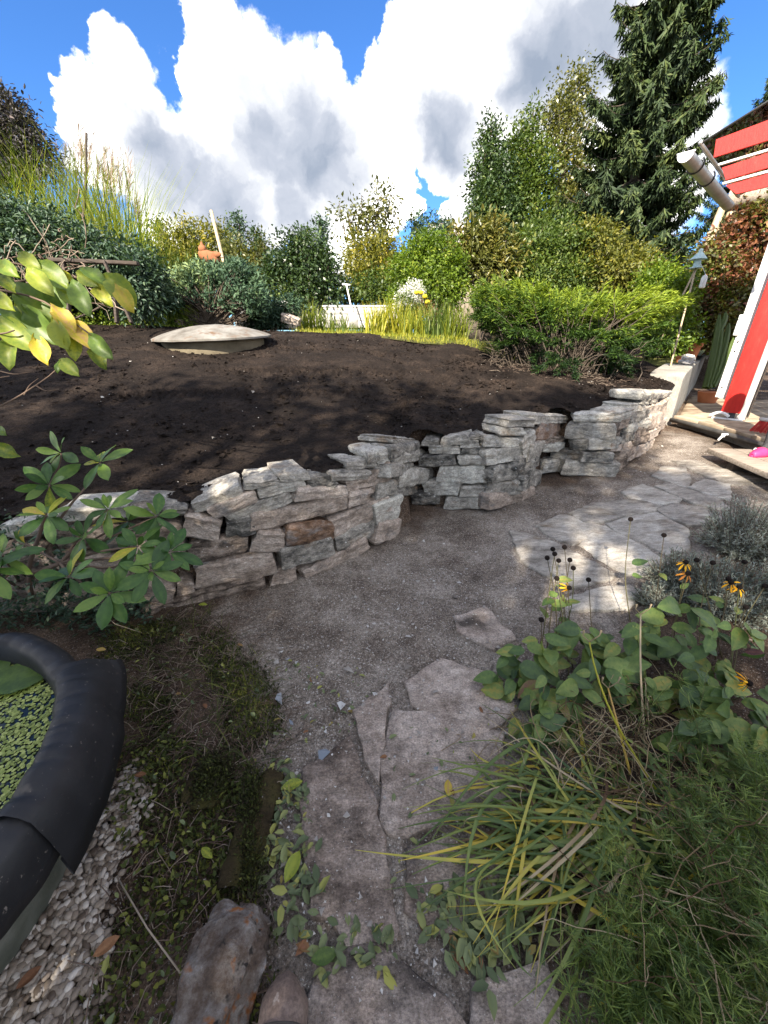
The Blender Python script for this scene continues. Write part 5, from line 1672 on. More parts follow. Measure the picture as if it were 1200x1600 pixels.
# far house behind the shrubs
hc = at(712, 362, 19.0)
house = thing('far_house', (hc[0], hc[1], 1.5), 'far grey tiled house roof peeking between the trees', 'house')
b = Bag(); box(b, (hc[0] + 1.3, hc[1] + 2, 3.2), (2.2, 2, 1.9)); b.build('house_wall', wood_grey, house)
zr = hc[2] - 0.55
for k in range(9):
    b = Bag(); box(b, (hc[0] + 1.3, hc[1] - 0.2 + k * 0.26, zr + k * 0.155), (2.5, 0.15, 0.035), np.array([[1, 0, 0], [0, 0.86, 0.5], [0, -0.5, 0.86]])); b.build('roof_course', greyw_m if k % 2 else wood_grey, house)
b = Bag(); box(b, (hc[0] - 1.2, hc[1] + 0.8, zr + 0.45), (0.03, 1.3, 0.09), np.array([[1, 0, 0], [0, 0.86, 0.5], [0, -0.5, 0.86]])); b.build('barge_board', white_m, house)

# ------------------------------------------------------------------ near plants
def branch(bag, pts, r0, r1, n=6, tint=0.4, k=10):
    """smooth tapering twig through points"""
    pts = np.asarray(pts, float)
    d = np.concatenate([[0], np.cumsum(np.linalg.norm(np.diff(pts, axis=0), axis=1))])
    s = np.linspace(0, d[-1], k)
    P = np.column_stack([np.interp(s, d, pts[:, c]) for c in range(3)])
    for _ in range(2):
        P[1:-1] = 0.25 * P[:-2] + 0.5 * P[1:-1] + 0.25 * P[2:]
    return tube(bag, P, np.linspace(r0, r1, k), n, tint)

# rhododendron in front of the wall
rbase = ong(52, 955)
rho = thing('rhododendron', rbase, 'leafy rhododendron with glossy green whorls overhanging the stone wall', 'shrub')
rl = [hero('leaf', lf_rhodo, ell(0.17 + 0.02 * k, 0.58, 0.75), 0.10 + 0.06 * k, 0.05, 0.03, seed=k) for k in range(3)]
ry = hero('leaf', lf_yellow, ell(0.17, 0.58, 0.75), 0.2, 0.06, 0.03, seed=7)
WH = [(77, 758, 1.75, 9), (96, 708, 1.80, 5), (157, 723, 1.85, 8), (73, 805, 1.70, 8), (169, 796, 1.72, 9), (216, 854, 1.66, 8), (236, 892, 1.60, 9), (172, 927, 1.55, 9), (108, 901, 1.60, 8), (245, 807, 1.76, 7),
      (265, 862, 1.68, 9), (131, 840, 1.72, 8), (4, 868, 1.6, 6), (-20, 890, 1.55, 7), (40, 850, 1.9, 6), (200, 815, 1.85, 7)]
hub = {}
wp = [at(x, y, t) for x, y, t, _ in WH]
trunk = [rbase, rbase + np.array([0.05, -0.02, 0.25]), at(95, 880, 1.75)]
b = Bag()
branch(b, [rbase - UP * 0.03, trunk[1], trunk[2]], 0.016, 0.011)
branch(b, [rbase - UP * 0.03, at(40, 880, 1.85), at(75, 815, 1.78), at(77, 770, 1.76)], 0.014, 0.007)
LNK = [(3, [at(75, 830, 1.78)]), (0, [at(75, 800, 1.78)]), (1, [at(78, 760, 1.78), at(92, 730, 1.8)]), (2, [at(80, 830, 1.8), at(120, 775, 1.8), at(152, 745, 1.85)]), (4, [trunk[2], at(130, 830, 1.76)]), (11, [trunk[2]]), (8, [trunk[2]]), (5, [trunk[2], at(160, 860, 1.7)]),
       (6, [trunk[2], at(170, 890, 1.68), at(215, 875, 1.64)]), (7, [trunk[2], at(130, 915, 1.62)]), (9, [trunk[2], at(170, 840, 1.76)]), (10, [trunk[2], at(190, 870, 1.7)]), (12, [rbase + UP * 0.2]), (13, [rbase + UP * 0.15]), (14, [trunk[2]]), (15, [trunk[2], at(150, 840, 1.8)])]
for i_, via in LNK:
    branch(b, list(via) + [wp[i_]], 0.007, 0.0035)
b.build('branches', twig_m, rho)
for i_, (x, y, t, nl_) in enumerate(WH):
    c = wp[i_]
    axis = nrm(np.array([rng.normal(0.1, 0.3), -0.55 + rng.normal(0, 0.15), 0.75]))
    A = nrm(np.cross(axis, [0.3, 0.2, 1])); B = np.cross(axis, A)
    a0 = rng.uniform(0, 6.28)
    for k in range(nl_ + 2):
        a = a0 + k * 2.4
        el_ = rng.uniform(-0.15, 0.5) if k < nl_ - 1 else rng.uniform(0.6, 1.1)
        Dv = nrm((A * math.cos(a) + B * math.sin(a)) * math.cos(el_) + axis * math.sin(el_) + np.array([0, 0, -0.12]))
        Nv = nrm(axis + 0.25 * rng.normal(size=3))
        L = rng.uniform(0.085, 0.145) * (0.75 if el_ > 0.6 else 1)
        put_leaf(ry if random.random() < 0.06 else random.choice(rl), c + Dv * 0.008, Dv, Nv, L, rho)
# yellowing shrub overhanging from the left
mbase = at(-330, 640, 1.6)
mg = thing('magnolia', mbase, 'shrub with large yellowing green leaves reaching in over the soil from the frame edge', 'shrub')
ml = [hero('leaf', lf_mag, ell(0.20 + 0.03 * k, 0.6, 0.7), 0.10 + 0.10 * k, 0.22, 0.10, seed=k + 2) for k in range(3)]
my = [hero('leaf', lf_yellow, ell(0.21 + 0.03 * k, 0.6, 0.7), 0.2, 0.24, 0.12, seed=k + 5) for k in range(2)]
b = Bag()
def q1(x, y, t): return at(x / 2.667, 100 + y / 2.667, t)
for tw in ([(-700, 900, 1.6), (0, 920, 1.5), (150, 890, 1.45), (330, 890, 1.45), (430, 890, 1.45)], [(-600, 850, 1.5), (60, 950, 1.42), (200, 980, 1.4), (300, 1080, 1.36), (380, 1130, 1.35)], [(-300, 800, 1.5), (80, 830, 1.46), (240, 880, 1.45)],
           [(-300, 1000, 1.45), (0, 930, 1.5), (60, 900, 1.5)], [(-400, 1100, 1.4), (20, 1130, 1.38), (60, 1110, 1.38)]):
    branch(b, [q1(*p) for p in tw], 0.007, 0.0025, k=14)
tube(b, [mbase, mbase - UP * 0.7], [0.012, 0.016], 7)
b.build('branches', twig_m, mg)
for (x1, y1, x2, y2, c) in ((75, 785, 140, 835, 0), (140, 825, 245, 895, 0), (195, 835, 255, 875, 0), (235, 870, 285, 888, 1), (330, 850, 415, 885, 0), (318, 868, 372, 905, 0), (385, 895, 442, 985, 1), (428, 875, 535, 965, 0), (478, 915, 538, 1005, 1), (300, 895, 350, 1015, 0),
                            (235, 915, 315, 995, 0), (200, 895, 235, 1000, 0), (55, 915, 190, 1035, 0), (65, 995, 108, 1105, 0), (88, 1000, 200, 1140, 0), (150, 1125, 182, 1228, 1), (210, 1000, 295, 1088, 1), (220, 1055, 252, 1160, 0), (280, 1065, 370, 1155, 1), (290, 1100, 312, 1210, 1),
                            (368, 1120, 438, 1205, 0), (385, 1145, 420, 1250, 1), (-10, 1055, 95, 1155, 0), (-10, 880, 45, 925, 1), (45, 1120, 20, 1250, 0), (-60, 950, 40, 1010, 0), (-40, 820, 60, 870, 0), (0, 1000, 70, 1060, 0), (110, 850, 190, 930, 0), (250, 1230, 300, 1275, 0), (265, 1225, 235, 1280, 0), (-20, 1510, 15, 1540, 0), (-20, 1590, 50, 1625, 1)):
    t = rng.uniform(1.32, 1.46)
    p, q = q1(x1, y1, t), q1(x2, y2, t - 0.03)
    L = np.linalg.norm(q - p) * 1.05
    Nv = nrm(np.array([rng.normal(0.2, 0.3), -1.0, 0.65 + rng.normal(0, 0.3)]))
    put_leaf(random.choice(my if c else ml), p, q - p, Nv, L, mg)
# bare twig at the left edge
tb = at(-60, 640, 1.45)
o = Bag()
def q1b(x, y, t=1.45): return at(x / 2.667, 100 + y / 2.667, t)
branch(o, [q1b(-80, 1460), q1b(60, 1400), q1b(160, 1330), q1b(230, 1290), q1b(270, 1235)], 0.004, 0.0015)
for tw in ([(100, 1380), (120, 1340), (160, 1310)], [(150, 1340), (190, 1365), (245, 1355)], [(-20, 1275), (60, 1295), (118, 1285)], [(-20, 1310), (40, 1300)], [(-20, 1560), (10, 1590), (30, 1620)]):
    branch(o, [q1b(*p) for p in tw], 0.0025, 0.0012)
o = o.build('bare_twig', twig_m)
tag(o, 'bare pale twig reaching over the dark soil below the yellowing leaves', 'twig')

# ---- coneflowers at the right
cl = [hero('leaf', lf_cone, ell(0.24 + 0.03 * k, 0.40, 0.8), 0.16 + 0.06 * k, 0.06, 0.05, nl=8, seed=k + 11) for k in range(4)]
cpl = hero('leaf', lf_purple, ell(0.25, 0.4, 0.8), 0.2, 0.06, 0.05, seed=15)
def petal_mesh(m): return hero('petal', m, ell(0.11, 0.6, 0.6), 0.35, 0.05, 0.02, nl=5, nw=2, seed=3)
pm1, pm2 = petal_m, petal_o
pmA, pmB = petal_mesh(petal_m), petal_mesh(petal_o)
V, F = cubegrid(4, 4, 4)
cb_ = Bag(); Vn = nrm(V); cb_.add(Vn * np.array([1, 1, 0.95]) + np.array([[mnoise.noise(tuple(v * 6)) * 0.12 for _ in (0, 1, 2)] for v in Vn]), F)
conemesh = cb_.mesh('seed_head', cone_m, False)
def cq(x, y): return (700 + x / 2.4, 780 + y / 2.4)
def cone_plant(name_label, base_px, heads, flowers, leafspots, nleaf, group='coneflowers beside the path'):
    base = ong(*base_px)
    pl = thing('coneflower', base, name_label, 'flower', group)
    for kind, lst in (('s', heads), ('f', flowers)):
        for it in lst:
            x, y = cq(it[0], it[1])
            t = it[2]
            p = at(x, y, t)
            sx, sy = base[0] + (p[0] - base[0]) * 0.55 + rng.normal(0, 0.05), base[1] + (p[1] - base[1]) * 0.4 + rng.normal(0, 0.05)
            foot = np.array([sx, sy, gz(sx, sy)])
            b = Bag()
            branch(b, [foot, foot + (p - foot) * 0.5 + np.array([rng.normal(0, 0.02), rng.normal(0, 0.02), 0.03]), p], 0.0028, 0.0018, 5, rng.uniform(0.05, 0.5))
            b.build('stem', stem_m, pl)
            for q in range(rng.integers(1, 3)):
                f = rng.uniform(0.3, 0.75)
                pp_ = foot + (p - foot) * f
                put_leaf(random.choice(cl), pp_, np.array([rng.normal(), rng.normal(), 0.35]), np.array([rng.normal(0, .3), -0.3, 1.0]), rng.uniform(0.05, 0.09), pl)
            tilt = nrm(np.array([rng.normal(0, 0.15), rng.normal(0, 0.15) - 0.1, 1.0])) if len(it) < 5 else nrm(np.array(it[4]))
            r_ = 0.0125 if kind == 's' else 0.012
            A = frame(np.cross(tilt, [0.2, 1, 0.1]), tilt)
            par = pl
            if kind == 'f':
                fl = thing_part('flower', p, pl)
                par = fl
            X, Y, Z = A[0] * r_, A[1] * r_, A[2] * r_
            link('seed_head', conemesh, par, Matrix(((X[0], Y[0], Z[0], p[0]), (X[1], Y[1], Z[1], p[1]), (X[2], Y[2], Z[2], p[2]), (0, 0, 0, 1))))
            if kind == 'f':
                npet = it[3]
                for k in range(npet):
                    a = k * 2 * math.pi / npet + rng.normal(0, 0.12)
                    Dv = A[0] * math.cos(a) + A[1] * math.sin(a) - A[2] * rng.uniform(0.15, 0.8)
                    put_leaf(pmB if (len(it) > 5) else pmA, p + nrm(Dv) * 0.006 - A[2] * 0.004, Dv, A[2], rng.uniform(0.032, 0.042), par, 'petal')
    for (x, y, t, rx, rz, n) in leafspots:
        c = at(x, y, t)
        for k in range(int(n * 1.45)):
            u = rand_unit(1)[0]
            u[1] = -abs(u[1]) * 0.8
            p = c + u * np.array([rx, rx * 0.8, rz]) * rng.uniform(0.5, 1.0)
            p[2] = max(p[2], gz(p[0], p[1]) + 0.03)
            Dv = nrm(np.array([u[0], u[1] * 1.0, 0.15 * u[2] - 0.1]) + rng.normal(0, 0.45, 3) * np.array([1, 1, 0.5]))
            Nv = nrm(np.array([0.2 * u[0], -0.55, 0.9]) + rng.normal(0, 0.25, 3))
            put_leaf(cpl if random.random() < 0.035 else random.choice(cl), p - Dv * 0.03, Dv, Nv, rng.uniform(0.055, 0.125), pl)
    return pl
def thing_part(name, loc, parent):
    o = bpy.data.objects.new(name, None)
    o.empty_display_size = 0.02
    COL.objects.link(o)
    o.parent = parent
    o.location = Vector(np.asarray(loc) - WL[parent])
    WL[o] = np.array(loc, float)
    return o
cone_plant('coneflower clump with a tight bunch of black seed heads above broad leaves', (870, 1080),
           [(437, 180, 1.95), (393, 187, 1.95), (400, 205, 1.9), (372, 220, 1.92), (415, 230, 1.9), (457, 228, 1.93), (470, 258, 1.9), (408, 297, 1.85), (527, 302, 1.9), (350, 452, 1.75)],
           [(455, 332, 1.88, 7, (0.55, -0.6, 0.35))],
           [(830, 1030, 1.78, 0.16, 0.14, 22), (870, 1075, 1.65, 0.18, 0.12, 24), (800, 1060, 1.72, 0.12, 0.10, 14), (905, 1000, 1.8, 0.14, 0.14, 16), (850, 1130, 1.55, 0.14, 0.10, 14)], 0)
cone_plant('thin coneflower standing alone with two tall bare seed heads above flagstones', (985, 1060),
           [(685, 75, 2.0), (810, 135, 2.0)], [], [(975, 1010, 1.78, 0.15, 0.16, 20), (1000, 1070, 1.65, 0.15, 0.12, 18), (940, 1050, 1.68, 0.14, 0.12, 16)], 0)
cone_plant('coneflower clump with orange-yellow blooms beside the grey lavender', (1090, 1090),
           [(933, 228, 1.95), (993, 238, 1.92), (1112, 235, 1.9), (1190, 325, 1.8), (1118, 405, 1.8), (1052, 298, 1.9)],
           [(892, 236, 1.9, 9, (-0.05, -0.25, 1.0)), (900, 278, 1.85, 8, (0.05, -0.4, 0.9), 1), (1062, 312, 1.85, 6, (-0.5, -0.3, 0.8)), (1093, 330, 1.85, 7, (0.1, -0.3, 0.9)), (1130, 690, 1.45, 10, (0.85, -0.45, 0.15))],
           [(1050, 980, 1.78, 0.15, 0.18, 20), (1085, 1060, 1.62, 0.18, 0.16, 26), (1130, 1010, 1.65, 0.14, 0.16, 16), (1150, 1100, 1.5, 0.15, 0.13, 22), (1110, 1150, 1.42, 0.14, 0.10, 18), (1190, 1150, 1.4, 0.10, 0.12, 12)], 0)
# dead flower stalks
for (pts, lb_) in (([(1060, 1290, 1.30), (960, 1130, 1.38), (925, 1040, 1.42), (921, 1003, 1.44)], 'yellow dead stalk with forked tip rising out of the strap leaves'), ([(985, 1210, 1.35), (965, 1130, 1.4), (950, 1075, 1.44)], 'shorter orange dead stalk behind the forked yellow one'), ([(1010, 1200, 1.45), (1000, 1040, 1.6), (1001, 960, 1.68)], 'ochre upright dead stalk among the coneflower leaves')):
    b = Bag()
    P = [at(*p) for p in pts]
    branch(b, P, 0.005, 0.003, 6, 0.95)
    st = thing('dead_stalk', P[0], lb_, 'stalk')
    b.build('stalk', lf_yellow if 'yellow' in lb_ else straw_m, st)
    for sgn in (-1, 1):
        b = Bag(); tube(b, [P[-1], P[-1] + np.array([0.03 * sgn, 0, 0.03]), P[-1] + np.array([0.032 * sgn, 0, 0.055])], [0.0025, 0.002, 0.004], 5, 0.7); b.build('tip', straw_m, st)

# ---- flopped strap-leaved daylily
dbase = ong(1005, 1300)
dl = thing('daylily', dbase, 'flopped daylily clump with long green and yellow strap leaves across the path', 'plant')
TIPS = [(665, 1330), (705, 1245), (740, 1165), (790, 1155), (655, 1325), (700, 1420), (735, 1185), (760, 1230), (770, 1480), (820, 1560), (870, 1580), (690, 1300), (900, 1560), (640, 1360), (830, 1440), (950, 1480), (850, 1180), (880, 1150), (930, 1200), (1140, 1265), (700, 1280), (730, 1350), (680, 1340), (780, 1420), (720, 1210)]
for k in range(200):
    tx, ty = random.choice(TIPS)
    tip = ong(tx + rng.normal(0, 38), ty + rng.normal(0, 38), rng.uniform(0.01, 0.07))
    bs0 = dbase + np.array([rng.normal(-0.10, 0.13), rng.normal(0.0, 0.12), rng.uniform(0.0, 0.06)])
    Ln = np.linalg.norm(tip - bs0)
    hgt = rng.uniform(0.0, 0.085)
    f0 = rng.uniform(0.25, 0.45)
    mid = bs0 + (tip - bs0) * f0 + UP * hgt + rng.normal(0, 0.075, 3) * np.array([1, 1, 0.3])
    s = np.linspace(0, 1, 12)[:, None]
    P = (1 - s) ** 2 * bs0 + 2 * s * (1 - s) * (mid + (mid - (bs0 + tip) / 2) * 0.5) + s ** 2 * tip
    P[:, 2] = np.maximum(P[:, 2], [gz(*p[:2]) + 0.012 for p in P])
    T = nrm(np.gradient(P, axis=0))
    S = nrm(np.cross(T, UP + rng.normal(0, 0.35, 3)))
    Nn = np.cross(S, T)
    w = rng.uniform(0.0028, 0.0060) * np.minimum(1, (1.02 - s[:, 0]) * 3.0) ** 0.8
    V = np.stack([P + S * w[:, None] + Nn * w[:, None] * 0.45, P, P - S * w[:, None] + Nn * w[:, None] * 0.45], 1).reshape(-1, 3)
    F = [[i * 3 + j, (i + 1) * 3 + j, (i + 1) * 3 + j + 1, i * 3 + j + 1] for i in range(11) for j in (0, 1)]
    b = Bag()
    b.add(V, np.array(F), np.clip(np.repeat(s[:, 0] * rng.uniform(0, 1.6), 3) - 0.1 + rng.choice([0, 0, 0.9]), 0, 1.2))
    b.build('leaf', straw_m if random.random() < 0.14 else lf_lily, dl)
# dead grass tangle under the clumps
o = Bag()
for k in range(300):
    c = ong(rng.normal(950, 75), rng.normal(1175, 45), 0)
    a = rng.uniform(0, 6.28)
    r_ = rng.uniform(0.06, 0.22)
    p = c + np.array([0, 0, 0.01 + rng.uniform(0, 0.10)])
    q = p + np.array([math.cos(a) * r_, math.sin(a) * r_, -0.03])
    q[2] = max(q[2], gz(q[0], q[1]) + 0.008)
    tube(o, curve(p, q, rng.uniform(0.0, 0.07), 7, side=rng.normal(0, 0.03, 3)), rng.uniform(0.0009, 0.0019), 3, rng.random(), cap=False)
o = o.build('dead_grass', straw_m)
tag(o, 'tangle of dead straw-coloured grass under the coneflowers', 'grass', kind='stuff')

# ---- lavender
def lavender(px, py, t, rx, rz, n, label, tb=0.0):
    c = at(px, py, t)
    base = np.array([c[0], c[1], gz(c[0], c[1])])
    lv = thing('lavender', base, label, 'shrub', 'lavender beside the path')
    b, s_ = Bag(), Bag()
    U = rand_unit(n); U[:, 2] = np.abs(U[:, 2])
    tips = base + U * np.array([rx, rx, rz]) * rng.uniform(0.55, 1.0, (n, 1)) + UP * 0.03
    st = base + U * np.array([rx, rx, 0]) * 0.35
    tint = np.clip(rng.normal(0.45 + tb, 0.2, n), 0, 1)
    for k in range(n):
        tube(s_, curve(st[k], tips[k], 0.0, 4), 0.0016, 3, 0.5, cap=False)
    m_ = 20
    f = np.tile(np.linspace(0.35, 1.0, m_), n)
    T = np.repeat(tips, m_, 0); S = np.repeat(st, m_, 0)
    Dm = nrm(T - S)
    C = S + (T - S) * f[:, None]
    leaves(b, C, Dm * 0.9 + rand_unit(n * m_) * 0.9, rand_unit(n * m_), rng.uniform(0.020, 0.034, n * m_), 0.0052, np.repeat(tint, m_) + rng.normal(0, 0.1, n * m_))
    b.build('foliage', lf_lav, lv)
    s_.build('stems', twig_m, lv, kind='stuff')
lavender(1180, 800, 2.5, 0.30, 0.38, 460, 'pale sunlit lavender bush at the edge of the flagstones', 0.2)  # raised tint paints the sunlight into the foliage colour of this bush
lavender(1085, 868, 2.2, 0.24, 0.23, 340, 'low grey lavender bush spreading over the flagstones')
lavender(1150, 890, 2.05, 0.28, 0.28, 420, 'grey lavender bush behind the orange coneflowers')
lavender(1235, 900, 2.0, 0.25, 0.3, 240, 'grey lavender bush half outside the frame edge')
lavender(1040, 905, 2.1, 0.13, 0.12, 110, 'smallest sprig of lavender beside the lone coneflower')
# ---- feathery plants bottom right
def feathery(px, py, rx, h, n, label, spread=1.0):
    base = ong(px, py)
    fp = thing('feathery_plant', base, label, 'plant', 'feathery green plants')
    b, s_ = Bag(), Bag()
    for k in range(n):
        p0 = base + np.array([rng.normal(0, rx), rng.normal(0, rx), 0]); p0[2] = gz(p0[0], p0[1])
        a = rng.uniform(0, 6.28)
        hh = h * rng.uniform(0.6, 1.5)
        p1 = p0 + np.array([math.cos(a) * hh * 0.5, math.sin(a) * hh * 0.5 , hh])
        P = curve(p0, p1, 0.0, 7, side=np.array([math.cos(a), math.sin(a), 0]) * -0.03)
        tube(s_, P, np.linspace(0.0018, 0.0008, 7), 3, 0.55, cap=False)
        m_ = 70
        f = rng.uniform(0.15, 1.0, m_)
        C = np.column_stack([np.interp(f, np.linspace(0, 1, 7), P[:, c]) for c in range(3)])
        aa = rng.uniform(0, 6.28, m_)
        Dv = np.column_stack([np.cos(aa), np.sin(aa), rng.uniform(0.1, 1.0, m_)])
        ln = rng.uniform(0.035, 0.085, m_) * (1.15 - f * 0.6)
        leaves(b, C, Dv, rand_unit(m_), ln, 0.0026, np.clip(rng.normal(0.40 + 0.55 * k / n, 0.2, m_), 0, 1))
        C2 = C + nrm(Dv) * (ln * 0.55)[:, None]
        leaves(b, C2, Dv + rand_unit(m_) * 0.8, rand_unit(m_), ln * 0.6, 0.0018, np.clip(rng.normal(0.5, 0.2, m_), 0, 1))
    b.build('foliage', lf_feather, fp)
    s_.build('stems', stem_m, fp, kind='stuff')
feathery(1040, 1540, 0.09, 0.24, 26, 'low feathery green plant at the bottom edge beside the strap leaves')
feathery(1150, 1560, 0.10, 0.28, 30, 'bright feathery plant in the bottom corner of the bed')
feathery(1120, 1400, 0.11, 0.27, 30, 'feathery dark green plant beside the daylily base')
feathery(1210, 1420, 0.12, 0.32, 30, 'feathery green plant at the frame edge above the corner plant')
feathery(1190, 1270, 0.12, 0.28, 26, 'feathery green plant below the yellow coneflower at the frame edge')
feathery(960, 1590, 0.06, 0.18, 18, 'small feathery tuft at the bottom edge near the path')

b = Bag()
P = np.array([ong(rng.uniform(1000, 1230), rng.uniform(1180, 1620), 0.0) for _ in range(520)])
P[:, 2] += rng.uniform(0.02, 0.16, 520)
Dv = rand_unit(520); Dv[:, 2] *= 0.5
leaves(b, P, Dv, rand_unit(520) * 0.5 + UP, rng.uniform(0.02, 0.055, 520), 0.022, np.clip(rng.normal(0.5, 0.25, 520), 0, 1), True)
tag(b.build('undergrowth', lf_mid), 'small broad-leaved weeds between the feathery plants in the corner', 'weeds', kind='stuff')
b = Bag()
for k in range(150):
    p = ong(rng.uniform(980, 1230), rng.uniform(1200, 1600), rng.uniform(0.03, 0.2)); a = rng.uniform(0, 6.28); l = rng.uniform(0.08, 0.3)
    tube(b, curve(p, p + np.array([math.cos(a) * l, math.sin(a) * l, rng.uniform(-0.03, 0.08)]), 0.03, 6, wob=0.004), rng.uniform(0.0008, 0.002), 3, rng.random(), cap=False)
tag(b.build('dry_stalks', straw_m), 'dry straw stalks crossing the feathery plants in the corner', 'grass', kind='stuff')

# ------------------------------------------------------------------ ground litter, moss, pebbles
def inpx(poly, n, z=0.0):
    """n random ground points inside a photograph polygon"""
    P = np.array([ong(*p)[:2] for p in poly])
    lo, hi = P.min(0), P.max(0)
    out = []
    while len(out) < n:
        q = lo + (hi - lo) * rng.random(2)
        if inpoly(q[0], q[1], P):
            out.append((q[0], q[1], gz(q[0], q[1]) + z))
    return np.array(out)
PEB = [(95, 1350), (165, 1235), (215, 1190), (235, 1255), (195, 1340), (160, 1400), (172, 1500), (140, 1640), (-60, 1700), (-60, 1590), (30, 1480)]
P = inpx(PEB, 2000)
P[:, :2] += rng.normal(0, 0.012, (2000, 2)) * rng.choice([1, 3], (2000, 1), p=[0.9, 0.1])
# spread them so they lie side by side
V0, F0 = cubegrid(3, 3, 2)
V0 = nrm(V0)
b = Bag()
for p in P:
    s = rng.uniform(0.006, 0.0112)
    A = rng.uniform(0, 6.28)
    ca, sa = math.cos(A), math.sin(A)
    q = V0 * np.array([s * rng.uniform(1.1, 1.7), s * rng.uniform(0.8, 1.1), s * rng.uniform(0.55, 0.8)])
    q = np.column_stack([q[:, 0] * ca - q[:, 1] * sa, q[:, 0] * sa + q[:, 1] * ca, q[:, 2]])
    b.add(q + p + UP * rng.uniform(0.0, 0.014), F0, np.clip(rng.normal(0.5, 0.25), 0, 1))
o = b.build('pebbles', pebble_m)
tag(o, 'bed of smooth white and tan pebbles around the pond foot', 'pebbles', kind='stuff')
# stone chips on the path
NEAR = [(420, 1000), (620, 880), (760, 900), (820, 1000), (820, 1200), (760, 1420), (700, 1600), (480, 1600), (430, 1300), (440, 1120)]
MID = [(450, 910), (640, 835), (840, 770), (940, 755), (1040, 690), (1110, 710), (1010, 800), (820, 860), (800, 960), (600, 990)]
P1 = inpx(NEAR, 1500, 0.029); P2 = inpx(MID, 2600, 0.012); P3 = inpx(NEAR, 1700, 0.010)
o = bits(5800, lambda n: np.concatenate([P1[:1300], P2[:2100], P3[:1400]]), 0.0030, 0.5, (0.1, 1.0)).build('gravel_chips', chip_m, smooth=False)
tag(o, 'pale crushed stone chips strewn over the path', 'gravel', kind='stuff')
o = bits(150, lambda n: np.concatenate([inpx(NEAR, 90, 0.028), inpx(MID, 60, 0.012)]), 0.008, 0.4, (0.1, 1.0)).build('gravel_pieces', chip_m, smooth=False)
tag(o, 'larger broken stone flakes scattered over the path', 'gravel', kind='stuff')
for k, (px, py, w_, lb_) in enumerate(((449, 1030, 0.05, 'upright bluish slate shard, tallest of the three near the moss'), (463, 1035, 0.045, 'pale slate shard beside the tallest one near the moss'), (446, 1042, 0.035, 'small slate shard below the tallest one near the moss'), (437, 1092, 0.07, 'rough pale shard on the dark earth left of the path'), (455, 1128, 0.06, 'flat blue-grey shard at the edge of the moss'), (508, 1143, 0.04, 'light blue shard above the white-and-blue stone'),
                                        (507, 1180, 0.075, 'white and blue broken stone at the top of the big flagstone'), (533, 1100, 0.05, 'grey broken stone beside the dark clods'), (641, 1152, 0.05, 'white shard lying on the split flagstone'), (648, 1178, 0.035, 'small white shard below the other on the split flagstone'), (619, 1182, 0.035, 'white flake in the joint of the split flagstone'), (680, 1200, 0.035, 'narrow white flake near the strap leaf tips'))):
    p = ong(px, py, 0.026)
    me = bits(1, lambda n: np.zeros((1, 3)), w_ * 0.28, 0.4).mesh('stone_shard', shard_m, False)
    o = link('stone_shard', me, None, Matrix.Translation(Vector(p)) @ Matrix.Rotation(rng.uniform(0, 6.28), 4, 'Z') @ Matrix.Rotation(rng.uniform(-0.4, 0.4), 4, 'X'))
    tag(o, lb_, 'stone', 'stone shards on the path')
# moss and weeds on the left
MOSS = [(150, 1000), (260, 965), (350, 990), (430, 1060), (450, 1140), (420, 1260), (410, 1480), (420, 1660), (120, 1660), (170, 1500), (165, 1400), (230, 1280), (215, 1180), (200, 1080)]
P = inpx(MOSS, 17000)
P[:, :2] += rng.normal(0, 0.035, (len(P), 2))
P = np.array([p for p in P if math.hypot(p[0] - PC[0], p[1] - PC[1]) > 0.6])
dn = np.array([mnoise.noise((p[0] * 4, p[1] * 4, 2)) for p in P])
P = P[dn > -0.05]; dn = dn[dn > -0.05]
n = len(P)
b = Bag()
Dv = rand_unit(n); Dv[:, 2] = np.abs(Dv[:, 2]) + 0.6
P[:, 2] += np.clip(dn, 0, 1) * 0.05 * rng.random(n)
leaves(b, P, Dv, rand_unit(n), rng.uniform(0.010, 0.028, n), 0.007, np.clip(rng.normal(0.35, 0.22, n) + dn * 0.8, 0, 1))
n2_ = 900
P = inpx([(170, 980), (330, 960), (430, 1050), (460, 1150), (420, 1230), (300, 1200), (210, 1150)], n2_)
a = rng.uniform(0, 6.28, n2_)
blades(b, P, np.column_stack([np.cos(a), np.sin(a), a * 0]), rng.uniform(0.05, 0.16, n2_), 0.0024, rng.uniform(0.1, 0.7, n2_), np.clip(rng.normal(0.4, 0.25, n2_), 0, 1), 4)
# little broad weeds
P = inpx([(150, 1180), (260, 1150), (420, 1200), (400, 1420), (330, 1600), (180, 1600), (200, 1380)], 900)
P = P + 0
a = rand_unit(900); a[:, 2] = np.abs(a[:, 2]) * 0.7 + 0.2
leaves(b, P + UP * rng.uniform(0, 0.035, (900, 1)), a, rand_unit(900) * 0.5 + UP, rng.uniform(0.012, 0.030, 900), 0.012, np.clip(rng.normal(0.6, 0.2, 900), 0, 1), True)
o = b.build('moss', lf_moss)
tag(o, 'dark moss and small weeds covering the ground between pond and path', 'moss', kind='stuff')
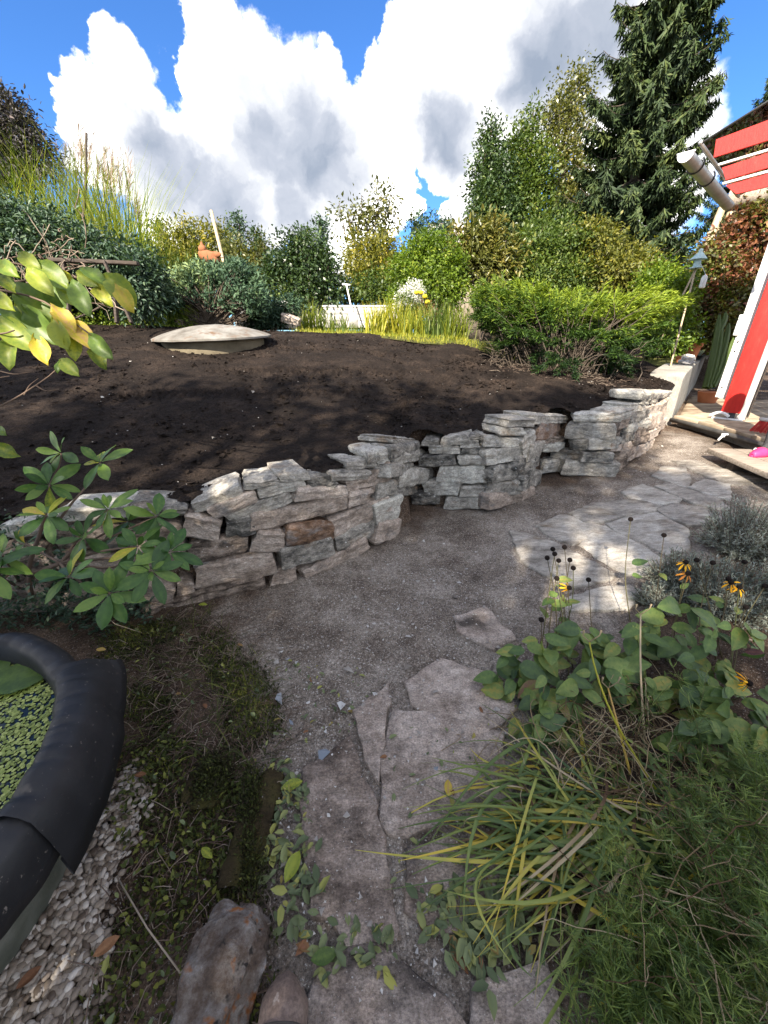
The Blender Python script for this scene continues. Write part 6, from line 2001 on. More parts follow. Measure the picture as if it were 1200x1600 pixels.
# dead needles and twigs there
b = Bag()
for p in inpx(MOSS, 620, 0.012):
    a = rng.uniform(0, 6.28); l = rng.uniform(0.03, 0.14)
    tube(b, curve(p, p + np.array([math.cos(a) * l, math.sin(a) * l, rng.uniform(-0.005, 0.02)]), 0.008, 4, wob=0.004), rng.uniform(0.0008, 0.0018), 3, rng.random(), cap=False)
for p in inpx([(240, 960), (420, 930), (470, 1000), (440, 1060), (260, 1020)], 170, 0.01):
    a = rng.uniform(0, 6.28); l = rng.uniform(0.03, 0.14)
    tube(b, curve(p, p + np.array([math.cos(a) * l, math.sin(a) * l, rng.uniform(-0.005, 0.02)]), 0.008, 4, wob=0.004), rng.uniform(0.0008, 0.0016), 3, rng.random(), cap=False)
tube(b, [ong(183, 1370, 0.05), ong(230, 1450, 0.06), ong(282, 1520, 0.05)], 0.0022, 5, 0.95)
tube(b, [ong(282, 1520, 0.05), ong(300, 1500, 0.05)], 0.0018, 5, 0.95)
tube(b, [ong(150, 950, 0.10), ong(180, 975, 0.06), ong(225, 990, 0.02)], 0.002, 5, 0.9)
o = b.build('dead_twigs', twig_m)
tag(o, 'thin dead twigs and needles littering the mossy ground', 'twigs', kind='stuff')
# low plants behind the pond under the rhododendron
b = Bag()
P = inpx([(-60, 1000), (60, 930), (230, 950), (250, 980), (160, 1000), (60, 985)], 1500)
a = rand_unit(1500); a[:, 2] = np.abs(a[:, 2]) * 0.8
leaves(b, P + UP * rng.uniform(0, 0.22, (1500, 1)), a, rand_unit(1500) * 0.5 + UP, rng.uniform(0.02, 0.045, 1500), 0.014, np.clip(rng.normal(0.35, 0.2, 1500), 0, 1), True)
P = np.array([at(rng.uniform(-60, 120), rng.uniform(800, 960), rng.uniform(1.9, 2.25)) for _ in range(900)])
leaves(b, P, rand_unit(900), rand_unit(900) + UP, rng.uniform(0.02, 0.04, 900), 0.016, np.clip(rng.normal(0.3, 0.2, 900), 0, 1), True)
o = b.build('ground_cover', lf_teal)
tag(o, 'low leafy ground cover growing behind the pond below the rhododendron', 'ground cover', kind='stuff')
# fallen leaves
def litter(P, L, bag, flat=0.25):
    n = len(P)
    a = rng.uniform(0, 6.28, n)
    Dv = np.column_stack([np.cos(a), np.sin(a), rng.normal(0, flat, n)])
    leaves(bag, P, Dv, UP + rng.normal(0, 0.35, (n, 3)), L, L * 0.48, np.clip(rng.normal(0.4, 0.3, n), 0, 1), True, 0.25)
b = Bag()
litter(inpx([(420, 1190), (480, 1200), (490, 1320), (520, 1440), (640, 1470), (640, 1540), (500, 1530), (430, 1450), (415, 1300)], 190, 0.03), rng.uniform(0.02, 0.055, 190), b)
litter(inpx([(700, 1380), (820, 1350), (850, 1480), (760, 1560), (690, 1500), (640, 1420)], 170, 0.03), rng.uniform(0.025, 0.06, 170), b)
litter(inpx([(440, 1030), (560, 1040), (600, 1100), (520, 1180), (440, 1150)], 60, 0.015), rng.uniform(0.012, 0.035, 60), b)
litter(inpx([(600, 1150), (840, 1100), (840, 1350), (620, 1400)], 60, 0.03), rng.uniform(0.012, 0.04, 60), b)
litter(inpx([(900, 1100), (1150, 1100), (1200, 1300), (1000, 1500), (850, 1300)], 200, 0.03), rng.uniform(0.02, 0.05, 200), b)
litter(inpx(MOSS, 70, 0.03), rng.uniform(0.015, 0.04, 70), b)
o = b.build('fallen_leaves', lf_litter)
tag(o, 'wilted green and yellow leaves littering the path joints', 'leaves', kind='stuff')
ffl = [hero('fallen_leaf', m_, ell(0.24, 0.5, 0.8), 0.1, 0.12, 0.06, seed=21 + k) for k, m_ in enumerate((lf_mag, lf_yellow, brown_leaf))]
for (px, py, hd, L, k, lb_) in ((440, 1232, 20, 0.075, 1, 'pale yellow-green fallen leaf beside the big flagstone'), (445, 1380, 70, 0.085, 0, 'large grey-green wilted leaf lying along the path edge'), (485, 1500, 10, 0.07, 0, 'bright green wilted leaf just above the boot'), (315, 1325, -30, 0.05, 1, 'small yellow fallen leaf on the moss'), (150, 1015, 0, 0.05, 1, 'pale dry leaf lying behind the pond liner'), (145, 1495, 40, 0.06, 2, 'rusty brown leaf lying on the pebbles'), (25, 1545, 50, 0.05, 2, 'orange-brown leaf on the pebbles at the frame edge'), (210, 1212, 10, 0.04, 2, 'orange round leaf beside the pebbles below the liner'), (310, 945, 5, 0.05, 0, 'green fallen leaf at the foot of the stone wall'), (700, 1245, 80, 0.06, 1, 'yellow curled leaf tip on the split flagstone')):
    p = ong(px, py, 0.035)
    o = put_leaf(ffl[k], p, (math.cos(R(hd)), math.sin(R(hd)), 0.06), (0.1, -0.2, 1), L, None, 'fallen_leaf')
    tag(o, lb_, 'leaf')
# moss over the edging stones
b = Bag()
for (x0, y0, x1, y1, w_) in ((398, 1215, 392, 1400, 0.055), (330, 1215, 335, 1240, 0.07)):
    p, q = ong(x0, y0), ong(x1, y1)
    n = 2600
    f = rng.random((n, 1))
    C = p + (q - p) * f + np.column_stack([rng.normal(0, w_ * 0.6, n), rng.normal(0, w_ * 0.5, n), np.zeros(n)])
    mid = p + (q - p) * f
    C[:, 2] = np.array([gz(*c[:2]) for c in C]) + 0.055 * np.exp(-((C[:, 0] - mid[:, 0]) / w_) ** 2) + rng.uniform(-0.01, 0.012, n)
    Dv = rand_unit(n); Dv[:, 2] = np.abs(Dv[:, 2]) + 0.4
    leaves(b, C, Dv, rand_unit(n), rng.uniform(0.008, 0.02, n), 0.006, np.clip(rng.normal(0.3, 0.25, n), 0, 1))
tag(b.build('stone_moss', lf_moss), 'dark moss cushions growing over the edging stones beside the path', 'moss', kind='stuff')
# rocks at the lower left
rng = np.random.default_rng(5)
for (px, py, w_, d_, h_, m_, lb_) in ((352, 1535, 0.17, 0.25, 0.12, rock_m, 'mottled rust and grey rock in the moss beside the boot'), (398, 1300, 0.11, 0.38, 0.05, mossrock_m, 'long dark mossy edging stone along the path'), (330, 1225, 0.15, 0.20, 0.04, mossrock_m, 'dark mossy mound stone behind the edging stone')):
    p = ong(px, py)
    me = stone_mesh(w_, h_ * 1.5, d_, m_, 'rock', cuts=7, n=(14, 16, 10), bumpy=0.035, p=3.6, jit=0.10, ledge=0.3)
    o = link('rock', me, None, Matrix.Translation(Vector(p + UP * h_ * 0.3)) @ Matrix.Rotation(R(-8), 4, 'Z'))
    tag(o, lb_, 'rock')

rng = np.random.default_rng(23)

# ------------------------------------------------------------------ shrubs and trees behind
def crown(bag, lobes_, nclump, per, L, W, spread, tint0=0.45, hexa=False, droop=0.15, shell=0.45):
    lobes_ = np.asarray(lobes_, float)
    vol = (lobes_[:, 3] * lobes_[:, 4] * lobes_[:, 5]) ** 0.7
    k = rng.choice(len(lobes_), nclump, p=vol / vol.sum())
    U = rand_unit(nclump)
    r_ = rng.random(nclump) ** shell
    C = lobes_[k, :3] + U * lobes_[k, 3:] * r_[:, None]
    ct = rng.normal(tint0, 0.14, nclump)
    n = nclump * per
    Cc = np.repeat(C, per, 0)
    off = rng.normal(0, 1, (n, 3)) * spread
    out = nrm(np.repeat(U, per, 0) * 0.7 + off / (spread + 1e-6) * 0.4)
    Dv = out + rand_unit(n) * 0.9 + np.array([0, 0, -droop])
    N = out * 0.5 + UP * 0.7 + rand_unit(n) * 0.7
    ln = L * rng.uniform(0.65, 1.25, n)
    leaves(bag, Cc + off, Dv, N, ln, ln * W, np.clip(np.repeat(ct, per) + rng.normal(0, 0.13, n), 0, 1), hexa)
    return C
def pxlobes(spec, t):
    """ellipsoids given in photograph pixels (x, y, rx, ry[, dt])"""
    out = []
    for s in spec:
        tt = t + (s[4] if len(s) > 4 else 0)
        c = at(s[0], s[1], tt)
        k = tt / 600.0
        out.append((*c, s[2] * k, min(s[2], s[3] * 1.5) * k * 0.9, s[3] * k * 1.12))
    return out
def woody(name, label, cat, base_px, t, lobes_px, m, nclump, per, L, W=0.5, spread=0.08, tint0=0.45, hexa=False, stems=6, sr=0.02, group=None, droop=0.15, shell=0.45, zbase=None, bark=bark_m):
    p = at(base_px[0], base_px[1], t)
    z = upground(p[0], p[1]) if zbase is None else zbase
    base = np.array([p[0], p[1], z - 0.02])
    o = thing(name, base, label, cat, group)
    b = Bag()
    lb = pxlobes(lobes_px, t)
    C = crown(b, lb, nclump, per, L, W, spread, tint0, hexa, droop, shell)
    b.build('crown', m, o)
    s_ = Bag()
    big = sorted(lb, key=lambda q: -q[3] * q[5])[:max(1, stems)]
    for q in big:
        c = np.array(q[:3])
        branch(s_, [base + rng.normal(0, sr, 3) * np.array([1, 1, 0]), base + (c - base) * 0.5 + rng.normal(0, 0.05, 3), c + np.array([0, 0, q[5] * 0.5])], sr, sr * 0.35, 6, 0.4)
    for c in C[rng.choice(len(C), min(len(C), 60), replace=False)]:
        q = lb[int(np.argmin([np.linalg.norm(np.array(w[:3]) - c) for w in lb]))]
        branch(s_, [np.array(q[:3]) - UP * q[5] * 0.3, c], sr * 0.3, sr * 0.1, 4, 0.5, 4)
    s_.build('trunk', bark, o)
    return o
# far tree line
FAR = ['far tree at the edge of the striped grass plumes', 'far tree just behind the yellowish twiggy shrub', 'far tree behind the clay bird figure', 'far tree directly behind the leaning pole', 'far tree between the pole and the glossy shrub', 'far tree showing above the pole foot', 'far tree behind the glossy shrub top', 'pointed far tree peeping over the glossy shrub', 'far tree half hidden by the striped grass', 'far tree between slender tree and dark conifer', 'far tree behind the slender airy tree']
k = 0
for (x, w_, h_) in ((225, 40, 32), (262, 34, 40), (300, 40, 36), (372, 30, 42), (402, 36, 34), (350, 30, 38), (500, 40, 40), (470, 26, 34), (196, 34, 30), (650, 40, 44), (600, 40, 38)):
    yb, t = 440, 34 + (k % 3) * 3
    lob = [(x + rng.normal(0, 4), yb - h_ * f, w_ * 0.5 * (1.15 - f * 0.8), 14) for f in (0.5, 0.8, 1.2, 1.6, 1.95)]
    woody('far_tree', FAR[k], 'tree', (x, yb + 22), t, lob, lf_dark if k % 3 else lf_teal, 90, 26, 0.30, 0.6, 0.32, 0.35, stems=2, sr=0.12, group='far trees on the horizon', zbase=1.3)
    k += 1
# the rest of the back row, far to near
woody('dark_conifer', 'dark pointed conifer behind the bright green shrub', 'tree', (690, 450), 15, [(680, 420, 30, 30), (683, 395, 24, 24), (690, 372, 18, 18), (668, 360, 10, 18), (694, 358, 12, 14)], lf_teal, 170, 30, 0.14, 0.5, 0.16, 0.35, stems=3, sr=0.06)
woody('thin_tree', 'slender airy tree with sparse leaves against the clouds', 'tree', (572, 460), 13, [(575, 390, 44, 26), (545, 345, 26, 22), (590, 325, 30, 26), (610, 318, 16, 20), (565, 315, 14, 14), (530, 325, 12, 12), (622, 345, 12, 14), (575, 355, 30, 22)], lf_olive, 150, 12, 0.15, 0.5, 0.16, 0.4, stems=8, sr=0.035, shell=0.6)
woody('golden_shrub', 'golden yellow-green shrub under the slender airy tree', 'shrub', (585, 480), 10.5, [(560, 405, 30, 28), (600, 410, 34, 30), (580, 440, 50, 30), (620, 440, 30, 30)], lf_gold, 240, 34, 0.10, 0.5, 0.11, 0.45, stems=5)
woody('green_thicket', 'mid green thicket behind the golden shrub base', 'shrub', (600, 490), 9.8, [(570, 462, 40, 26), (620, 455, 40, 30), (650, 430, 30, 40), (545, 470, 26, 20)], lf_mid, 200, 34, 0.09, 0.45, 0.1, 0.4, stems=4)
woody('glossy_shrub', 'dark glossy rounded shrub behind the leaning pole', 'shrub', (470, 500), 9.0, [(450, 430, 34, 46), (490, 425, 36, 52), (470, 395, 34, 28), (515, 440, 22, 40), (430, 445, 20, 36), (475, 465, 50, 24)], lf_dark, 420, 34, 0.085, 0.55, 0.10, 0.4, stems=6)
woody('yellowish_shrub', 'yellowish twiggy shrub behind the bright tall grass', 'shrub', (300, 470), 11, [(275, 385, 28, 26), (310, 370, 30, 30), (340, 385, 26, 28), (300, 410, 44, 22), (255, 400, 20, 18)], lf_gold, 220, 30, 0.10, 0.5, 0.12, 0.4, stems=6)
woody('dull_shrub', 'dull olive shrub between the leaning pole and the glossy shrub', 'shrub', (385, 480), 10.5, [(370, 405, 26, 24), (400, 415, 26, 24), (385, 440, 40, 22), (415, 400, 14, 18)], lf_olive, 170, 30, 0.10, 0.5, 0.12, 0.35, stems=4)
woody('bright_shrub', 'bright green leafy shrub at the centre behind the white asters', 'shrub', (672, 510), 8.2, [(650, 420, 32, 32), (690, 415, 34, 34), (670, 390, 26, 22), (630, 440, 24, 30), (705, 445, 24, 38), (670, 455, 50, 30), (640, 470, 30, 22)], lf_lime, 430, 36, 0.075, 0.5, 0.085, 0.45, stems=6)
# tall hedge trees
woody('hedge_tree', 'dark narrow tree at the near end of the tall tree row', 'tree', (768, 470), 11.5, [(765, 230, 14, 34), (752, 280, 20, 40), (775, 290, 28, 46), (758, 335, 30, 36), (785, 350, 36, 36), (770, 390, 44, 34), (772, 210, 8, 20)], lf_dark, 480, 40, 0.11, 0.5, 0.13, 0.45, stems=6, sr=0.06)
woody('hedge_tree', 'olive-green tree second in the tall tree row', 'tree', (825, 470), 11.8, [(830, 200, 12, 34), (815, 250, 26, 40), (840, 290, 30, 46), (812, 320, 28, 46), (840, 360, 36, 36), (825, 400, 44, 30), (805, 215, 8, 26)], lf_mid, 470, 40, 0.11, 0.5, 0.14, 0.5, stems=6, sr=0.06)
woody('birch_tree', 'tall thin-topped birch with yellowing leaves beside the spruce', 'tree', (885, 470), 12.2, [(905, 130, 14, 24), (890, 165, 28, 34), (870, 210, 28, 40), (905, 225, 30, 40), (880, 270, 38, 36), (915, 290, 24, 34), (880, 330, 40, 30), (860, 175, 12, 20)], lf_olive, 400, 26, 0.11, 0.55, 0.17, 0.5, stems=7, sr=0.05, shell=0.55)
woody('understory_tree', 'small tree filling the gap below the birch crown', 'tree', (885, 480), 10.8, [(870, 390, 40, 34), (920, 400, 36, 36), (895, 360, 26, 24), (845, 370, 26, 28), (940, 380, 24, 30)], lf_mid, 260, 30, 0.10, 0.5, 0.12, 0.4, stems=5, sr=0.04)
# big spruce
def spruce(name, label, bx, by, height, r0, zb, nwh, m, seedz=0.0, per=7, twl=0.30, zmin=0.3, dense=1.0):
    base = np.array([bx, by, zb])
    o = thing(name, base, label, 'tree')
    s_, b = Bag(), Bag()
    tube(s_, [base + UP * height * f for f in np.linspace(0, 1, 8)], np.linspace(0.17, 0.015, 8) * height / 11, 9, 0.3)
    for w in range(nwh):
        f = (w + rng.random() * 0.8) / nwh
        z = zmin + (height - zmin) * f
        rad = r0 * (1 - f) ** 0.82 + 0.08
        for q in range(per):
            a = q * 2 * math.pi / per + w * 0.9 + rng.normal(0, 0.2)
            ln = rad * rng.uniform(0.75, 1.15)
            hd = np.array([math.cos(a), math.sin(a), 0])
            s = np.linspace(0, 1, 9)
            drop = ln * (0.42 - 0.30 * f)
            P = base + UP * z + hd * (s * ln)[:, None] + UP * (-drop * np.sin(s * math.pi * 0.62) ** 1.2 + 0.22 * ln * s ** 3)[:, None]
            tube(s_, P, np.linspace(0.022, 0.005, 9), 4, 0.4, cap=False)
            m_ = int(ln * 85 * dense) + 12
            ff = rng.uniform(0.12, 1.0, m_) ** 0.8
            C = np.column_stack([np.interp(ff, s, P[:, c]) for c in range(3)])
            sd_ = np.array([-hd[1], hd[0], 0])
            sgn = rng.choice([-1, 1], m_)
            Dv = hd * rng.uniform(0.05, 0.6, m_)[:, None] + sd_ * (sgn * rng.uniform(0.0, 0.7, m_))[:, None] + UP * (-rng.uniform(0.2, 1.5, m_))[:, None]
            L = twl * rng.uniform(0.5, 1.2, m_) * (1.15 - 0.5 * ff)
            ct = rng.normal(0.4, 0.12)
            leaves(b, C, Dv, rand_unit(m_) * 0.6 + hd + UP * 0.4, L, L * 0.17, np.clip(ct + rng.normal(0, 0.15, m_) + ff * 0.15, 0, 1))
            mid = C + nrm(Dv) * (L * 0.5)[:, None]
            for rep in range(2):
                leaves(b, mid, Dv * 0.6 + rand_unit(m_) * 0.8, rand_unit(m_), L * 0.5, L * 0.12, np.clip(ct + rng.normal(0.05, 0.15, m_) + ff * 0.2, 0, 1))
    # leader
    b.build('crown', m, o)
    s_.build('trunk', bark_m, o)
    return o
spp = at(958, 440, 11.0)
spruce('spruce_tree', 'tall dark spruce with drooping branches towering over the porch', spp[0], spp[1], 11.6, 2.2, 1.2, 36, lf_spruce, per=8, twl=0.42)
spp = at(1182, 300, 17.5)
spruce('spruce_tree', 'small far spruce top showing beyond the glass roof', spp[0], spp[1], 12.2, 2.0, 1.0, 20, lf_spruce, per=6, twl=0.45, zmin=6.0)
# shrubs in front of the tree row
woody('laurel_shrub', 'leggy yellow-brown laurel shrub with visible stems beside the juniper', 'shrub', (755, 500), 8.6, [(725, 385, 22, 26), (755, 375, 30, 28), (790, 390, 26, 30), (740, 415, 34, 24), (775, 420, 36, 26), (715, 405, 14, 20)], lf_olive, 250, 22, 0.13, 0.36, 0.10, 0.55, True, stems=9, sr=0.018)
woody('leafy_shrub', 'mid green leafy shrub behind the middle of the juniper', 'shrub', (860, 500), 8.7, [(830, 400, 34, 34), (870, 390, 40, 34), (905, 400, 34, 36), (850, 440, 48, 26), (900, 445, 40, 26), (815, 440, 24, 24)], lf_mid, 420, 32, 0.085, 0.5, 0.09, 0.5, stems=6)
woody('leafy_shrub', 'yellow-tipped rose shrub beneath the spruce', 'shrub', (960, 500), 8.4, [(945, 385, 34, 28), (985, 410, 34, 30), (955, 430, 44, 30), (1010, 440, 30, 26), (920, 365, 22, 18)], lf_gold, 330, 28, 0.08, 0.5, 0.10, 0.3, stems=6)
woody('leafy_shrub', 'bright yellow-green shrub between the juniper and the bird feeder', 'shrub', (1040, 540), 6.9, [(1030, 445, 34, 26), (1058, 470, 26, 28), (1020, 480, 34, 28), (1045, 520, 32, 28), (1072, 445, 16, 22)], lf_lime, 380, 30, 0.07, 0.5, 0.085, 0.45, stems=5, zbase=0.9)
woody('russet_hedge', 'tall russet-red creeper hedge behind the white porch post', 'hedge', (1170, 560), 7.3, [(1130, 400, 30, 34), (1170, 370, 36, 40), (1210, 360, 40, 50), (1120, 450, 34, 40), (1165, 450, 44, 44), (1210, 450, 44, 50), (1140, 505, 40, 36), (1185, 520, 44, 36), (1240, 480, 50, 60), (1105, 425, 16, 24), (1100, 480, 18, 24), (1260, 400, 50, 60)], lf_red, 950, 34, 0.085, 0.6, 0.10, 0.45, stems=8, zbase=0.5)
woody('leafy_shrub', 'green-leaved shrub growing through the foot of the russet hedge', 'shrub', (1135, 575), 7.2, [(1140, 540, 22, 16), (1160, 555, 24, 14), (1150, 525, 16, 14), (1120, 470, 14, 16)], lf_lime, 150, 26, 0.06, 0.5, 0.06, 0.55, stems=3, zbase=0.5)

woody('russet_hedge', 'olive and gold creeper strand hanging through the russet hedge', 'hedge', (1185, 560), 7.1, [(1120, 410, 22, 22), (1190, 340, 26, 22), (1150, 470, 30, 26), (1205, 430, 26, 34), (1125, 500, 22, 22), (1180, 500, 26, 22), (1108, 390, 14, 14)], lf_olive, 260, 26, 0.075, 0.55, 0.10, 0.5, stems=5, zbase=0.5)
woody('dark_thicket', 'dark thicket closing the gap below the spruce branches', 'shrub', (1000, 480), 14.0, [(940, 420, 50, 36), (1010, 415, 50, 40), (1080, 420, 50, 46), (980, 450, 60, 30), (1120, 400, 40, 40)], lf_spruce, 300, 34, 0.16, 0.5, 0.2, 0.35, stems=4, sr=0.06)
# juniper
def juniper():
    p = at(870, 598, 5.25)
    base = np.array([p[0], p[1], upground(p[0], p[1])])
    o = thing('juniper', base, 'wide spreading juniper with bright yellow-green feathery tips beside the wall', 'shrub')
    b, s_, d_ = Bag(), Bag(), Bag()
    ends = []
    for k in range(250):
        px = rng.uniform(742, 1052)
        top = np.interp(px, [740, 770, 830, 900, 960, 1020, 1075], [455, 450, 458, 470, 458, 462, 462])
        bot = np.interp(px, [740, 770, 860, 930, 1000, 1050], [505, 540, 575, 590, 570, 520])
        py = top + rng.uniform(-4, 14) + (bot - top) * rng.random() ** 1.6
        ends.append((px, py, 5.25 + rng.uniform(-0.55, 0.75) - 0.25 * (py - 450) / 130))
    for k in range(46):
        px = rng.uniform(985, 1078)
        ends.append((px, rng.uniform(456, 475) + 0.75 * rng.random() * (1085 - px), 5.2 + rng.uniform(-0.3, 0.5)))
    for px in np.linspace(745, 1068, 60):
        ends.append((px, np.interp(px, [740, 770, 830, 900, 960, 1020, 1075], [452, 448, 456, 466, 456, 462, 456]) + rng.uniform(-16, 14), 5.2 + rng.uniform(-0.3, 0.6)))
    for (px, py, t) in ends:
        e = at(px, py, t)
        st = base + np.array([(e[0] - base[0]) * rng.uniform(0.25, 0.6) + rng.normal(0, 0.12), (e[1] - base[1]) * 0.4 + rng.normal(0, 0.15), 0.0])
        st[2] = upground(st[0], st[1]) - 0.02
        P = curve(st, e, 0.16, 8, wob=0.012)
        tube(s_, P, np.linspace(0.007, 0.002, 8), 4, rng.uniform(0.2, 0.6), cap=False)
        head = nrm(P[-1] - P[-3])
        m_ = 44
        f = rng.uniform(0.40, 1.0, m_) ** 0.7
        C = np.column_stack([np.interp(f, np.linspace(0, 1, 8), P[:, c]) for c in range(3)])
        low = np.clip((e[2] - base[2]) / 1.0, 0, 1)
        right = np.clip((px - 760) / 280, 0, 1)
        tb = 0.12 + 0.58 * low ** 1.3 + 0.36 * right * low  # tint lightened upward and rightward: sunlit tips and shaded underside painted in
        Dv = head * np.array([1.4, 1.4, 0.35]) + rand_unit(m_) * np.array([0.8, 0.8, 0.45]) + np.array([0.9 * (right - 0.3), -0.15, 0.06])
        L = rng.uniform(0.07, 0.17, m_)
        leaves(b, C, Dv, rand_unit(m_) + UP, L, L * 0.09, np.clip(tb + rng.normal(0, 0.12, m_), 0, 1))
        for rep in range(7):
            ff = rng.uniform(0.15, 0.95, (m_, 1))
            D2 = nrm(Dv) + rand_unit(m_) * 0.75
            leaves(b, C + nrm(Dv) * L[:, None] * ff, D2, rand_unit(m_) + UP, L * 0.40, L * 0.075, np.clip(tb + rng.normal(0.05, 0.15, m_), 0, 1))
    b.build('crown', lf_juni, o)
    s_.build('trunk', bark_m, o)
    # bare brown twigs below
    for k in range(230):
        px = rng.uniform(765, 945); py = rng.uniform(525, 600)
        e = at(px, py, 5.0 + rng.uniform(-0.15, 0.35))
        e[2] = max(e[2], upground(e[0], e[1]) + 0.02)
        a = rng.normal(0, 1, 3) * np.array([0.16, 0.08, 0.12])
        tube(d_, curve(e, e + a, rng.uniform(-0.03, 0.03), 6, wob=0.012), rng.uniform(0.002, 0.005), 4, rng.uniform(0.1, 0.9), cap=False)
    d_.build('dead_twigs', bark_m, o)
juniper()
# fallen needles and dead sprays at the juniper's foot
b = Bag()
for k in range(140):
    e = at(rng.uniform(770, 960), 0, 5.0); x = e[0]; y = 4.75 + rng.uniform(-0.25, 0.35) + (0.5 - 0.25 * (x - 1.4))
    p = np.array([x, y, upground(x, y) + 0.015]); a = rng.uniform(0, 6.28); l = rng.uniform(0.04, 0.16)
    tube(b, curve(p, p + np.array([math.cos(a) * l, math.sin(a) * l, 0.01]), 0.01, 4, wob=0.005), 0.002, 3, rng.random(), cap=False)
tag(b.build('juniper_litter', twig_m), 'dead brown twigs lying on the soil at the foot of the juniper', 'twigs', kind='stuff')

# dwarf spruce behind the well
def dwarf():
    p = at(335, 508, 6.3)
    base = np.array([p[0], p[1], upground(p[0], p[1])])
    o = thing('dwarf_spruce', base, 'wide blue-green dwarf spruce behind the well', 'shrub')
    b, s_ = Bag(), Bag()
    for (cx, cyy, rx, ry) in ((290, 448, 36, 20), (335, 435, 44, 20), (385, 445, 34, 24), (270, 462, 22, 16), (400, 472, 22, 22), (345, 462, 60, 22), (310, 430, 26, 14), (370, 425, 22, 14)):
        for k in range(60):
            u = rand_unit(1)[0]
            e = at(cx, cyy, 6.3 + rng.normal(0, 0.15)) + u * np.array([rx, rx * 0.7, ry]) * 6.3 / 600 * rng.uniform(0.4, 1)
            P = curve(base + np.array([rng.normal(0, 0.1), 0, 0.05]), e, 0.12, 6)
            if k % 3 == 0: tube(s_, P, np.linspace(0.018, 0.004, 6), 4, 0.3, cap=False)
            m_ = 34
            Dv = nrm(e - base + UP * 0.1) * 0.7 + rand_unit(m_)
            C = e + rng.normal(0, 0.05, (m_, 3))
            L = rng.uniform(0.05, 0.11, m_)
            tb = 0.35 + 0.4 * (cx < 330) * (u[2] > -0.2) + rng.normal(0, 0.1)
            leaves(b, C, Dv, rand_unit(m_), L, L * 0.28, np.clip(tb + rng.normal(0, 0.12, m_), 0, 1))
    for k in range(60):
        e = at(rng.uniform(270, 400), rng.uniform(470, 500), 6.2)
        branch(s_, [base + np.array([rng.normal(0, 0.15), 0, 0.02]), e], 0.012, 0.003, 4, 0.4, 5)
    b.build('crown', lf_bluespr, o)
    s_.build('trunk', bark_m, o)
dwarf()
# low dark juniper left of the pale slab
woody('low_conifer', 'low dark prostrate conifer between the pole and the pale slab', 'shrub', (425, 512), 6.9, [(420, 490, 30, 14), (448, 478, 22, 9), (405, 500, 22, 10)], lf_bluespr, 110, 40, 0.10, 0.2, 0.06, 0.25, stems=3)

# left hedge and grasses
woody('tall_shrub', 'tall plum-tinged leafy shrub in the top corner above the striped grass', 'shrub', (-10, 420), 6.4, [(10, 190, 34, 34), (35, 215, 26, 26), (55, 235, 20, 20), (-30, 235, 50, 46), (10, 250, 40, 26), (-5, 160, 24, 26), (72, 258, 16, 14), (-80, 200, 60, 70)], lf_plum, 460, 30, 0.085, 0.38, 0.10, 0.4, True, stems=7, droop=0.3)
woody('hedge_shrub', 'dense blue-green shrub forming the hedge above the wooden trestle', 'hedge', (70, 520), 5.3, [(15, 350, 45, 24), (75, 368, 50, 22), (135, 390, 45, 20), (190, 412, 40, 20), (20, 395, 60, 26), (100, 400, 50, 18), (230, 430, 22, 26), (-60, 360, 60, 50), (215, 455, 28, 34)], lf_teal, 900, 36, 0.075, 0.38, 0.09, 0.4, True, stems=7, droop=0.3)
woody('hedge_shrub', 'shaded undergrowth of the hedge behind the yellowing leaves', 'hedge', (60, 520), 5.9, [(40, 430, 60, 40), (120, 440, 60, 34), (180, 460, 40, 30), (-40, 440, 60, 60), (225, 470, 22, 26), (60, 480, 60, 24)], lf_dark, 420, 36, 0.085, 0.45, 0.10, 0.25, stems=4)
b = Bag()
for k in range(70):
    p = at(rng.uniform(-20, 140), rng.uniform(370, 470), 4.9)
    tube(b, curve(p, p + rng.normal(0, 1, 3) * np.array([0.3, 0.1, 0.3]), rng.uniform(-0.1, 0.1), 7, wob=0.02), rng.uniform(0.003, 0.008), 4, rng.uniform(0.3, 1), cap=False)
tag(b.build('bare_branches', twig_m), 'tangle of bare grey branches hanging below the left hedge', 'branches', kind='stuff')
def grass_clump(name, label, px0, px1, pyb, t, hpx, n, m, wdt, tint=(0.45, 0.2), rise=(0.8, 0.98), curl=0.5, group=None, depth=0.4, cat='grass', zb=None, seg=4):
    c = at((px0 + px1) / 2, pyb, t)
    z = upground(c[0], c[1]) if zb is None else zb
    base = np.array([c[0], c[1], z])
    o = thing(name, base, label, cat, group)
    w_ = (px1 - px0) * t / 600 / 2
    B = base + np.column_stack([rng.uniform(-w_, w_, n), rng.uniform(-depth, depth, n), np.zeros(n)])
    a = rng.uniform(0, 6.28, n)
    L = hpx * t / 600 * rng.uniform(0.6, 1.15, n)
    b = Bag()
    blades(b, B, np.column_stack([np.cos(a), np.sin(a), 0 * a]), L, wdt, rng.uniform(rise[0], rise[1], n), np.clip(rng.normal(tint[0], tint[1], n), 0, 1), seg, curl)
    b.build('blades', m, o)
    return o, B
zg, ZB = grass_clump('zebra_grass', 'tall striped yellow-green ornamental grass with feathery plumes above the hedge', 20, 225, 420, 6.8, 215, 1900, lf_zebra, 0.017, (0.62, 0.25), (0.80, 0.98), 0.36, None, 0.5, seg=6)
b, s_ = Bag(), Bag()
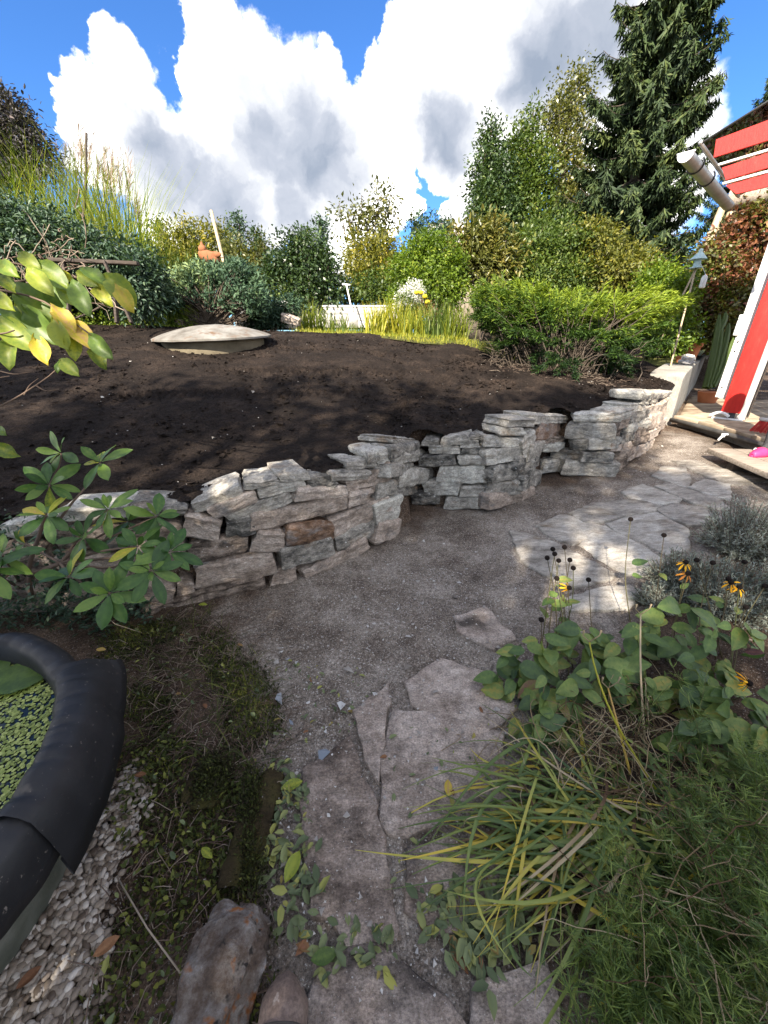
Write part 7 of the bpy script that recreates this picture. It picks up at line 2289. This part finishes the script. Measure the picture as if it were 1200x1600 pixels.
for k in range(64):
    px = rng.choice([rng.uniform(95, 225), rng.uniform(10, 110)], p=[0.7, 0.3])
    ty = np.interp(px, [0, 60, 100, 130, 170, 200, 225], [215, 250, 215, 205, 220, 235, 300]) + rng.uniform(-8, 60)
    tip = at(px, ty, 6.8 + rng.normal(0, 0.25))
    ft_ = ZB[rng.integers(len(ZB))].copy(); ft_[0] = tip[0] - 0.2 + rng.normal(0, 0.12)
    P = curve(ft_, tip, 0, 8, side=np.array([-0.06, 0, 0.05]))
    tube(s_, P, np.linspace(0.005, 0.002, 8), 3, 0.8, cap=False)
    m_ = 34
    f = rng.uniform(0.78, 1.0, m_)
    C = np.column_stack([np.interp(f, np.linspace(0, 1, 8), P[:, c]) for c in range(3)])
    Dv = np.array([0.35, 0, 0.9]) + rng.normal(0, 0.28, (m_, 3))
    L = rng.uniform(0.10, 0.24, m_)
    leaves(b, C, Dv, rand_unit(m_), L, 0.009, np.clip(rng.normal(0.5, 0.2, m_), 0, 1))
b.build('plumes', lf_plume, zg)
s_.build('stalks', straw_m, zg)
grass_clump('tall_grass', 'bright green tall grass behind the left end of the bed', 215, 315, 500, 8.4, 110, 900, lf_zebra, 0.02, (0.3, 0.15), (0.75, 0.97), 0.4, None, 0.6)
grass_clump('tall_grass', 'shorter grass tuft beside the terracotta figure', 250, 330, 480, 8.0, 60, 300, lf_iris, 0.016, (0.15, 0.12), (0.7, 0.97), 0.5, None, 0.4)
# weeds at the foot of the hedge
b = Bag()
for (x0, x1, y_, t, n, h_) in ((110, 260, 503, 5.9, 700, 0.16), (240, 300, 508, 6.3, 260, 0.14)):
    for k in range(n):
        p = at(rng.uniform(x0, x1), y_, t + rng.uniform(-0.25, 0.3)); p[2] = upground(p[0], p[1]) + rng.random() ** 2 * h_
        leaves(b, [p], rand_unit(1) + UP * 0.3, rand_unit(1) + UP, rng.uniform(0.03, 0.06), 0.03, np.clip(rng.normal(0.6, 0.2), 0, 1), True)
tag(b.build('weeds', lf_lime), 'low yellow-green weeds along the back edge of the bed by the hedge', 'weeds', kind='stuff')
# iris and lily clumps along the back edge
for k, (x0, x1, yb, t, h_, n, m_, tt, lb_) in enumerate(((572, 602, 527, 7.3, 48, 130, lf_iris, 0.75, 'yellow iris clump at the near end of the flower strip'), (596, 632, 526, 7.5, 56, 190, lf_iris, 0.65, 'tallest yellow-green iris clump before the raised bed'), (628, 662, 528, 7.2, 48, 150, lf_iris, 0.5, 'iris clump just below the white asters'), (664, 706, 530, 7.0, 52, 190, lf_mid, 0.6, 'green iris clump between asters and stakes'), (694, 730, 535, 6.8, 50, 130, lf_iris, 0.3, 'pale green iris clump nearest the plant stakes'), (466, 500, 520, 7.6, 48, 110, lf_iris, 0.35, 'arching iris clump beside the pale slab'), (500, 540, 522, 7.7, 34, 110, lf_mid, 0.7, 'low green clump left of the spade'), (515, 575, 526, 7.4, 18, 120, lf_mid, 0.6, 'short grass clump at the foot of the spade'))):
    grass_clump('iris_clump', lb_, x0, x1, yb, t, h_, n, m_, 0.018, (tt, 0.2), (0.72, 0.98), 0.5, 'iris clumps along the back edge', 0.2, 'plant')
# short dry grass along the strip
b = Bag()
n = 2600
X = rng.uniform(-1.6, 1.9, n)
Y = np.array([yfar(x) for x in X]) + rng.uniform(-0.12, 0.8, n)
P = np.column_stack([X, Y, [upground(x, y) for x, y in zip(X, Y)]])
a = rng.uniform(0, 6.28, n)
blades(b, P, np.column_stack([np.cos(a), np.sin(a), 0 * a]), rng.uniform(0.04, 0.12, n), 0.006, rng.uniform(0.3, 0.9, n), np.clip(rng.normal(0.6, 0.25, n), 0, 1), 3)
tag(b.build('strip_grass', lf_iris), 'short dry grass along the far edge of the soil bed', 'grass', kind='stuff')
# asters and yellow blooms
ab = at(640, 520, 7.6)
ast = thing('aster_bush', np.array([ab[0], ab[1], upground(ab[0], ab[1])]), 'bush of small white asters behind the yellow iris', 'flower')
b = Bag()
C = crown(b, pxlobes([(640, 462, 22, 18), (652, 450, 14, 10), (625, 470, 12, 14)], 7.6), 150, 16, 0.028, 0.9, 0.03, 0.5)
b.build('blossoms', aster_m, ast)
b = Bag(); crown(b, pxlobes([(640, 485, 22, 22)], 7.6), 60, 20, 0.05, 0.4, 0.06, 0.4); b.build('foliage', lf_mid, ast)
yb0 = at(680, 522, 7.4)
yf = thing('yellow_flowers', np.array([yb0[0], yb0[1], upground(yb0[0], yb0[1])]), 'tall plant with round yellow blooms beside the white asters', 'flower')
for (x, y_) in ((651, 457), (658, 457), (664, 463), (668, 472), (672, 492)):
    p = at(x, y_, 7.3)
    b = Bag(); b.add(p + nrm(cubegrid(4, 4, 4)[0]) * 0.048 * np.array([1, 1, 0.8]), cubegrid(4, 4, 4)[1]); b.build('bloom', ball_m, yf)
    b = Bag(); tube(b, curve(np.array([yb0[0], yb0[1], WL[yf][2]]), p, 0, 5), 0.005, 4); b.build('stem', stem_m, yf)
b = Bag(); crown(b, pxlobes([(668, 490, 16, 16)], 7.4), 26, 18, 0.07, 0.4, 0.05, 0.35); b.build('foliage', lf_red, yf)

# ---- tall trees behind the viewer: they shade the path and most of the bed
def big_tree(label, x, y, h, r_, m, n, dz=0.42):
    base = np.array([x, y, 0.0])
    o = thing('garden_tree', base, label, 'tree', 'trees behind the viewer')
    s_, b = Bag(), Bag()
    tube(s_, [base + UP * h * 0.8 * f + np.array([0.1 * math.sin(f * 5), 0.1 * math.cos(f * 4), 0]) for f in np.linspace(0, 1, 8)], np.linspace(0.2, 0.05, 8), 9, 0.3)
    lb = []
    for k in range(12):
        a = rng.uniform(0, 6.28); f = rng.uniform(0.30, 1.0)
        rr_ = r_ * (0.75 if f < 0.85 else 0.4) * rng.uniform(0.4, 1.0)
        c = base + np.array([math.cos(a) * rr_, math.sin(a) * rr_, h * f])
        q = r_ * rng.uniform(0.28, 0.48)
        lb.append((*c, q, q, q * 0.85))
        branch(s_, [base + UP * h * f * 0.6, c], 0.06, 0.02, 5, 0.4, 6)
    crown(b, lb, n, 40, 0.17, 0.55, 0.17, 0.4)
    b.build('crown', m, o)
    s_.build('trunk', bark_m, o)
rng = np.random.default_rng(41)
TREES = [(-1.9, -3.6, 7.6, 1.5), (-3.1, -4.7, 7.6, 1.5), (-4.3, -3.4, 7.9, 1.8), (-6.6, -1.8, 6.3, 1.7), (-2.9, -6.4, 9.8, 1.9), (-6.0, -5.6, 9.4, 1.9)]
for i_, (x, y, h, r_) in enumerate(TREES):
    big_tree(('nearest', 'slender middle', 'tallest near', 'low', 'farthest tall', 'broadest far')[i_] + ' leafy garden tree standing behind the viewpoint', x, y, h, r_, lf_mid, 115)
